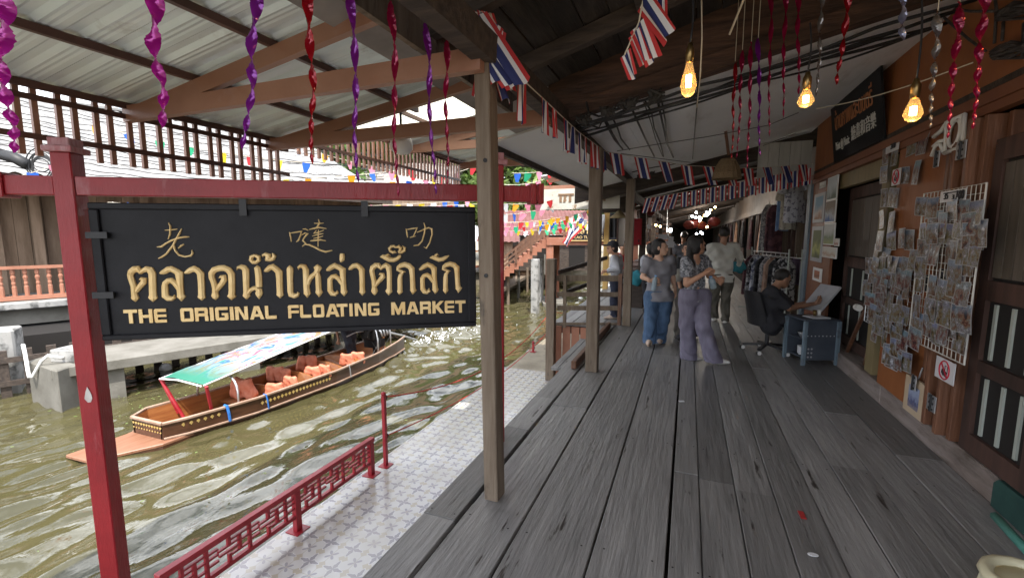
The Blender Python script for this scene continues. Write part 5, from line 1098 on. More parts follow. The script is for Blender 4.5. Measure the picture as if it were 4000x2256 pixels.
def buoy():
    p = onz(640, 1440, WZ); f = lambda P: ell(P, V(0, 0, .03), V(.2, .12, .11))+.012*np.sin(25*P[:, 0]+20*P[:, 2]); o = sdmesh('floating_bag', [(f, V(-.3, -.2, -.15), V(.3, .2, .2), .025)], mat('grey plastic bag', (.5, .48, .47), (.7, .7, .7), scale=8, rough=.4)); o.location = tuple(p); tag(o, 'crumpled grey plastic bag floating by the far walkway', 'bag')
buoy()
# ================================================================ people
FH = V(-math.sin(YAW), math.cos(YAW), 0); RH = V(math.cos(YAW), math.sin(YAW), 0)
SK = mat('skin', (.47, .25, .155), (.53, .3, .2), rough=.5, scale=12); SK2 = mat('darker skin', (.3, .15, .09), (.35, .19, .12), rough=.5, scale=12); SK3 = mat('light skin', (.56, .33, .22), (.62, .39, .28), rough=.5, scale=12)
HAIR = mat('black hair', (.008, .007, .007), (.02, .016, .014), rough=.42, scale=20, st=(5, 5, .6), bump=.5)
LIP = mat('lips', (.35, .12, .1), rough=.5); EYE_ = mat('dark eyes', (.012, .008, .006), rough=.25)
def hand(wrist, d, nrm, side, curl=.9, h=.0042, L=.17):
    """five-fingered hand; d: along the fingers, nrm: palm normal (fingers curl towards it), side: +1/-1 thumb side"""
    d = d/np.linalg.norm(d); nrm = nrm-d*(nrm @ d); nrm /= np.linalg.norm(nrm); sd = np.cross(d, nrm)*side; w = np.array(wrist); segs = []
    segs.append((w-d*.02, w+d*.03, .025, .024))
    for k, (o, ln) in enumerate(((.028, .9), (.01, 1.0), (-.009, .94), (-.027, .74))):
        a = w+d*.035+sd*o*.7; k0 = w+d*.088+sd*o*1.02; segs.append((a, k0, .017, .0118)); ang = .25+.1*k*0; p = k0; r = .0098
        for j, l in enumerate((.04, .027, .021)):
            ang += curl*(.55, .75, .5)[j]; q = p+(d*math.cos(ang)+nrm*math.sin(ang)+sd*o*.25)*l*ln; segs.append((p, q, r, r*.9)); p = q; r *= .9
    a = w+d*.03+sd*.024; q = a+d*.03+sd*.03+nrm*.012; segs.append((a, q, .015, .0115)); p = q; q = p+d*.032+sd*.008+nrm*.018*curl; segs.append((p, q, .0115, .0105)); segs.append((q, q+d*.02-sd*.006*curl+nrm*.016*curl, .0105, .009))
    al = np.array([s[0] for s in segs]+[s[1] for s in segs])
    return (lambda P: union([cone(P, *s) for s in segs], .006), al.min(0)-.03, al.max(0)+.03, h)
def person(label, base, J, face, skin=SK, shirt=None, pants=None, shoes=None, hair='short', hem=None, sleeve=.55, pr=(.095, .075, .075), sh_r=(.058, .105, .1, .115), h=.0125, hands=None, feet=None, vneck=0, eyes=True, hm=1.0, fold=1.7, long_sleeve=False, pmat=None, loc=None):
    base = np.array(base); W_ = {k: (onpl(v[0], v[1], base+FH*v[2], FH) if len(v) == 3 else np.array(v[:3])) for k, v in J.items()}
    t = thing('person', label, 'person', base); face = np.array(face, float); face /= np.linalg.norm(face); up = V(0, 0, 1); rt = np.cross(face, up); rt /= np.linalg.norm(rt); up = np.cross(rt, face); Mx = np.array([rt, face, up]).T; hd = W_['hd']
    loc_ = lambda P: ((P-hd) @ Mx)/hm
    sl, sr, hl, hr = W_['sl'], W_['sr'], W_['hl'], W_['hr']; sm, hmid = (sl+sr)/2, (hl+hr)/2; nk = W_['nk']
    def head(P):
        q = loc_(P)
        d = [ell(q, V(0, -.012, .028), V(.076, .094, .088)), ell(q, V(0, .022, -.045), V(.058, .066, .07)), cone(q, V(0, .088, .005), V(0, .108, -.032), .007, .013), ell(q, V(0, .07, -.088), V(.026, .022, .02)),
             cone(q, V(-.02, .086, -.062), V(.02, .086, -.062), .01, .01), ell(q, V(-.077, -.008, -.012), V(.012, .02, .032)), ell(q, V(.077, -.008, -.012), V(.012, .02, .032)), cone(q, V(-.03, .082, .022), V(.03, .082, .022), .012, .012)]
        o = union(d, .022)*hm; return np.maximum(o, -(np.minimum(np.linalg.norm(q-V(-.032, .1, .004), axis=1), np.linalg.norm(q-V(.032, .1, .004), axis=1))-.013)*hm)
    limbs = [(hd-up*.05*hm-face*.015, nk, .05, .052), (nk, sm, .052, .055), (sl, sr, .045, .045), (sm, hmid, .065, .065), (hl, hr, .08, .08)]
    for s in 'lr':
        limbs += [(W_['s'+s], W_['e'+s], .046, .038), (W_['e'+s], W_['w'+s], .039, .025), (W_['h'+s], W_['k'+s], .08, .055), (W_['k'+s], W_['a'+s], .052, .035)]
    allp = np.array(list(W_.values())); lo, hi = allp.min(0)-.22, allp.max(0)+.22
    body = lambda P: smin(union([cone(P, *l) for l in limbs], .02), head(P), .012)
    parts = [(body, lo, hi, h)]
    for s in 'lr':
        if hands and s in hands: dr, nr, sd, cu = hands[s]; parts.append(hand(W_['w'+s], np.array(dr, float), np.array(nr, float), sd, cu))
    sdmesh('body', parts, skin, t, local=False)
    wv = lambda P, a: fold*a*(np.sin(31*P[:, 0]+17*P[:, 2]+3*np.sin(9*P[:, 1]))*np.sin(11*P[:, 2]+13*P[:, 0])+.6*np.sin(43*P[:, 1]-23*P[:, 2]+8*P[:, 0]))
    if shirt:
        r0, r1, r2, r3 = sh_r; hz = hem if hem is not None else hmid[2]-.05; ax = (sr-sl)/2; axh = (hr-hl)/2; mid = lambda f: hmid+(sm-hmid)*f
        seg = [(sl+V(0, 0, -.005), sr+V(0, 0, -.005), r0, r0), (mid(.74)-ax*.5, mid(.74)+ax*.5, r1, r1), (mid(.4)-ax*.36, mid(.4)+ax*.36, r2, r2), (mid(.02)-axh*.75, mid(.02)+axh*.75, r3, r3), (mid(-.25)-axh*.75, mid(-.25)+axh*.75, r3*1.02, r3*1.02)]
        slv = []
        for s in 'lr':
            a, e, w = W_['s'+s], W_['e'+s], W_['w'+s]
            if long_sleeve: slv += [(a, e, .062, .055), (e, e+(w-e)*.93, .054, .04)]
            else: slv += [(a, a+(e-a)*min(sleeve, .99), .064, .066)]
        def fs(P):
            d = union([cone(P, *q) for q in seg], .07); d = smin(d, union([cone(P, *q) for q in slv], .02), .03)+wv(P, .0055)
            d = np.maximum(d, hz-P[:, 2]); d = np.maximum(d, -(np.linalg.norm((P-(nk+V(0, 0, .05)))*V(1, 1, .8), axis=1)-.062))
            if not long_sleeve and sleeve < .99:
                for s in 'lr':
                    a, e = W_['s'+s], W_['e'+s]; u_ = (e-a)/np.linalg.norm(e-a); cut = (P-(a+(e-a)*sleeve)) @ u_; near_ = cone(P, a+(e-a)*sleeve*.8, e, .085, .085); d = np.where(near_ < 0, np.maximum(d, cut), d)
            if vneck: 
                v0 = nk+face*.08-V(0, 0, .1); d = np.maximum(d, -cone(P, nk+V(0, 0, .02), v0, .05, .006))
            return d
        sdmesh('shirt', [(fs, lo, hi, h)], shirt, t, local=False)
    if pants:
        ra, rk, rf = pr; wz = hmid[2]+.1
        def fp(P):
            d = [cone(P, hl+(hr-hl)*.12, hr-(hr-hl)*.12, .112, .112), cone(P, hl+V(0, 0, .09)+(hr-hl)*.15, hr+V(0, 0, .09)-(hr-hl)*.15, .1, .1)]
            o = union(d, .03); g = []
            for s in 'lr':
                a, k_, n_ = W_['h'+s], W_['k'+s], W_['a'+s]; n2 = n_-V(0, 0, .02); lg = smin(cone(P, a, k_, ra+.01, rk), cone(P, k_, n2-(k_-n2)*.06, rk, rf), .03)
                g.append(lg+fold*.005*np.sin(60*(P @ rt)+7*np.sin(6*P[:, 2]))*np.clip((a[2]-P[:, 2])*2.2, 0, 1.3))
            o = smin(o, np.minimum(g[0], g[1]), .035)+wv(P, .0035); o = np.maximum(o, P[:, 2]-wz)
            fz = min(W_['al'][2], W_['ar'][2]); 
            for s in 'lr':
                n_ = W_['a'+s]; near_ = np.linalg.norm((P-n_)[:, :2], axis=1)-.17; o = np.where((near_ < 0) & (P[:, 2] < n_[2]+.1), np.maximum(o, n_[2]-.045-P[:, 2]), o)
            return o
        sdmesh('trousers', [(fp, lo, hi, h)], pants, t, local=False)
    if shoes:
        for s in 'lr':
            a, q = W_['a'+s], W_['t'+s]; d = q-a; d[2] = 0; d /= np.linalg.norm(d); hz = q[2]
            heel = V(a[0], a[1], hz)-d*.045
            f = lambda P, heel=heel, d=d, hz=hz, a=a: np.maximum(union([cone(P, heel+V(0, 0, .038), heel+d*.13+V(0, 0, .03), .038, .04), cone(P, heel+d*.12+V(0, 0, .028), heel+d*.225+V(0, 0, .018), .041, .02), cone(P, heel+d*.03+V(0, 0, .04), V(a[0], a[1], hz+.07), .036, .034)], .02), hz-.012-P[:, 2])
            c_ = heel+d*.1; sdmesh('shoe', [(f, c_-V(.2, .2, .06), c_+V(.2, .2, .16), .009)], shoes, t, local=False)
    if hair:
        hs = 1.12; ex = []
        if hair == 'long' or hair == 'tied': ex = J.get('_', [])
        def fh(P):
            q = loc_(P); c_ = ell(q, V(0, -.02, .036), V(.087, .102, .092)); d = np.maximum(c_, np.minimum(q[:, 1]-.045+.25*(.0-q[:, 2]), .09-q[:, 2]-0)*1.0) if False else c_
            cutf = q[:, 1]-(.052 if hair != 'short' else .06)-.5*np.minimum(q[:, 2]-.075, 0)*0
            fr = np.where(q[:, 2] > .062, -1.0, q[:, 1]-(.012 if hair == 'short' else .03)); d = np.maximum(d, fr)
            if hair == 'short': d = np.maximum(d, -.045-q[:, 2])
            else: d = smin(d, np.maximum(ell(q, V(0, -.035, -.02), V(.085, .075, .1)), q[:, 1]-.02), .02)
            if hair == 'tied': d = smin(d, smin(cone(q, V(.0, -.1, -.03), V(.03, -.115, -.14), .034, .04), cone(q, V(.03, -.115, -.14), V(.045, -.06, -.25), .04, .02), .02), .025)
            if hair == 'pony': d = smin(d, smin(cone(q, V(0, -.1, .02), V(.01, -.15, -.05), .03, .036), cone(q, V(.01, -.15, -.05), V(.02, -.14, -.2), .036, .015), .02), .02)
            return d*hm+.003*np.sin(90*q[:, 0])*np.sin(50*q[:, 2])
        sdmesh('hair', [(fh, hd-.34, hd+.26, .011)], HAIR, t, local=False)
    if eyes:
        b = MB()
        for sx in (-1, 1):
            e = hd+Mx @ (V(sx*.032, .0855, .004)*hm); b.lathe([(0, -.008), (.008, -.004), (.009, .0), (.006, .006), (0, .008)], 8, c=e)
            b.bar(hd+Mx @ (V(sx*.018, .093, .026)*hm), hd+Mx @ (V(sx*.05, .083, .027)*hm), .006, .006)
        b.build('eyes', EYE_, t)
        b = MB(); b.tube([hd+Mx @ (V(x, .0985-abs(x)*.25, -.063-abs(x)*-.12)*hm) for x in (-.024, -.012, 0, .012, .024)], [.002, .005, .0055, .005, .002], 6); b.build('lips', LIP, t, smooth=True)
    return t, W_
blouse = mat('patterned grey blouse', (.06, .065, .075), (.42, .43, .46), rough=.75, scale=26, lo=.46, hi=.54, detail=2, dirt=(.2, .21, .24), dscale=40, dlo=.5, dhi=.55)
greytee = mat('grey blouse', (.2, .195, .215), (.24, .235, .26), rough=.8, scale=6)
purple = mat('mauve grey trousers', (.17, .155, .22), (.215, .2, .27), rough=.8, scale=4, st=(6, 6, .6))
denim = mat('blue denim', (.035, .075, .15), (.085, .15, .26), rough=.8, scale=5, st=(4, 4, 1), lo=.3, hi=.7)
cream = mat('off white shirt', (.5, .49, .44), (.56, .55, .5), rough=.8, scale=5)
olive = mat('dark olive trousers', (.075, .07, .055), (.11, .1, .08), rough=.85, scale=5)
dark = mat('black cloth', (.015, .015, .02), (.03, .03, .035), rough=.85, scale=6)
wshoe = mat('white shoe', (.7, .69, .66), rough=.5); tan = mat('tan sneaker', (.5, .36, .27), (.6, .5, .42), rough=.6, scale=14)
pale = mat('pale grey shirt', (.42, .43, .47), (.5, .51, .55), rough=.8, scale=6)
slate = mat('slate shirt', (.13, .14, .17), (.17, .18, .21), rough=.8, scale=6)
JA = dict(hd=(2722, 957, 0), nk=(2713, 1000, .0), sl=(2680, 1019, -.05), sr=(2746, 1014, .12), el=(2683, 1108, -.1), wl=(2752, 1067, -.2), er=(2772, 1076, .1), wr=(2796, 1087, .02), hl=(2684, 1158, -.03), hr=(2742, 1158, .05), kl=(2684, 1268, .08), kr=(2746, 1270, -.06), al=(2690, 1388, .22), ar=(2785, 1398, -.02), tl=(2722, 1411, .2), tr=(2836, 1419, -.05))
bA = onz(2770, 1418)
woman_a, WA = person('woman in a patterned grey blouse and wide mauve trousers striding towards the shops, looking away', bA, JA, RH*.93+FH*.25, SK, blouse, purple, wshoe, hair='tied', hem=None, sleeve=.72, pr=(.098, .088, .098), sh_r=(.052, .09, .085, .1), hands={'l': (RH*.7+V(0, 0, .5), -FH*-.2+RH*.6-V(0, 0, .4), 1, 1.3), 'r': (RH*.8-V(0, 0, .5), FH, 1, 1.0)})
JB = dict(hd=(2579, 966, 0), nk=(2573, 1004, .02), sl=(2531, 1022, .02), sr=(2620, 1015, .02), el=(2512, 1081, -.02), wl=(2541, 1096, -.2), er=(2628, 1086, .03), wr=(2637, 1130, -.02), hl=(2545, 1160, 0), hr=(2603, 1160, 0), kl=(2540, 1240, -.05), kr=(2590, 1244, .0), al=(2537, 1326, -.03), ar=(2577, 1326, .16), tl=(2532, 1352, -.2), tr=(2578, 1342, .0))
woman_b, WB_ = person('smiling woman in a plain grey top and blue jeans holding a water bottle', onz(2540, 1346), JB, RH*.82-FH*.5, SK3, greytee, denim, tan, hair='bob', hem=None, sleeve=.8, pr=(.1, .085, .085), sh_r=(.06, .108, .108, .128), vneck=1, hands={'l': (RH*.9+V(0, 0, .05), -FH*.3-V(0, 0, .0)+RH*.01-FH*.6, 1, 1.2), 'r': (V(0, 0, -1)+RH*.05, -RH, -1, .5)})
def bottle(label, p, q, r):
    p, q = np.array(p), np.array(q); d = (q-p)/np.linalg.norm(q-p); L_ = np.linalg.norm(q-p); x = np.cross(d, V(0, 1, 0)); x /= np.linalg.norm(x); Mx = np.array([x, np.cross(d, x), d]).T
    t = thing('water_bottle', label, 'bottle', p); b = MB(); b.lathe([(0, 0), (r*.9, 0), (r, .01), (r, L_*.3), (r*.93, L_*.33), (r, L_*.37), (r, L_*.68), (r*.45, L_*.86), (r*.42, L_*.9), (0, L_*.9)], 16, c=p, M=Mx); b.build('body', mat('clear blue plastic', (.6, .75, .85), rough=.12, trans=.55, ior=1.2), t, smooth=True)
    b = MB(); b.lathe([(0, L_*.9), (r*.5, L_*.9), (r*.5, L_), (0, L_)], 12, c=p, M=Mx); b.build('cap', mat('blue cap', (.2, .4, .7), rough=.4), t)
p_ = lambda x, y, b_, dy: onpl(x, y, np.array(b_)+FH*dy, FH)
bB = onz(2540, 1346); bottle('clear water bottle in the hand of the woman in jeans', p_(2552, 1134, bB, -.25), p_(2562, 1074, bB, -.25), .033)
bottle('frosted plastic cup in the far hand of the striding woman', p_(2788, 1124, bA, .02), p_(2775, 1078, bA, .0), .04)
JC = dict(hd=(2829, 914, 0), nk=(2826, 945, -.02), sl=(2777, 963, 0), sr=(2870, 958, .02), el=(2762, 1008, .1), wl=(2765, 1045, .3), er=(2893, 1010, .08), wr=(2885, 1040, .3), hl=(2797, 1090, 0), hr=(2843, 1090, 0), kl=(2790, 1160, .04), kr=(2834, 1163, 0), al=(2789, 1232, .1), ar=(2833, 1244, -.05), tl=(2783, 1245, .3), tr=(2838, 1257, .15))
bC = onz(2818, 1255); person('man in an off white long sleeved shirt and olive trousers walking away, seen from behind', bC, JC, FH*.95+RH*.3, SK2, cream, olive, wshoe, hair='short', long_sleeve=True, pr=(.1, .08, .072), sh_r=(.068, .125, .12, .125), eyes=False, hands={'r': (-V(0, 0, 1)+RH*.1, -RH, 1, 1.1), 'l': (FH, -V(0, 0, 1), 1, .6)}, hm=1.06)
fbag = lambda P: ell(P, V(0, 0, 0), V(.13, .06, .12))+.008*np.sin(40*P[:, 0]+30*P[:, 2]); o = sdmesh('shopping_bag', [(fbag, V(-.2, -.12, -.18), V(.2, .12, .18), .016)], mat('teal bag', (.02, .17, .22), (.03, .22, .27), rough=.6, scale=6)); o.location = tuple(p_(2884, 1042, bC, .28)); tag(o, 'teal cloth bag held in front of the man in the off white shirt', 'bag')
JD = dict(hd=(2672, 922, 0), nk=(2670, 946, 0), sl=(2638, 962, 0), sr=(2698, 960, 0), el=(2634, 1000, .05), wl=(2640, 1035, .2), er=(2703, 1000, .05), wr=(2700, 1035, .2), hl=(2652, 1042, 0), hr=(2684, 1042, 0), kl=(2652, 1088, 0), kr=(2684, 1088, .05), al=(2652, 1134, 0), ar=(2684, 1132, .1), tl=(2652, 1141, .18), tr=(2686, 1139, .28))
person('man in a slate grey shirt walking away between the two women', onz(2668, 1140), JD, FH, SK2, slate, dark, dark, hair='short', eyes=False, h=.018, sleeve=.8, hm=1.05)
JE = dict(hd=(2688, 975, 0), nk=(2684, 1006, 0), sl=(2654, 1022, 0), sr=(2718, 1022, .05), el=(2650, 1080, 0), wl=(2658, 1125, -.05), er=(2726, 1080, 0), wr=(2720, 1120, -.1), hl=(2664, 1145, 0), hr=(2710, 1145, 0), kl=(2660, 1225, 0), kr=(2706, 1225, 0), al=(2656, 1308, 0), ar=(2704, 1300, .1), tl=(2652, 1326, -.12), tr=(2704, 1318, -.05))
bE = onz(2680, 1322); person('woman in dark clothes half hidden behind the striding woman', bE, JE, -FH*.9-RH*.3, SK, dark, mat('dark brown trousers', (.05, .042, .036), (.08, .07, .06), scale=5, rough=.85), dark, hair='long', h=.015, sleeve=.8, pr=(.09, .08, .09))
fbag = lambda P: ell(P, V(0, 0, 0), V(.07, .05, .1)); o = sdmesh('handbag', [(fbag, V(-.12, -.1, -.15), V(.12, .1, .15), .014)], cream); o.location = tuple(p_(2650, 1075, bE, -.16)); tag(o, 'small cream handbag at the side of the woman in dark clothes', 'bag')
JG = dict(hd=(2541, 972, 0), nk=(2540, 996, 0), sl=(2516, 1008, 0), sr=(2568, 1008, 0), el=(2512, 1050, 0), wl=(2516, 1085, .1), er=(2572, 1050, 0), wr=(2570, 1085, .1), hl=(2528, 1096, 0), hr=(2558, 1096, 0), kl=(2528, 1155, 0), kr=(2558, 1155, .05), al=(2528, 1212, 0), ar=(2558, 1210, .1), tl=(2526, 1222, .16), tr=(2560, 1220, .25))
person('girl in a pale checked shirt with tied hair behind the woman in jeans', onz(2540, 1222), JG, FH, SK, pale, dark, dark, hair='pony', eyes=False, h=.017, sleeve=.8)
JF = dict(hd=(2391, 967, 0), nk=(2403, 994, .02), sl=(2398, 1008, -.13), sr=(2418, 1006, .14), el=(2412, 1050, -.16), wl=(2375, 1058, -.14), er=(2415, 1050, .16), wr=(2376, 1056, .02), hl=(2404, 1098, -.07), hr=(2412, 1098, .07), kl=(2399, 1168, -.07), kr=(2409, 1168, .07), al=(2400, 1228, -.08), ar=(2412, 1226, .08), tl=(2378, 1244, -.08), tr=(2390, 1240, .08))
bF = onz(2400, 1242); per_f, WF = person('person in a black cap and pale shirt leaning on the side terrace, facing the canal', bF, JF, -RH*.95-V(0, 0, .3), SK, pale, mat('navy trousers', (.02, .025, .05), (.035, .04, .07), scale=6, rough=.85), tan, hair='long', long_sleeve=True, pr=(.09, .075, .07), h=.0135, hands={'l': (-RH, -V(0, 0, 1), 1, .8), 'r': (-RH, -V(0, 0, 1), -1, .8)})
def fcap(P):
    q = (P-WF['hd']) @ np.array([-FH, -RH, V(0, 0, 1)]).T; d = np.maximum(ell(q, V(0, -.015, .045), V(.095, .11, .095)), .03-q[:, 2]); return smin(d, np.maximum(ell(q, V(0, .12, .045), V(.075, .085, .016)), .02-q[:, 1]), .01)
sdmesh('cap', [(fcap, WF['hd']-.25, WF['hd']+.25, .011)], dark, per_f, local=False)
JH = dict(hd=(2432, 958, 0), nk=(2432, 982, 0), sl=(2408, 996, 0), sr=(2452, 996, 0), el=(2404, 1030, 0), wl=(2408, 1060, -.1), er=(2458, 1030, 0), wr=(2454, 1060, -.1), hl=(2418, 1065, 0), hr=(2444, 1065, 0), kl=(2418, 1110, 0), kr=(2444, 1110, 0), al=(2418, 1156, 0), ar=(2444, 1156, 0), tl=(2416, 1166, -.15), tr=(2446, 1166, -.15))
person('person in a bright red shirt mostly hidden by the third post', onz(2432, 1165), JH, -FH, SK, mat('bright red cloth', (.5, .02, .03), rough=.8), dark, dark, hair='long', h=.018, eyes=False)
# seated artist
bS = onz(3030, 1378)
JS = dict(hd=(3057, 1088, .05), nk=(3030, 1120, .05), sl=(3012, 1138, -.14), sr=(3024, 1134, .2), el=(3082, 1203, -.2), wl=(3178, 1186, -.08), er=(3090, 1195, .22), wr=(3170, 1180, .2), hl=(3012, 1245, -.1), hr=(3014, 1243, .12), kl=(3112, 1252, -.12), kr=(3116, 1250, .14), al=(3090, 1352, -.1), ar=(3106, 1345, .14), tl=(3118, 1376, -.1), tr=(3136, 1366, .14))
artist, WS = person('seated artist in black drawing on a board, hunched over on a swivel chair', bS, JS, RH*.9-V(0, 0, .35)+FH*.1, SK2, dark, dark, dark, hair='short', sleeve=.95, pr=(.09, .07, .062), sh_r=(.07, .125, .125, .12), hem=WZ, h=.0135, hands={'l': (RH*.9+V(0, 0, .3), FH*.5+V(0, 0, .4), 1, 1.0), 'r': (RH, -FH*.4-V(0, 0, .3), -1, 1.1)}, hm=1.03)
# boatman
bH = onz(1380, 1408, -1.44)
JK = dict(hd=(1330, 1120, 0), nk=(1338, 1150, 0), sl=(1312, 1172, 0), sr=(1368, 1168, 0), el=(1306, 1240, -.05), wl=(1322, 1328, -.12), er=(1390, 1240, 0), wr=(1372, 1290, -.1), hl=(1346, 1284, 0), hr=(1378, 1280, 0), kl=(1362, 1340, -.1), kr=(1374, 1338, .05), al=(1376, 1398, -.02), ar=(1386, 1396, .1), tl=(1366, 1410, -.15), tr=(1378, 1406, 0))
person('boatman in dark clothes standing at the engine of the wooden boat', bH, JK, -RH*.9-FH*.2, SK2, dark, mat('charcoal trousers', (.02, .022, .035), (.04, .042, .055), scale=6, rough=.85), dark, hair='short', h=.015, sleeve=.6, pr=(.1, .08, .075), hands={'l': (-V(0, 0, .9)-RH*.3, FH, 1, 1.2)})
# ================================================================ things along the shop front
def wq(x, y, X): p = onx(x, y, X); return float(p[1]), float(p[2])
def wslab(b, x0, y0, x1, y1, X, th=.006, mi=0):
    """upright sheet on the wall, corners given by two opposite points on it"""
    xm, ym = (x0+x1)/2, (y0+y1)/2; a, c = wq(x0, ym, X)[0], wq(x1, ym, X)[0]; z1, z0 = wq(xm, y0, X)[1], wq(xm, y1, X)[1]; b.bb((X-th, min(a, c), min(z0, z1)), (X, max(a, c), max(z0, z1)), mi); return (a+c)/2, (z0+z1)/2, abs(a-c), abs(z1-z0)
def walltext(body, xl, yl, xr, X, m, parent, name, hgt=None, ital=0.0, off=.004):
    (ya, za), (yb, _) = wq(xl, yl, X), wq(xr, yl, X); o = text(body, 1, Matrix.Identity(4), m, parent, name, ext=.003)
    co = np.array([v.co for v in o.data.vertices]); w = co[:, 0].max()-co[:, 0].min(); s = (ya-yb)/w; h = s if hgt is None else hgt/max(.01, (co[:, 1].max()-co[:, 1].min()))
    o.matrix_basis = basis(V(0, -s, 0), V(0, -ital*h, h), V(-1, 0, 0), V(X-off, ya+co[:, 0].min()*s, za)); return o
SX = 1.735
t = thing('shop_sign', 'black shop signboard with orange Thai script and white lettering on the orange wall', 'sign', (SX, 6.5, 2.5))
ya, zb_ = wq(3262, 640, SX); yb = wq(3462, 525, SX)[0]
b = MB(); b.slab([(SX-.015, ya, 2.5), (SX-.015, yb, 2.5), (SX-.1, yb, 3.2), (SX-.1, ya, 3.2)], (.02, 0, 0)); b.build('board', M['signblack'], t)
ts = mat('orange script paint', (.5, .2, .08), (.42, .15, .06), scale=8); tw = M['white']
def signtext(body, y0, y1, z, h, m, nm):
    o = text(body, 1, Matrix.Identity(4), m, t, nm, ext=.003); co = np.array([v.co for v in o.data.vertices]); w = co[:, 0].max()-co[:, 0].min(); s = (y0-y1)/w; hh = h/(co[:, 1].max()-co[:, 1].min())
    f = (z-2.5)/.7; o.matrix_basis = basis(V(0, -s, 0), V(-.12*hh, 0, hh), V(-1, 0, -.12), V(SX-.015-.085*f-.004, y0+co[:, 0].min()*s, z))
L_ = ya-yb
signtext('บ้านภาพและดนตรี', ya-.1*L_, ya-.86*L_, 2.88, .24, ts, 'thai_script'); signtext('Paint @ Music', ya-.09*L_, ya-.4*L_, 2.64, .13, tw, 'english_lettering'); signtext('繪畫和音樂', ya-.45*L_, ya-.9*L_, 2.66, .16, tw, 'chinese_lettering')
# pictures
def picmat(name, top, mid, bot, s=9):
    m = bpy.data.materials.new(name); m.use_nodes = True; tt = m.node_tree; n = tt.nodes; l = tt.links; bb_ = n['Principled BSDF']; bb_.inputs['Roughness'].default_value = .7
    tc = n.new('ShaderNodeTexCoord'); sp = n.new('ShaderNodeSeparateXYZ'); l.new(tc.outputs['Generated'], sp.inputs[0]); z = n.new('ShaderNodeTexNoise'); z.inputs['Scale'].default_value = s; z.inputs['Detail'].default_value = 5; l.new(tc.outputs['Object'], z.inputs[0])
    ad = n.new('ShaderNodeMath'); ad.operation = 'MULTIPLY_ADD'; l.new(z.outputs[0], ad.inputs[0]); ad.inputs[1].default_value = .7; l.new(sp.outputs[2], ad.inputs[2]); r = n.new('ShaderNodeValToRGB'); e = r.color_ramp.elements
    e[0].position = .38; e[0].color = c3(bot); e[1].position = 1.15; e[1].color = c3(top); q = e.new(.66); q.color = c3(mid); q = e.new(.78); q.color = c3(tuple((a+c)/2 for a, c in zip(mid, top))); l.new(ad.outputs[0], r.inputs[0]); l.new(r.outputs[0], bb_.inputs['Base Color']); return m
PX = 1.748; gf = mat('grey picture mount', (.3, .31, .33), (.36, .37, .39), scale=6)
for lb, x0, y0, x1, y1, fr, cm in (('misty landscape painting with pale sky, topmost on the wall beside the door', 3236, 690, 3274, 779, 0, ((.5, .56, .6), (.3, .36, .36), (.1, .14, .1))),
 ('blue mountain painting under the misty landscape', 3228, 782, 3267, 868, 0, ((.2, .16, .12), (.45, .5, .55), (.08, .16, .4))), ('grey framed painting of a temple under a blue sky', 3182, 756, 3224, 868, 1, ((.15, .3, .42), (.5, .45, .42), (.35, .16, .07))),
 ('green and white landscape painting under the blue mountain picture', 3222, 871, 3263, 956, 0, ((.55, .58, .56), (.2, .26, .16), (.3, .34, .16))), ('tall grey framed painting of yellow green foliage', 3172, 884, 3216, 1022, 1, ((.12, .15, .05), (.4, .42, .12), (.1, .12, .05))),
 ('tiny portrait card beside the green landscape', 3263, 931, 3280, 961, 0, ((.6, .55, .5), (.3, .12, .07), (.6, .56, .52))), ('white strip of four little drawings below the paintings', 3215, 964, 3271, 1007, 0, ((.62, .6, .55), (.5, .35, .25), (.62, .6, .55))),
 ('white sheet with a reddish brown drawing, lowest on the wall', 3178, 1046, 3212, 1098, 2, ((.4, .15, .08), (.2, .08, .05), (.5, .3, .2))), ('small white card high on the wall near the blue post', 3206, 711, 3226, 733, 0, ((.62, .62, .6), (.4, .38, .34), (.62, .62, .6)))):
    b = MB(); cy, cz_, w, hh = wslab(b, x0, y0, x1, y1, PX, .012); tt = thing('painting', lb, 'picture', (PX, cy, cz_), 'pictures on the shop wall'); b.build('frame' if fr == 1 else 'sheet', gf if fr == 1 else M['white'], tt)
    b = MB(); k = .68 if fr == 1 else (.6 if fr == 2 else .92); b.bb((PX-.015, cy-w*k/2, cz_-hh*(k+.1*(fr == 1))/2), (PX-.0125, cy+w*k/2, cz_+hh*(k+.1*(fr == 1))/2)); b.build('image', picmat('picture '+lb[:12], *cm), tt)
# wire grids
def wiregrid(label, x0, y0, x1, y1, X, m, nx, nz, r=.0035):
    xm, ym = (x0+x1)/2, (y0+y1)/2; ya, yb = wq(x0, ym, X)[0], wq(x1, ym, X)[0]; z1, z0 = wq(xm, y0, X)[1], wq(xm, y1, X)[1]; tt = thing('wire_grid', label, 'wire grid', (X, (ya+yb)/2, z0), 'wire display grids')
    b = MB()
    for k in range(1, nx): y = ya+(yb-ya)*k/nx; b.tube([(X, y, z0), (X, y, z1)], r*.8, 4)
    for k in range(1, nz): z = z0+(z1-z0)*k/nz; b.tube([(X+.004, ya, z), (X+.004, yb, z)], r*.8, 4)
    b.build('wires', m, tt); b = MB(); b.tube([(X, ya, z0), (X, yb, z0), (X, yb, z1), (X, ya, z1), (X, ya, z0)], r*1.7, 6); b.build('rim', m, tt); return tt
GX = 1.63
wiregrid('white wire display grid hooked with postcards on the folding doors', 3577, 742, 3811, 1390, GX, mat('white coated wire', (.62, .6, .55), rough=.4), 15, 20)
wiregrid('dark wire display grid on the easel, covered with postcards', 3385, 1015, 3565, 1300, GX+.06, M['metal'], 14, 14, .0025)
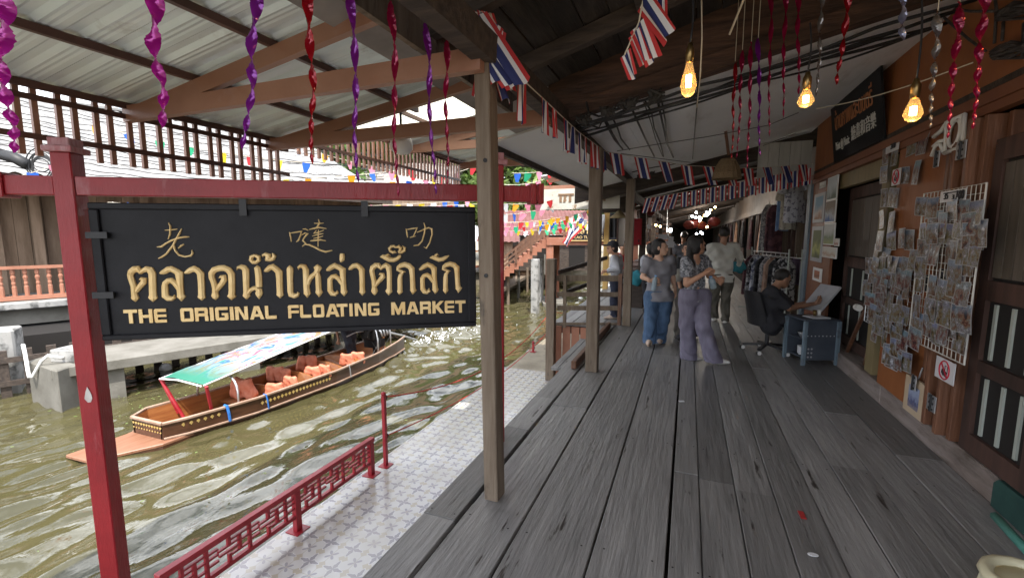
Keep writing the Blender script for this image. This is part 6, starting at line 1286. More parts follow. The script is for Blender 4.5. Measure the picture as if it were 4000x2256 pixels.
# postcards in clear sleeves
def cardmat():
    m = bpy.data.materials.new('postcards in sleeves'); m.use_nodes = True; tt = m.node_tree; n = tt.nodes; l = tt.links; bb_ = n['Principled BSDF']; bb_.inputs['Roughness'].default_value = .48; bb_.inputs['Coat Weight'].default_value = 0
    tc = n.new('ShaderNodeTexCoord'); oi = n.new('ShaderNodeObjectInfo'); va = n.new('ShaderNodeVectorMath'); va.operation = 'ADD'; sc = n.new('ShaderNodeVectorMath'); sc.operation = 'SCALE'; sc.inputs['Scale'].default_value = 53
    cb = n.new('ShaderNodeCombineXYZ'); [l.new(oi.outputs['Random'], cb.inputs[i]) for i in range(3)]; l.new(cb.outputs[0], sc.inputs[0]); l.new(tc.outputs['Object'], va.inputs[0]); l.new(sc.outputs[0], va.inputs[1])
    z = n.new('ShaderNodeTexNoise'); z.inputs['Scale'].default_value = 19; z.inputs['Detail'].default_value = 5; z.inputs['Roughness'].default_value = .7; l.new(va.outputs[0], z.inputs[0]); r = n.new('ShaderNodeValToRGB'); e = r.color_ramp.elements
    e[0].position = .36; e[0].color = (.015, .015, .02, 1); e[1].position = .68; e[1].color = (.72, .75, .8, 1)
    for p_, c_ in ((.42, (.13, .06, .035)), (.47, (.3, .22, .17)), (.505, (.07, .09, .05)), (.54, (.38, .37, .38)), (.58, (.12, .1, .12)), (.62, (.45, .46, .5))): q = e.new(p_); q.color = c3(c_)
    l.new(z.outputs[0], r.inputs[0]); sp = n.new('ShaderNodeSeparateXYZ'); l.new(tc.outputs['Generated'], sp.inputs[0]); mr = n.new('ShaderNodeMapRange'); mr.inputs[1].default_value = .62; mr.inputs[2].default_value = .8; mr.inputs[4].default_value = .6; l.new(sp.outputs[2], mr.inputs[0])
    mm = n.new('ShaderNodeMath'); mm.operation = 'MULTIPLY'; l.new(mr.outputs[0], mm.inputs[0]); fr = n.new('ShaderNodeMath'); fr.operation = 'FRACT'; f2 = n.new('ShaderNodeMath'); f2.operation = 'MULTIPLY'; f2.inputs[1].default_value = 7.31; l.new(oi.outputs['Random'], f2.inputs[0]); l.new(f2.outputs[0], fr.inputs[0]); l.new(fr.outputs[0], mm.inputs[1])
    x = n.new('ShaderNodeMix'); x.data_type = 'RGBA'; l.new(mm.outputs[0], x.inputs[0]); l.new(r.outputs[0], x.inputs[6]); x.inputs[7].default_value = (.28, .42, .62, 1)
    hs = n.new('ShaderNodeHueSaturation'); hf = n.new('ShaderNodeMath'); hf.operation = 'MULTIPLY_ADD'; l.new(oi.outputs['Random'], hf.inputs[0]); hf.inputs[1].default_value = .1; hf.inputs[2].default_value = .45; l.new(hf.outputs[0], hs.inputs['Hue']); hs.inputs['Saturation'].default_value = 1.25; hs.inputs['Value'].default_value = .85; l.new(x.outputs[2], hs.inputs['Color']); 
    def edge(o):
        a = n.new('ShaderNodeMath'); a.operation = 'SUBTRACT'; l.new(o, a.inputs[0]); a.inputs[1].default_value = .5; q = n.new('ShaderNodeMath'); q.operation = 'ABSOLUTE'; l.new(a.outputs[0], q.inputs[0]); return q.outputs[0]
    mxx = n.new('ShaderNodeMath'); mxx.operation = 'MAXIMUM'; l.new(edge(sp.outputs[1]), mxx.inputs[0]); l.new(edge(sp.outputs[2]), mxx.inputs[1]); gt = n.new('ShaderNodeMath'); gt.operation = 'GREATER_THAN'; gt.inputs[1].default_value = .468; l.new(mxx.outputs[0], gt.inputs[0])
    x2 = n.new('ShaderNodeMix'); x2.data_type = 'RGBA'; l.new(gt.outputs[0], x2.inputs[0]); l.new(hs.outputs[0], x2.inputs[6]); x2.inputs[7].default_value = (.4, .41, .43, 1); l.new(x2.outputs[2], bb_.inputs['Base Color'])
    bp = n.new('ShaderNodeBump'); bp.inputs['Strength'].default_value = .12; bp.inputs['Distance'].default_value = .01; z2 = n.new('ShaderNodeTexNoise'); z2.inputs['Scale'].default_value = 13; l.new(va.outputs[0], z2.inputs[0]); l.new(z2.outputs[0], bp.inputs['Height']); l.new(bp.outputs[0], bb_.inputs['Normal']); return m
CM = cardmat(); rg = random.Random(21); cme = []
for k in range(5):
    b = MB(); w, hh = .155, .142; b.grid([[(.003*math.sin(u*3+k)+.003*math.cos(v*4+k*2), (u-.5)*w, -v*hh) for u in np.linspace(0, 1, 5)] for v in np.linspace(0, 1, 6)]); cme.append(b.mesh('postcard', [CM], smooth=True))
A_ = [(3607,780),(3648,782),(3728,786),(3775,790),(3820,795),(3607,880),(3652,882),(3705,884),(3751,884),(3807,880),(3614,945),(3664,948),(3720,950),(3772,945),(3815,950),(3606,1012),(3740,1026),(3596,1072),(3650,1085),(3700,1105),(3766,1112),(3590,1160),(3637,1175),(3700,1185),(3763,1200),(3630,1240),(3688,1252),(3752,1290),(3580,1290),(3690,840),(3800,840),(3640,1130),(3760,835),(3660,835),(3835,870),(3580,985),(3590,1230),(3735,1085),(3790,1010),(3660,1265),(3725,1250)]
B2 = [(3466,575),(3500,585),(3561,540),(3614,525),(3455,655),(3542,660),(3592,635),(3455,745),(3497,742),(3448,830),(3489,835),(3444,910),(3486,912),(3530,900),(3556,905),(3425,960),(3465,975)]
C2 = [(3400,1015),(3425,1012),(3450,1010),(3475,1008),(3500,1010),(3525,1012),(3550,1015),(3390,1100),(3425,1092),(3459,1096),(3507,1090),(3545,1092),(3416,1195),(3459,1205),(3502,1195),(3540,1205),(3420,1280),(3459,1300),(3500,1285),(3538,1300),(3488,1370),(3515,1390),(3545,1385),(3440,1150),(3480,1150),(3520,1160),(3410,1060),(3440,1060),(3470,1060),(3500,1060),(3530,1060),(3555,1065),(3400,1150),(3440,1240),(3480,1240),(3520,1245),(3470,1350),(3500,1330),(3525,1340)]
for pts, X, lb, gp in ((A_, GX-.012, 'postcard in a clear sleeve clipped to the white wire grid', 'postcards on the white wire grid'), (B2, 1.735, 'postcard in a clear sleeve pinned high on the orange wall above the easel', 'postcards pinned on the wall'), (C2, GX+.04, 'postcard in a clear sleeve hanging on the easel grid', 'postcards on the easel grid')):
    for k, (x, y) in enumerate(pts):
        yy, zz = wq(x, y, X); o = bpy.data.objects.new('postcard', cme[rg.randrange(5)]); COL.objects.link(o); o.location = (X-rg.uniform(0, .012), yy, zz+.02); s = rg.uniform(.92, 1.12)*(1.25 if pts is B2 else 1.14); o.scale = (1, s*(1 if rg.random() < .6 else .68), s*(1 if rg.random() < .8 else .85)); o.rotation_euler = (rg.gauss(0, .06), rg.gauss(0, .03), rg.gauss(0, .06)); tag(o, lb, 'postcard', gp)
# price cards and no-photo signs
ink = mat('black ink', (.02, .02, .025), rough=.6); redink = mat('red ring ink', (.5, .015, .04), rough=.5); card = mat('white card', (.68, .69, .72), rough=.4)
t = thing('price_card', 'white price card reading 35 and 100 at the top of the wire grid', 'price card', (GX-.03, 3.9, 1.9)); b = MB(); wslab(b, 3676, 742, 3775, 786, GX-.02, .004); b.build('card', card, t)
walltext('35', 3690, 779, 3704, GX-.026, ink, t, 'figures', .045); walltext('3', 3722, 778, 3728, GX-.026, ink, t, 'figures', .03); walltext('100', 3738, 779, 3766, GX-.026, ink, t, 'figures', .058)
b = MB(); wslab(b, 3720, 781, 3760, 783, GX-.0265, .001); wslab(b, 3686, 748, 3768, 752, GX-.0265, .001); b.build('printed_lines', ink, t)
t = thing('price_card', 'small white price card high on the wall, above the first postcards', 'price card', (1.72, 4.9, 2.3)); b = MB(); wslab(b, 3464, 548, 3512, 592, 1.72, .004); b.build('card', card, t); walltext('200', 3480, 584, 3498, 1.7145, ink, t, 'figures', .05)
def nophoto(label, x0, y0, x1, y1, X):
    b = MB(); cy, cz_, w, hh = wslab(b, x0, y0, x1, y1, X, .004); t = thing('no_photo_sign', label, 'sign', (X, cy, cz_), 'no photography signs'); b.build('card', card, t); r = min(w, hh)*.42
    b = MB(); k = 28; P_ = [(X-.006, cy-r*math.cos(6.2832*i/k), cz_+r*math.sin(6.2832*i/k)) for i in range(k+1)]; b.tube(P_, r*.085, 4, cap=False); b.bar((X-.0075, cy+r*.68, cz_+r*.68), (X-.0075, cy-r*.68, cz_-r*.68), .003, r*.17, up=(0, 1, 1)); b.build('red_ring', redink, t)
    b = MB(); b.bar((X-.0055, cy+r*.55, cz_-r*.15), (X-.0055, cy-r*.5, cz_-r*.5), .002, r*.5, up=(0, 0, 1)); 
    for q in range(14): a0, a1 = 6.2832*q/14, 6.2832*(q+1)/14; b.quad(*[(X-.007, cy+r*.12+rr*math.cos(a)*r, cz_-r*.28+rr*math.sin(a)*r) for rr, a in ((.16, a0), (.34, a0), (.34, a1), (.16, a1))])
    b.build('camera_symbol', ink, t); b = MB(); b.tube([(X-.006, cy-r*.1, cz_+r*.55), (X-.006, cy-r*.62, cz_+r*.5), (X-.006, cy-r*.6, cz_-r*.2), (X-.006, cy-r*.12, cz_-r*.05), (X-.006, cy-r*.1, cz_+r*.55)], r*.035, 4); b.build('phone_symbol', ink, t)
nophoto('no photography sign with a red ring, tilted under the wire grid', 3655, 1402, 3733, 1490, GX); nophoto('small no photography sign among the high postcards', 3487, 660, 3518, 722, 1.715)
t = thing('framed_print', 'cream wooden frame with a small blue picture, leaning at the foot of the orange panel', 'picture frame', (1.72, 4.3, .3)); b = MB(); cy, cz_, w, hh = wslab(b, 3546, 1480, 3634, 1632, 1.725, .03); b.build('frame', mat('cream frame wood', (.52, .4, .27), (.6, .48, .34), scale=5), t, bevel=.006)
b = MB(); b.bb((1.69, cy-w*.24, cz_-hh*.3), (1.694, cy+w*.24, cz_+hh*.3)); b.build('picture', picmat('blue print', (.3, .35, .5), (.08, .09, .2), (.25, .22, .25), 40), t); b = MB(); b.tube([(1.71, cy, cz_+hh*.5), (1.725, cy-.01, cz_+hh*.85)], .006, 6); b.build('hook', M['metal'], t)
# easel
t = thing('easel', 'brown wooden artist easel standing in the open doorway behind the postcards', 'easel', (1.9, 4.9, .17)); b = MB()
for (xa, ya_, xb, yb_) in ((3378, 1215, 3295, 1400), (3412, 1300, 3372, 1440)): b.bar(onx(xa, ya_, 1.8), onx(xb, yb_, 1.86), .03, .04)
b.bar((1.84, 5.1, .25), (1.8, 4.95, 1.6), .03, .04); b.bar((1.79, 5.3, .95), (1.79, 4.5, .95), .03, .05); b.build('legs', M['foldwood'], t)
b = MB(); p = onx(3350, 1200, 1.72); b.tube([p+V(0, .03, 0), p+V(0, -.05, 0)], .035, 12); tag(b.build('tape_roll', M['white']), 'roll of white tape hanging beside the easel', 'tape')
# carved white bracket
t = thing('carved_bracket', 'white fretted wooden bracket with an oval ring, hung on the shop front', 'bracket', (1.70, 4.2, 2.1)); b = MB(); X = 1.70
TR_ = lambda x, y: onx(x, y, X)
def tb(pts, r): b.tube([TR_(*p) for p in pts], r, 6)
cen = TR_(3728, 520); ax_ = TR_(3752, 508)-cen; vz = TR_(3732, 470)-cen; b.tube([cen+ax_*math.cos(a)+V(0, 0, np.linalg.norm(vz))*math.sin(a) for a in np.linspace(0, 6.283, 25)], .014, 6, cap=False)
tb([(3768, 446), (3763, 570)], .016); tb([(3768, 448), (3700, 478), (3680, 508), (3648, 535)], .016); tb([(3763, 570), (3690, 598)], .016); tb([(3698, 480), (3690, 596)], .012); tb([(3690, 598), (3672, 560), (3655, 570), (3640, 610)], .014); tb([(3690, 548), (3668, 552), (3645, 572)], .012); tb([(3760, 470), (3745, 462)], .014); tb([(3758, 560), (3742, 572)], .014); b.build('fretwork', M['white'], t, smooth=True)
# tangled wires on the wall near the top right
t = thing('wire_bundle', 'two tangled bundles of black wiring strapped to the orange wall at the upper right', 'wiring', (1.7, 3.4, 3)); rg = random.Random(31); b = MB()
for (xa, ya_, xb, yb_) in ((3888, 60, 4060, 20), (3866, 215, 4060, 165)):
    for k in range(26):
        o1, o2 = rg.gauss(0, 13), rg.gauss(0, 16); xs3 = xa+rg.uniform(0, 30); b.tube([onx(xs3+(xb-xs3)*f, ya_+(yb_-ya_)*f+(o1*math.sin(math.pi*min(1, f*1.6))+o2*.6*math.sin(3*f+k)), 1.69-.03*rg.random()) for f in np.linspace(0, 1, 7)], rg.uniform(.004, .011), 5)
for pts in (((3640, 0), (3700, 30), (3790, 45), (3880, 45)), ((3640, 25), (3700, 80), (3780, 150), (3850, 200)), ((3885, -20), (3893, 40), (3885, 170)), ((3920, 85), (3915, 160)), ((4020, 70), (3890, 80)), ((4020, 225), (3880, 230)), ((4000, 90), (3995, 230))): b.tube([onx(x, y, 1.715) for x, y in pts], .009, 5)
b.build('wires', mat('dusty wire', (.035, .03, .03), (.13, .11, .1), scale=14, lo=.5, hi=.75, rough=.7), t, smooth=True)
# corner: folding canvas and cream stool
t = thing('canvas_crate', 'dark green canvas covered crate at the lower right corner of the deck', 'crate', (1.65, 2.95, 0)); c = onz(3990, 2060); b = MB(); b.box((c[0]+.2, c[1]-.12, .09), (.5, .62, .18), rz=.0); b.build('crate', mat('green canvas', (.012, .05, .045), (.02, .07, .06), scale=9, rough=.85), t, bevel=.02)
b = MB(); b.tube([onz(3886, 2012, .19), onz(3985, 2120, .19), onz(4060, 2200, .19)], .02, 6); b.build('hem', mat('teal hem', (.06, .24, .2), (.1, .3, .26), scale=6, rough=.7), t, smooth=True)
t = thing('plastic_stool', 'cream plastic stool cut off by the lower right corner', 'stool', onz(4000, 2300)); b = MB(); c = onz(4040, 2285, .26); b.tube([c+V(.13*math.cos(a), .13*math.sin(a), 0) for a in np.linspace(0, 6.283, 17)], .024, 8, cap=False); b.lathe([(0, -.006), (.13, -.006), (.13, .0), (0, .0)], 16, c=c); b.build('seat', mat('cream plastic', (.62, .58, .4), rough=.35), t, smooth=True)
lm_ = mat('cream plastic legs', (.6, .56, .4), rough=.4)
for a in (.8, 2.4, 3.9, 5.5): b = MB(); b.bar(c+V(.12*math.cos(a), .12*math.sin(a), -.01), c+V(.16*math.cos(a), .16*math.sin(a), -.26), .03, .03); b.build('leg', lm_, t)
for nm, lb, x, y, w, d, rz, m in (('paper_scrap', 'small white scrap of paper on the planks in the middle of the deck', 2662, 1565, .05, .03, .4, card), ('red_tape', 'short strip of red tape stuck on a deck plank', 3133, 2008, .028, .075, .05, mat('red tape', (.4, .03, .03), rough=.5)), ('tissue', 'oval white petal lying on the deck near the bottom edge', 3176, 2163, .035, .02, .1, card)):
    c = onz(x, y, .0115); b = MB(); k = 4 if nm != 'tissue' else 12; b.slab([c+V(w*.7*math.cos(a+.785)*math.cos(rz)-d*.7*math.sin(a+.785)*math.sin(rz), w*.7*math.cos(a+.785)*math.sin(rz)+d*.7*math.sin(a+.785)*math.cos(rz), 0) for a in np.linspace(0, 6.283, k+1)[:-1]], (0, 0, -.003)); tag(b.build(nm, m), lb, 'litter')
# ================================================================ the artist's corner
cb = onz(2992, 1372); t = thing('office_chair', 'black swivel chair with white rimmed castors under the seated artist', 'chair', cb); blk = mat('black plastic', (.014, .014, .016), (.022, .022, .025), rough=.38, scale=6)
sh = cb+V(0, 0, .40)+RH*.02; loc_c = lambda a, dd, z: sh+RH*a+FH*dd+V(0, 0, z)
fseat = lambda P: (lambda q: ell(q, V(.0, 0, -.0), V(.26, .25, .055)))(np.stack([(P-sh) @ RH, (P-sh) @ FH, (P-sh)[:, 2]], 1))
sdmesh('seat', [(fseat, sh-.34, sh+.34, .018)], blk, t, local=False)
b = MB(); b.grid([[loc_c(-.22-.1*f**1.3+.08*q*q, .24*q*(1-.2*f*f), -.02+.46*f) for q in np.linspace(-1, 1, 9)] for f in np.linspace(0, 1, 9)]); b.grid([[loc_c(-.25-.1*f**1.3+.08*q*q, .24*q*(1-.2*f*f), -.02+.46*f) for q in np.linspace(-1, 1, 9)] for f in np.linspace(0, 1, 9)]); b.build('backrest', blk, t, smooth=True)
b = MB(); b.tube([cb+V(0, 0, .1), cb+V(0, 0, .24)], .026, 10); b.build('column', blk, t); b = MB(); b.tube([cb+V(0, 0, .23), cb+V(0, 0, .38)], .016, 10); b.build('gas_lift', M['metal'], t)
for k in range(5):
    a = .5+k*1.2566; e = cb+V(.29*math.cos(a), .29*math.sin(a), .075); b = MB(); b.bar(cb+V(0, 0, .11), e, .04, .03); b.build('foot_spoke', blk, t)
    b = MB(); b.lathe([(0, -.02), (.028, -.02), (.028, .02), (0, .02)], 12, c=e-V(0, 0, .045), M=np.array([CR, CU, -CF]).T); o = b.build('castor', blk, t); b = MB(); b.lathe([(.016, -.022), (.026, -.022), (.026, .022), (.016, .022)], 12, c=e-V(0, 0, .045), M=np.array([CR, CU, -CF]).T); b.build('white_rim', M['white'], o)
t = thing('drawing_board', 'pale drawing board propped in front of the seated artist', 'board', onpl(3172, 1215, bS, FH)); b = MB(); p, q = onpl(3172, 1214, bS, FH), onpl(3252, 1118, bS, FH); nn = np.cross(q-p, FH); nn /= np.linalg.norm(nn); b.slab([p-FH*.17, q-FH*.17, q+FH*.2, p+FH*.2], nn*.025); b.build('board', mat('grey board', (.4, .41, .44), (.5, .5, .52), scale=6), t)
b = MB(); up_ = nn*(-.004 if nn[2] > 0 else .004); b.slab([p-FH*.14+(q-p)*.08, q-FH*.14-(q-p)*.08, q+FH*.16-(q-p)*.08, p+FH*.16+(q-p)*.08], -nn*.003); b.build('paper', card, t)
cbx = onz(3178, 1425); t = thing('storage_cart', 'blue grey pegboard cart with open shelves beside the artist, paper and cups on top', 'cart', cbx); cm_ = mat('blue grey plastic', (.045, .055, .075), (.065, .078, .1), rough=.55, scale=5)
qb = lambda a0, a1, d0, d1, z0, z1: (lambda bq: bq.box(cbx+RH*(a0+a1)/2+FH*(d0+d1)/2+V(0, 0, (z0+z1)/2), (a1-a0, d1-d0, z1-z0), M=np.array([RH, FH, V(0, 0, 1)]).T))
b = MB(); qb(-.13, .25, 0, .02, .06, .54)(b); qb(-.13, .25, .33, .35, .06, .54)(b); qb(.23, .25, .021, .329, .06, .54)(b); b.build('panel', cm_, t)
b = MB(); [qb(-.15, .27, -.02, .37, z, z+.022)(b) for z in (.541,)]; [qb(-.13, .229, .021, .329, z, z+.015)(b) for z in (.08, .3)]; b.build('shelf', cm_, t, bevel=.004)
b = MB(); 
for a in (-.142, .262):
    for d in (-.012, .362): b = MB(); qb(a-.018, a+.018, d-.018, d+.018, 0, .54)(b); b.build('leg', M['bluepost'], t)
b = MB(); [b.lathe([(0, -.001), (.008, -.001), (.008, .001), (0, .001)], 8, c=cbx+RH*a-FH*.0015+V(0, 0, z), M=np.array([RH, V(0, 0, 1), FH]).T) for z in (.36,) for a in np.linspace(-.1, .22, 8)]; [b.lathe([(0, -.001), (.012, -.001), (.012, .001), (0, .001)], 8, c=cbx+RH*a-FH*.0015+V(0, 0, z), M=np.array([RH, V(0, 0, 1), FH]).T) for z in (.2, .15, .1) for a in (-.08, -.04)]; b.build('peg_hole', mat('pale holes', (.4, .4, .42)), t)
b = MB(); c = cbx-RH*.06+FH*.1+V(0, 0, .315); b.lathe([(0, 0), (.05, 0), (.085, .06), (.09, .075), (.08, .07), (.045, .012), (0, .012)], 16, c=c); tag(b.build('metal_bowl', M['metal'], smooth=True), 'shiny metal bowl on the middle shelf of the cart', 'bowl')
b = MB(); qb(-.02, .2, .05, .25, .564, .572)(b); tag(b.build('paper_pile', card), 'sheet of white paper lying on top of the cart', 'paper')
for k, (a, d) in enumerate(((.1, .2), (.17, .22))): b = MB(); c = cbx+RH*a+FH*d+V(0, 0, .573); b.lathe([(0, 0), (.018, 0), (.024, .07), (.021, .07), (.016, .006), (0, .006)], 12, c=c); tag(b.build('paint_cup', M['white'] if k else M['brass'], smooth=True), ['dark little cup on the cart, left one', 'white little cup on the cart, right one'][k], 'cup')
b = MB(); c = cbx-RH*.09+FH*.08+V(0, 0, .12); [b.bb(c+V(-.05+.0*k, -.05, k*.05), c+V(.06, .06, k*.05+.046)) for k in range(2)]; tag(b.build('tissue_packs', card), 'crumpled white packs on the lowest shelf of the cart', 'packs')
# ================================================================ clothes
pats = [mat('cloth '+n_, a, c_, rough=.85, scale=s, lo=.47, hi=.53, detail=2) for n_, a, c_, s in (('black white', (.03, .03, .035), (.4, .4, .42), 18), ('plum', (.07, .03, .04), (.14, .06, .07), 9), ('white blue', (.5, .51, .56), (.12, .13, .2), 14), ('black', (.015, .015, .018), (.05, .05, .055), 10), ('grey flower', (.2, .2, .22), (.5, .5, .5), 24), ('peach', (.4, .24, .17), (.5, .34, .26), 6))]
def garment(label, p, w, hh, m, seed, group, flare=1.15, th=.05, shirt=False, face=None):
    rg = np.random.RandomState(seed); ph = rg.rand(4)*6; fx = np.array(face) if face is not None else V(1, 0, 0); fx = fx/np.linalg.norm(fx); fy = V(-fx[1], fx[0], 0); p = np.array(p)
    t = thing('garment', label, 'garment', p, group); rows = []; n = 20
    for f in np.linspace(0, 1, 13):
        wd = w/2*(.45+.55*min(1, f*7))*(1+(flare-1)*f); d = th*(.5+.9*f)
        rows.append([p+fx*wd*math.cos(a)+fy*(d*math.sin(a)+.018*f*math.sin(6*a+ph[0])+.012*math.sin(9*a+ph[1]))-V(0, 0, hh*f+.012*math.sin(3*a+ph[2])*f) for a in np.linspace(0, 6.2832, n+1)])
    b = MB(); b.grid(rows); b.build('cloth', m, t, smooth=True)
    if shirt:
        for s in (-1, 1): b = MB(); b.tube([p+fx*s*w*.4-V(0, 0, .06), p+fx*s*w*.56-V(0, 0, .2), p+fx*s*w*.6-V(0, 0, .3)], [.07, .075, .08], 10); b.build('sleeve', m, t, smooth=True)
    b = MB(); b.tube([p+fx*w*.3-V(0, 0, .03), p+V(0, 0, .02), p-fx*w*.3-V(0, 0, .03)], .007, 5); b.tube([p+V(0, 0, .02), p+V(0, 0, .09)], .004, 5); b.build('hanger', M['white'], t)
RA, RB = V(1.25, 10.6, 0), V(1.66, 9.15, 0); t = thing('clothes_rack', 'silver double clothes rack full of patterned garments behind the artist', 'clothes rack', (RA+RB)/2)
for z, off in ((1.24, 0), (1.16, .2)): b = MB(); b.tube([RA+V(off, 0, z), RB+V(off, 0, z)], .012, 8); b.build('rail', M['metal'], t)
for q in (RA, RB):
    for off in (0, .2): b = MB(); b.tube([q+V(off, 0, .05), q+V(off, 0, 1.32)], .014, 8); b.build('upright', M['slit'], t)
    b = MB(); b.tube([q+V(-.2, 0, .05), q+V(.4, 0, .05)], .014, 8); b.build('foot', M['slit'], t)
gl = ['plum patterned garment at the far end of the clothes rack', 'black and white zigzag skirt on the clothes rack', 'white and blue streaked skirt on the clothes rack', 'plain black garment in the middle of the clothes rack', 'grey flowered garment on the clothes rack', 'peach coloured garment on the clothes rack', 'black garment near the front end of the clothes rack', 'black and white speckled garment at the front end of the clothes rack']
for k, pi_ in enumerate((1, 0, 2, 3, 4, 5, 3, 0)): garment(gl[k], RA+(RB-RA)*(k+.6)/8.3+V(0, 0, 1.15), .4, .8+.06*(k % 3), pats[pi_], k, 'garments on the clothes rack', face=V(1, .45, 0))
hp = lambda x, y, d: ond(x, y, d)
garment('white floral shirt hanging at the top of the blue post', hp(3112, 690, 8.1), .38, .82, mat('white floral cloth', (.62, .63, .7), (.25, .25, .33), rough=.85, scale=17, lo=.55, hi=.6, detail=2), 11, 'hanging clothes at the shop corner', 1.0, .05, True, RH)
garment('cream floral shirt tucked behind the white floral one', hp(3088, 720, 8.4), .3, .84, mat('cream floral cloth', (.5, .47, .4), (.3, .26, .22), rough=.85, scale=17, lo=.56, hi=.62), 12, 'hanging clothes at the shop corner', 1.0, .05, True, RH)
garment('blue shirt edge hanging left of the floral shirts', hp(3066, 740, 8.6), .24, .78, mat('sky blue cloth', (.12, .22, .45), (.2, .32, .55), rough=.85, scale=10), 13, 'hanging clothes at the shop corner', 1.0, .05, False, RH)
garment('dark brown dress hanging beside the blue shirt', hp(3030, 800, 9.2), .34, 1.0, pats[1], 14, 'hanging clothes at the shop corner', 1.1, .06, False, RH)
garment('pale grey gown hanging under the beam', hp(3005, 800, 9.8), .3, 1.05, pats[4], 15, 'hanging clothes at the shop corner', 1.2, .06, False, RH)
garment('lavender cloth hanging low beside the rack', hp(3110, 1010, 8.5), .22, .5, mat('lavender cloth', (.22, .17, .28), (.3, .24, .36), scale=5, rough=.85), 16, 'hanging clothes at the shop corner', 1.1, .05, False, RH)
for k in range(9):
    y = 11.5+k*2.4; garment(['striped', 'plain', 'dotted'][k % 3]+' dark garment hung outside a shop farther along, '+['nearest', 'second', 'third', 'fourth', 'fifth', 'sixth', 'seventh', 'eighth', 'farthest'][k]+' of the row', (1.85, y, 2.05), .4, .95, pats[(k*2+3) % 6], 30+k, 'far hanging clothes', 1.1, .06, False, V(0, 1, 0))
# ================================================================ canal side stall things
t = thing('fire_cabinet', 'red metal cabinet fixed high behind the third post', 'cabinet', ond(2488, 905, 10)); a, c = ond(2472, 853, 10), ond(2508, 957, 10); b = MB(); cc = (a+c)/2; b.box(cc+FH*.1, (.2, .2, abs(a[2]-c[2])), rz=YAW); b.build('body', M['railred'], t, bevel=.01); b = MB(); b.box(cc-V(0, 0, .2)-FH*.012+RH*.03, (.02, .02, .06), rz=YAW); b.build('handle', M['iron'], t)
for k, (x, y, w, hh, d) in enumerate(((2505, 875, .14, .12, 11), (2510, 910, .1, .16, 11), (2515, 940, .12, .1, 11), (2540, 865, .1, .2, 12), (2590, 925, .24, .14, 12), (2620, 935, .14, .15, 12), (2622, 955, .16, .16, 12), (2595, 950, .2, .12, 12), (2535, 885, .1, .12, 12), (2610, 900, .05, .3, 12.3), (2512, 958, .14, .12, 11))):
    c = ond(x, y, d); b = MB(); b.box(c, (w, .015, hh), rz=YAW); tag(b.build('paper_notice', card), 'small pale notice or tag on the dark stall side behind the women', 'notice', 'notices on the stall')
b = MB(); p = ond(2369, 940, 13); b.bb((p[0]-.07, p[1]-.07, -.1), (p[0]+.07, p[1]+.07, 2.4)); tag(b.build('yellow_post', mat('yellow ochre paint', (.5, .3, .08), (.58, .37, .12), scale=4)), 'ochre yellow post at the stall beyond the person in the cap', 'post')
t = thing('black_tarp', 'black tarpaulin hung as a screen beside the ochre post', 'tarpaulin', ond(2405, 930, 13.4)); b = MB(); b.grid([[ond(x, y, 13.4+.05*math.sin(x*.3)) for x in range(2374, 2446, 6)] for y in range(832, 932, 12)]); b.build('sheet', mat('black tarp', (.012, .013, .015), rough=.6), t, smooth=True)
b = MB(); b.tube([ond(2357, 838, 12.8), ond(2352, 890, 12.8), ond(2348, 925, 12.8)], [.05, .07, .02], 8); tag(b.build('rolled_cloth', M['white'], smooth=True), 'pale rolled cloth hanging left of the ochre post', 'cloth')
b = MB(); c = ond(2418, 850, 9.6); b.lathe([(.22, 0), (.12, .06), (.05, .14), (0, .16), (0, .15), (.2, -.005)], 16, c=c); tag(b.build('straw_hat', mat('straw', (.3, .24, .13), (.4, .32, .18), scale=20, rough=.9), smooth=True), 'conical straw hat hanging near the third post', 'hat')
ft = lambda P: ell(P, V(0, 0, 0), V(.15, .08, .17))+.008*np.sin(30*P[:, 0]+20*P[:, 2]); o = sdmesh('cloth_bag', [(ft, V(-.22, -.14, -.24), V(.22, .14, .24), .02)], mat('turquoise cloth', (.02, .2, .26), (.03, .26, .32), rough=.7, scale=6)); o.location = tuple(ond(2484, 1086, 9.6)); tag(o, 'turquoise cloth bag hanging behind the third post', 'bag')
b = MB(); c = ond(2486, 1130, 9.8); b.bb((c[0]-.16, c[1]-.16, .0), (c[0]+.16, c[1]+.16, c[2]+.2)); b.bb((c[0]-.2, c[1]-.2, c[2]+.2), (c[0]+.2, c[1]+.2, c[2]+.24)); tag(b.build('stall_box', M['darkwood'], bevel=.01), 'dark box stool beneath the turquoise bag', 'box')
M['lantern'] = mat('red paper lantern', (.16, .012, .008), (.2, .03, .015), rough=.6, scale=6)
for k, (x, y, d, r) in enumerate(((2540, 826, 11, .13), (2690, 878, 17, .2), (2712, 874, 19, .22), (2742, 880, 20, .22), (2790, 866, 15, .2), (2765, 884, 22, .2), (2470, 800, 10.2, .1))):
    c = ond(x, y, d); t = thing('paper_lantern', ['red lantern above the stall by the third post', 'leftmost red lantern far down the boardwalk', 'second red lantern from the left far down the boardwalk', 'middle red lantern far down the boardwalk', 'big orange red lantern at the right of the far row', 'farthest red lantern of the row', 'small red lantern nearest the third post'][k], 'lantern', c, 'red lanterns'); b = MB(); b.lathe([(0, -r*.8), (r*.45, -r*.75), (r*.85, -r*.4), (r, 0), (r*.85, r*.4), (r*.45, r*.75), (0, r*.8)], 14, c=c); b.build('shade', M['lantern'], t, smooth=True); b = MB(); b.tube([c+V(0, 0, r*.8), c+V(0, 0, r*.8+.25)], .008, 5); b.build('cord', M['cable'], t)
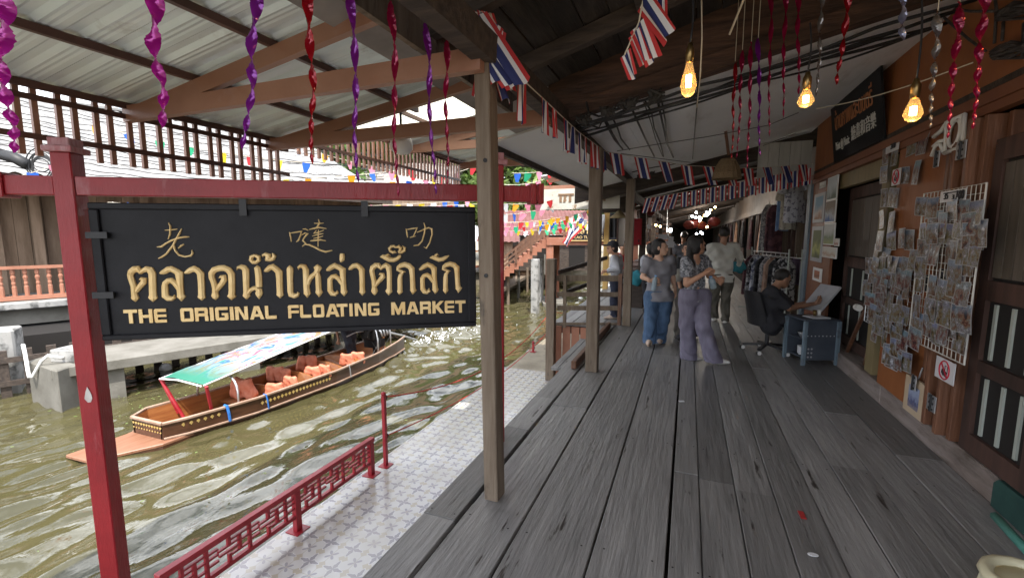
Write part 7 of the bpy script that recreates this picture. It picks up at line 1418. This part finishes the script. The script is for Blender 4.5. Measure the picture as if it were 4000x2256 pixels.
# ================================================================ hanging foil twists
def foilmat(name, c_, tr, tf=.5):
    m = mat(name, c_, rough=.14, metal=.45, coat=.7); m.node_tree.nodes['Principled BSDF'].inputs['Thin Film Thickness'].default_value = 420; m.node_tree.nodes['Principled BSDF'].inputs['Thin Film IOR'].default_value = 1.5; return translucent(m, tf, tr)
FM_ = {'magenta': foilmat('magenta foil', (.36, .012, .24), (.55, .02, .38)), 'purple': foilmat('purple foil', (.2, .015, .28), (.33, .03, .45)), 'red': foilmat('red foil', (.33, .008, .02), (.55, .01, .02)), 'crimson': foilmat('crimson foil', (.3, .01, .06), (.5, .015, .1)), 'dark': foilmat('dark silver foil', (.16, .15, .15), (.1, .1, .1), .1), 'blue': foilmat('blue grey foil', (.25, .27, .4), (.3, .3, .45), .2)}
fgold = M['string']
def foil(label, X, ptop, pbot, col, wtop, nl, gp, seed, top_string=True):
    """flat foil ribbon twisted into spindle-shaped turns that shrink towards the bottom"""
    rg = random.Random(seed); a = onx(*ptop, X) if not callable(X) else X(*ptop); c = onx(*pbot, X) if not callable(X) else X(*pbot); dd = (a+c)/2-CC; av = np.array([dd[1], -dd[0], 0]); av /= np.linalg.norm(av); bv = np.array([-av[1], av[0], 0])
    t = thing('foil_twist', label, 'foil decoration', c, gp); L_ = np.linalg.norm(a-c); ln = np.array([.82**k for k in range(nl)]); ln = np.cumsum(ln/ln.sum()); ph0 = rg.uniform(.0, .5)
    rows = []; n = nl*16; va = rg.uniform(-.25, .25)
    for i in range(n+1):
        f = i/n; k = min(int(np.searchsorted(ln, f, side='left')), nl-1); f0 = ln[k-1] if k else 0; u_ = (f-f0)/(ln[k]-f0); th_ = math.pi*(k+u_)-math.pi/2+va; w = wtop*.42*.84**(k+u_)*rg.uniform(.97, 1.03)*(1 if f < .995 else .3)
        d1 = av*math.cos(th_)+bv*math.sin(th_); n1 = -av*math.sin(th_)+bv*math.cos(th_); p = a+(c-a)*f+V(.004, .004, 0)*math.sin(f*9+seed)
        jj = [rg.gauss(0, .07) for _ in range(5)]; rows.append([p+d1*w*(q+.5*jj[i2])+n1*w*(.34*(1-q*q)-.2+jj[i2]) for i2, q in enumerate((-1, -.5, 0, .5, 1))])
    b = MB(); b.grid(rows); b.build('ribbon', FM_[col], t, smooth=True)
    if top_string: b = MB(); b.tube([a, a+V(0, 0, .5)], .0025, 4); b.build('thread', M['string'], t)
LG, RG = 'foil twists under the canopy', 'foil twists under the boardwalk roof'
for k, (pt, pb_, col, w, nl, lb) in enumerate((((-20, -60), (46, 597), 'magenta', .052, 7, 'largest magenta foil twist at the far left edge'), ((590, -60), (637, 502), 'magenta', .048, 5, 'magenta foil twist left of the brown truss end'), ((1008, -60), (955, 587), 'purple', .046, 6, 'violet foil twist above the left hanger of the sign'), ((1205, -70), (1224, 643), 'red', .046, 7, 'bright red foil twist in the middle of the canopy'),
 ((1372, -80), (1397, 712), 'purple', .046, 7, 'purple foil twist next to the bright red one'), ((1530, 0), (1552, 770), 'crimson', .046, 8, 'crimson foil twist right of the purple one, longest'), ((1662, 85), (1700, 762), 'purple', .044, 7, 'last purple foil twist, tied by a long thread'), ((1742, 135), (1747, 727), 'crimson', .044, 8, 'dark red foil twist closest to the first post'))): foil(lb, -1.2, pt, pb_, col, w, nl, LG, k)
def onrow(x, y): n = V(1.44, .8, 0); return onpl(x, y, V(.31, 3.8, 0), n/np.linalg.norm(n))
for k, (pt, pb_, col, w, nl, lb) in enumerate((((2872, 240), (2858, 622), 'red', .04, 7, 'leftmost short red foil twist above the basket lamp'), ((2900, 195), (2880, 618), 'crimson', .042, 8, 'crimson foil twist second from the left above the basket lamp'), ((2935, 165), (2920, 660), 'crimson', .042, 8, 'long crimson foil twist third from the left, ending lowest'), ((2962, 150), (2968, 612), 'purple', .042, 7, 'purple tinted foil twist fourth from the left'), ((3012, -60), (3003, 535), 'crimson', .042, 8, 'crimson foil twist left of the middle bulb, longer one'),
 ((3068, -60), (3058, 462), 'crimson', .042, 7, 'crimson foil twist left of the middle bulb, shorter one'), ((3116, -60), (3120, 370), 'crimson', .042, 6, 'crimson foil twist touching the middle bulb'), ((3215, -70), (3190, 378), 'dark', .042, 6, 'dark silver foil twist right of the middle bulb'), ((3325, -70), (3268, 332), 'red', .05, 5, 'bright red slanting foil twist over the white ceiling'), ((3522, -60), (3527, 158), 'blue', .05, 3, 'short blue grey foil twist at the top edge'),
 ((3664, 45), (3632, 500), 'dark', .046, 8, 'dark foil twist right of the last bulb'), ((3750, 10), (3700, 540), 'crimson', .048, 8, 'crimson foil twist over the orange wall'), ((3852, -90), (3800, 505), 'crimson', .054, 8, 'rightmost crimson foil twist by the wire bundles'))): foil(lb, onrow, pt, pb_, col, w, nl, RG, 20+k)
# ================================================================ bulbs, basket lamp, cables
glassm = mat('amber glass', (.9, .5, .12), rough=.05, trans=.92, ior=1.12); fil = mat('glowing filament', (1, .6, .2), em=(1, .62, .22), ems=45); glow = mat('amber glass lit', (.95, .7, .35), rough=.05, trans=.92, ior=1.15, em=(1, .62, .25), ems=.1)
def bulb(label, x, ytop, ybot, d, stretch, cordtop):
    g = ond(x, (ytop+ybot)/2, d); hh = (ybot-ytop)/FPX*d; r = hh*.5/stretch; t = thing('edison_bulb', label, 'bulb', g, 'lit filament bulbs'); z0 = g[2]-hh/2
    b = MB(); b.lathe([(0, z0), (r*.35, z0+hh*.01), (r*.75, z0+hh*.1), (r, z0+hh*.3), (r*.92, z0+hh*.48), (r*.62, z0+hh*.75), (r*.42, z0+hh*.95), (r*.4, z0+hh)], 20, c=(g[0], g[1], 0)); b.build('glass', glow, t, smooth=True)
    b = MB(); 
    for k in range(5): a = k*1.256; b.tube([(g[0]+r*.22*math.cos(a), g[1]+r*.22*math.sin(a), z0+hh*.28), (g[0]+r*.2*math.cos(a+.3), g[1]+r*.2*math.sin(a+.3), z0+hh*.62)], .0035, 5)
    b.build('filament', fil, t); b = MB(); zz = z0+hh; b.lathe([(0, zz-.004), (r*.5, zz-.004), (r*.52, zz+.02), (r*.55, zz+.022), (r*.55, zz+.05), (r*.35, zz+.062), (r*.3, zz+.075), (0, zz+.075)], 16, c=(g[0], g[1], 0)); b.build('socket', M['brass'], t, smooth=True)
    b = MB(); e = onpl(cordtop[0], cordtop[1], g, CF); s_ = V(g[0], g[1], zz+.075); b.tube([s_+(e-s_)*f+V(.008, 0, 0)*math.sin(f*3.14) for f in np.linspace(0, 1, 8)], .004, 6); b.build('cord', M['cable'], t, smooth=True)
    pl = bpy.data.lights.new('bulb_light', 'POINT'); pl.energy = 1.3; pl.color = (1, .62, .28); pl.shadow_soft_size = .03; po = bpy.data.objects.new('bulb_light', pl); COL.objects.link(po); po.parent = t; po.matrix_parent_inverse = Matrix.Translation(-Vector(t.location)); po.location = (g[0], g[1], z0-.03)
bulb('large pear shaped lit bulb hanging below the dark roof boards', 2690, 246, 376, 1.9, 2.2, (2704, -60)); bulb('round lit bulb in the middle, between the foil twists', 3148, 350, 418, 2.1, 1.2, (3165, 90)); bulb('lit bulb hanging in front of the orange wall', 3568, 384, 474, 1.85, 1.45, (3600, -30))
warm = mat('warm bulb', (1, .7, .35), em=(1, .62, .25), ems=22); cold = mat('white bulb', (1, 1, 1), em=(.85, .93, 1), ems=22)
wl = 'small white lit bulb hanging far down the boardwalk'; yl_ = 'small warm lit bulb hanging far down the boardwalk'
for x, y, d, w in ((2720, 830, 14.6, 0), (2704, 845, 17.5, 0), (2718, 849, 18, 0), (2731, 848, 18.5, 0), (2739, 852, 20, 1), (2733, 862, 22, 0), (2760, 830, 15, 0), (2770, 832, 15.5, 0), (2761, 840, 17, 0), (2752, 841, 17.5, 1), (2776, 820, 13.5, 1), (2793, 809, 12, 1), (2683, 879, 20, 1), (2681, 888, 19, 1), (2780, 879, 18, 1), (2762, 886, 19, 1), (2721, 913, 24, 0), (2738, 907, 24, 0), (2743, 912, 25, 0), (2562, 879, 12, 1), (2579, 884, 13, 1)):
    c = ond(x, y, d); t = thing('hanging_bulb', yl_ if w else wl, 'bulb', c, 'warm far bulbs' if w else 'white far bulbs'); r = .0024*d; b = MB(); b.lathe([(0, -r), (r*.7, -r*.7), (r, 0), (r*.7, r*.7), (0, r)], 10, c=c); b.build('glass', warm if w else cold, t, smooth=True); b = MB(); b.tube([c+V(0, 0, r), c+V(0, 0, r+.3)], .008, 5); b.build('cord', M['cable'], t)
for x, y, d, e in ((2735, 842, 17, 26), (2725, 905, 23, 26), (2783, 850, 12.5, 14), (2614, 905, 12.6, 16)):
    c = ond(x, y, d); pl = bpy.data.lights.new('stall_light', 'POINT'); pl.energy = e; pl.color = (1, .9, .78); pl.shadow_soft_size = .1; po = bpy.data.objects.new('stall_light', pl); COL.objects.link(po); po.location = tuple(c)
c = ond(2614, 899, 12.6); t = thing('stall_lamp', 'square white lamp glowing above the stall behind the women', 'lamp', c); b = MB(); b.box(c, (.13, .1, .09)); b.build('lamp', cold, t); b = MB(); b.tube([c+V(-.07, 0, .06), c+V(-.07, 0, .6)], .012, 6); b.build('pole', M['metal'], t)
t = thing('basket_lamp', 'woven basket lampshade hung from a brown wooden T bracket', 'lamp', ond(2840, 665, 6)); wick = mat('woven cane', (.2, .13, .07), (.36, .26, .15), rough=.8, scale=3, st=(22, 22, 60), bump=.6, bs=8)
c = ond(2840, 665, 6); b = MB(); pr_ = [(.075, .15), (.1, .12), (.14, .05), (.165, -.04), (.178, -.11), (.175, -.115), (.16, -.04), (.135, .05), (.095, .115), (.07, .145)]
b.lathe([(r_, z) for r_, z in pr_], 28, c=c); b.build('shade', wick, t, smooth=True)
for z, r_ in ((.12, .102), (.05, .142), (-.04, .167), (-.11, .18)): b = MB(); b.tube([c+V(r_*math.cos(a), r_*math.sin(a), z) for a in np.linspace(0, 6.283, 25)], .006, 5, cap=False); b.build('hoop', wick, t)
for k in range(20): a = k*6.283/20; b = MB(); b.tube([c+V(r_*math.cos(a)*1.015, r_*math.sin(a)*1.015, z) for r_, z in pr_[:5]], .004, 4); b.build('stave', wick, t)
b = MB(); e0, e1 = ond(2846, 604, 6), ond(2820, 398, 5.6); b.bar(e0, e1, .03, .03); b.bar(ond(2783, 404, 5.6), ond(2862, 384, 5.6), .04, .05); b.build('bracket', M['foldwood'], t)
CPN = V(-.22, 0, 1)/np.linalg.norm([.22, 0, 1]); onc = lambda x, y, o=.03: onpl(x, y, V(-1, 4, 2.6-o), CPN)
rg = random.Random(17)
for k in range(6):
    dy = k*.085; b = MB(); b.tube([(x, 4.14+dy+.03*math.sin(x*3+k)+.02*(x+1)*(k % 2), ROOF(x)-.03-.035*abs(math.sin(x*2.6+k))) for x in np.linspace(-1.0, 1.72, 26)], .009 if k % 2 else .013, 5); tag(b.build('ceiling_cable', M['cable'], smooth=True), 'black cable running along the dark cross beam under the ceiling', 'cable', 'cables along the cross beam')
def cluster(label, x, y, s, seed):
    rg = random.Random(seed); c = onc(x, y, .1); t = thing('cable_junction', label, 'cable junction', c, 'black cable junctions on the ceiling'); b = MB()
    for k in range(12): a, e = rg.random()*6.28, rg.uniform(-.6, .6); b.tube([c+V(rg.gauss(0, s*.4), rg.gauss(0, s*.4), rg.gauss(0, s*.3)), c+V(s*math.cos(a), s*math.sin(a), s*e)], s*.16, 5)
    b.lathe([(0, -s*.5), (s*.6, -s*.4), (s*.7, .1*s), (s*.4, s*.5), (0, s*.5)], 9, c=c); b.build('connector', mat('dusty black rubber', (.02, .018, .016), (.05, .045, .04), scale=30, rough=.8), t)
for k, (x, y, s) in enumerate(((2280, 468, .07), (2368, 436, .07), (2462, 404, .07), (2558, 379, .075))): cluster(['leftmost', 'second', 'third', 'rightmost'][k]+' big black cable junction near the cross beam', x, y, s, k)
for k, (x, y, s) in enumerate(((2500, 685, .05), (2545, 676, .05), (2600, 660, .05), (2490, 745, .05), (2590, 742, .05), (2658, 732, .05))): cluster('smaller cable junction deeper on the ceiling, '+['above the second post', 'next to the one above the second post', 'under the middle national flags', 'leftmost of the farthest row', 'middle of the farthest row', 'rightmost of the farthest row'][k], x, y, s, 10+k)
for pts, r in ((((2360, 470), (2375, 500), (2400, 545), (2432, 582)), .012), (((2368, 470), (2392, 520), (2425, 575)), .009), (((2392, 460), (2412, 500), (2425, 540), (2460, 585)), .011), (((2470, 430), (2490, 475), (2520, 540), (2556, 612)), .013), (((2520, 395), (2545, 440), (2555, 500), (2580, 560), (2592, 612)), .01), (((2515, 400), (2540, 470), (2560, 540), (2588, 610)), .007), (((2570, 400), (2585, 470), (2605, 560), (2630, 615)), .014), (((2585, 395), (2598, 470), (2606, 560)), .01),
 (((2728, 310), (2722, 420), (2712, 540), (2706, 620)), .009), (((2280, 490), (2310, 490), (2340, 500), (2350, 475)), .012), (((2290, 400), (2300, 440), (2340, 455), (2400, 440)), .012), (((2385, 435), (2430, 420), (2460, 410)), .016), (((2400, 450), (2450, 425)), .014), (((2480, 400), (2520, 390), (2545, 380)), .014), (((2470, 672), (2545, 655), (2640, 640)), .01), (((2480, 745), (2560, 725), (2640, 702)), .012), (((2500, 690), (2530, 745), (2560, 760)), .009), (((2545, 680), (2580, 740)), .009), (((2600, 665), (2622, 735)), .009), (((2410, 590), (2560, 565), (2760, 535), (3000, 490), (3120, 440)), .006), (((2425, 600), (2700, 635), (2900, 600), (3110, 520)), .006)):
    b = MB(); b.tube([onc(x, y, .03+.02*(i in (1, 2))) for i, (x, y) in enumerate(pts)], r*.8, 5); tag(b.build('ceiling_cable', M['cable'], smooth=True), 'black cable trailing across the white ceiling from the junctions', 'cable', 'cables on the white ceiling')
b = MB(); b.tube([ond(2850, 135, 2.6), ond(2905, 0, 2.4), ond(2925, -60, 2.3)], .006, 5); tag(b.build('tie_cord', M['string']), 'pale cord tied up to the dark roof boards with a knot', 'cord')
b = MB(); p0, p1_ = ond(3190, 425, 3.6), ond(3800, 245, 2.4); b.tube([p0+(p1_-p0)*f-V(0, 0, .03*math.sin(math.pi*f)) for f in np.linspace(0, 1, 12)], .004, 5); tag(b.build('tie_cord', M['string']), 'pale cord stretched in front of the shop sign to the wire bundles', 'cord')
b = MB(); b.tube([ond(2740, -40, 2.5), ond(2742, 150, 2.5), ond(2735, 300, 2.6), ond(2722, 420, 3.0)], .004, 5); tag(b.build('tie_cord', M['string']), 'thin cord hanging straight down beside the pear shaped bulb', 'cord')
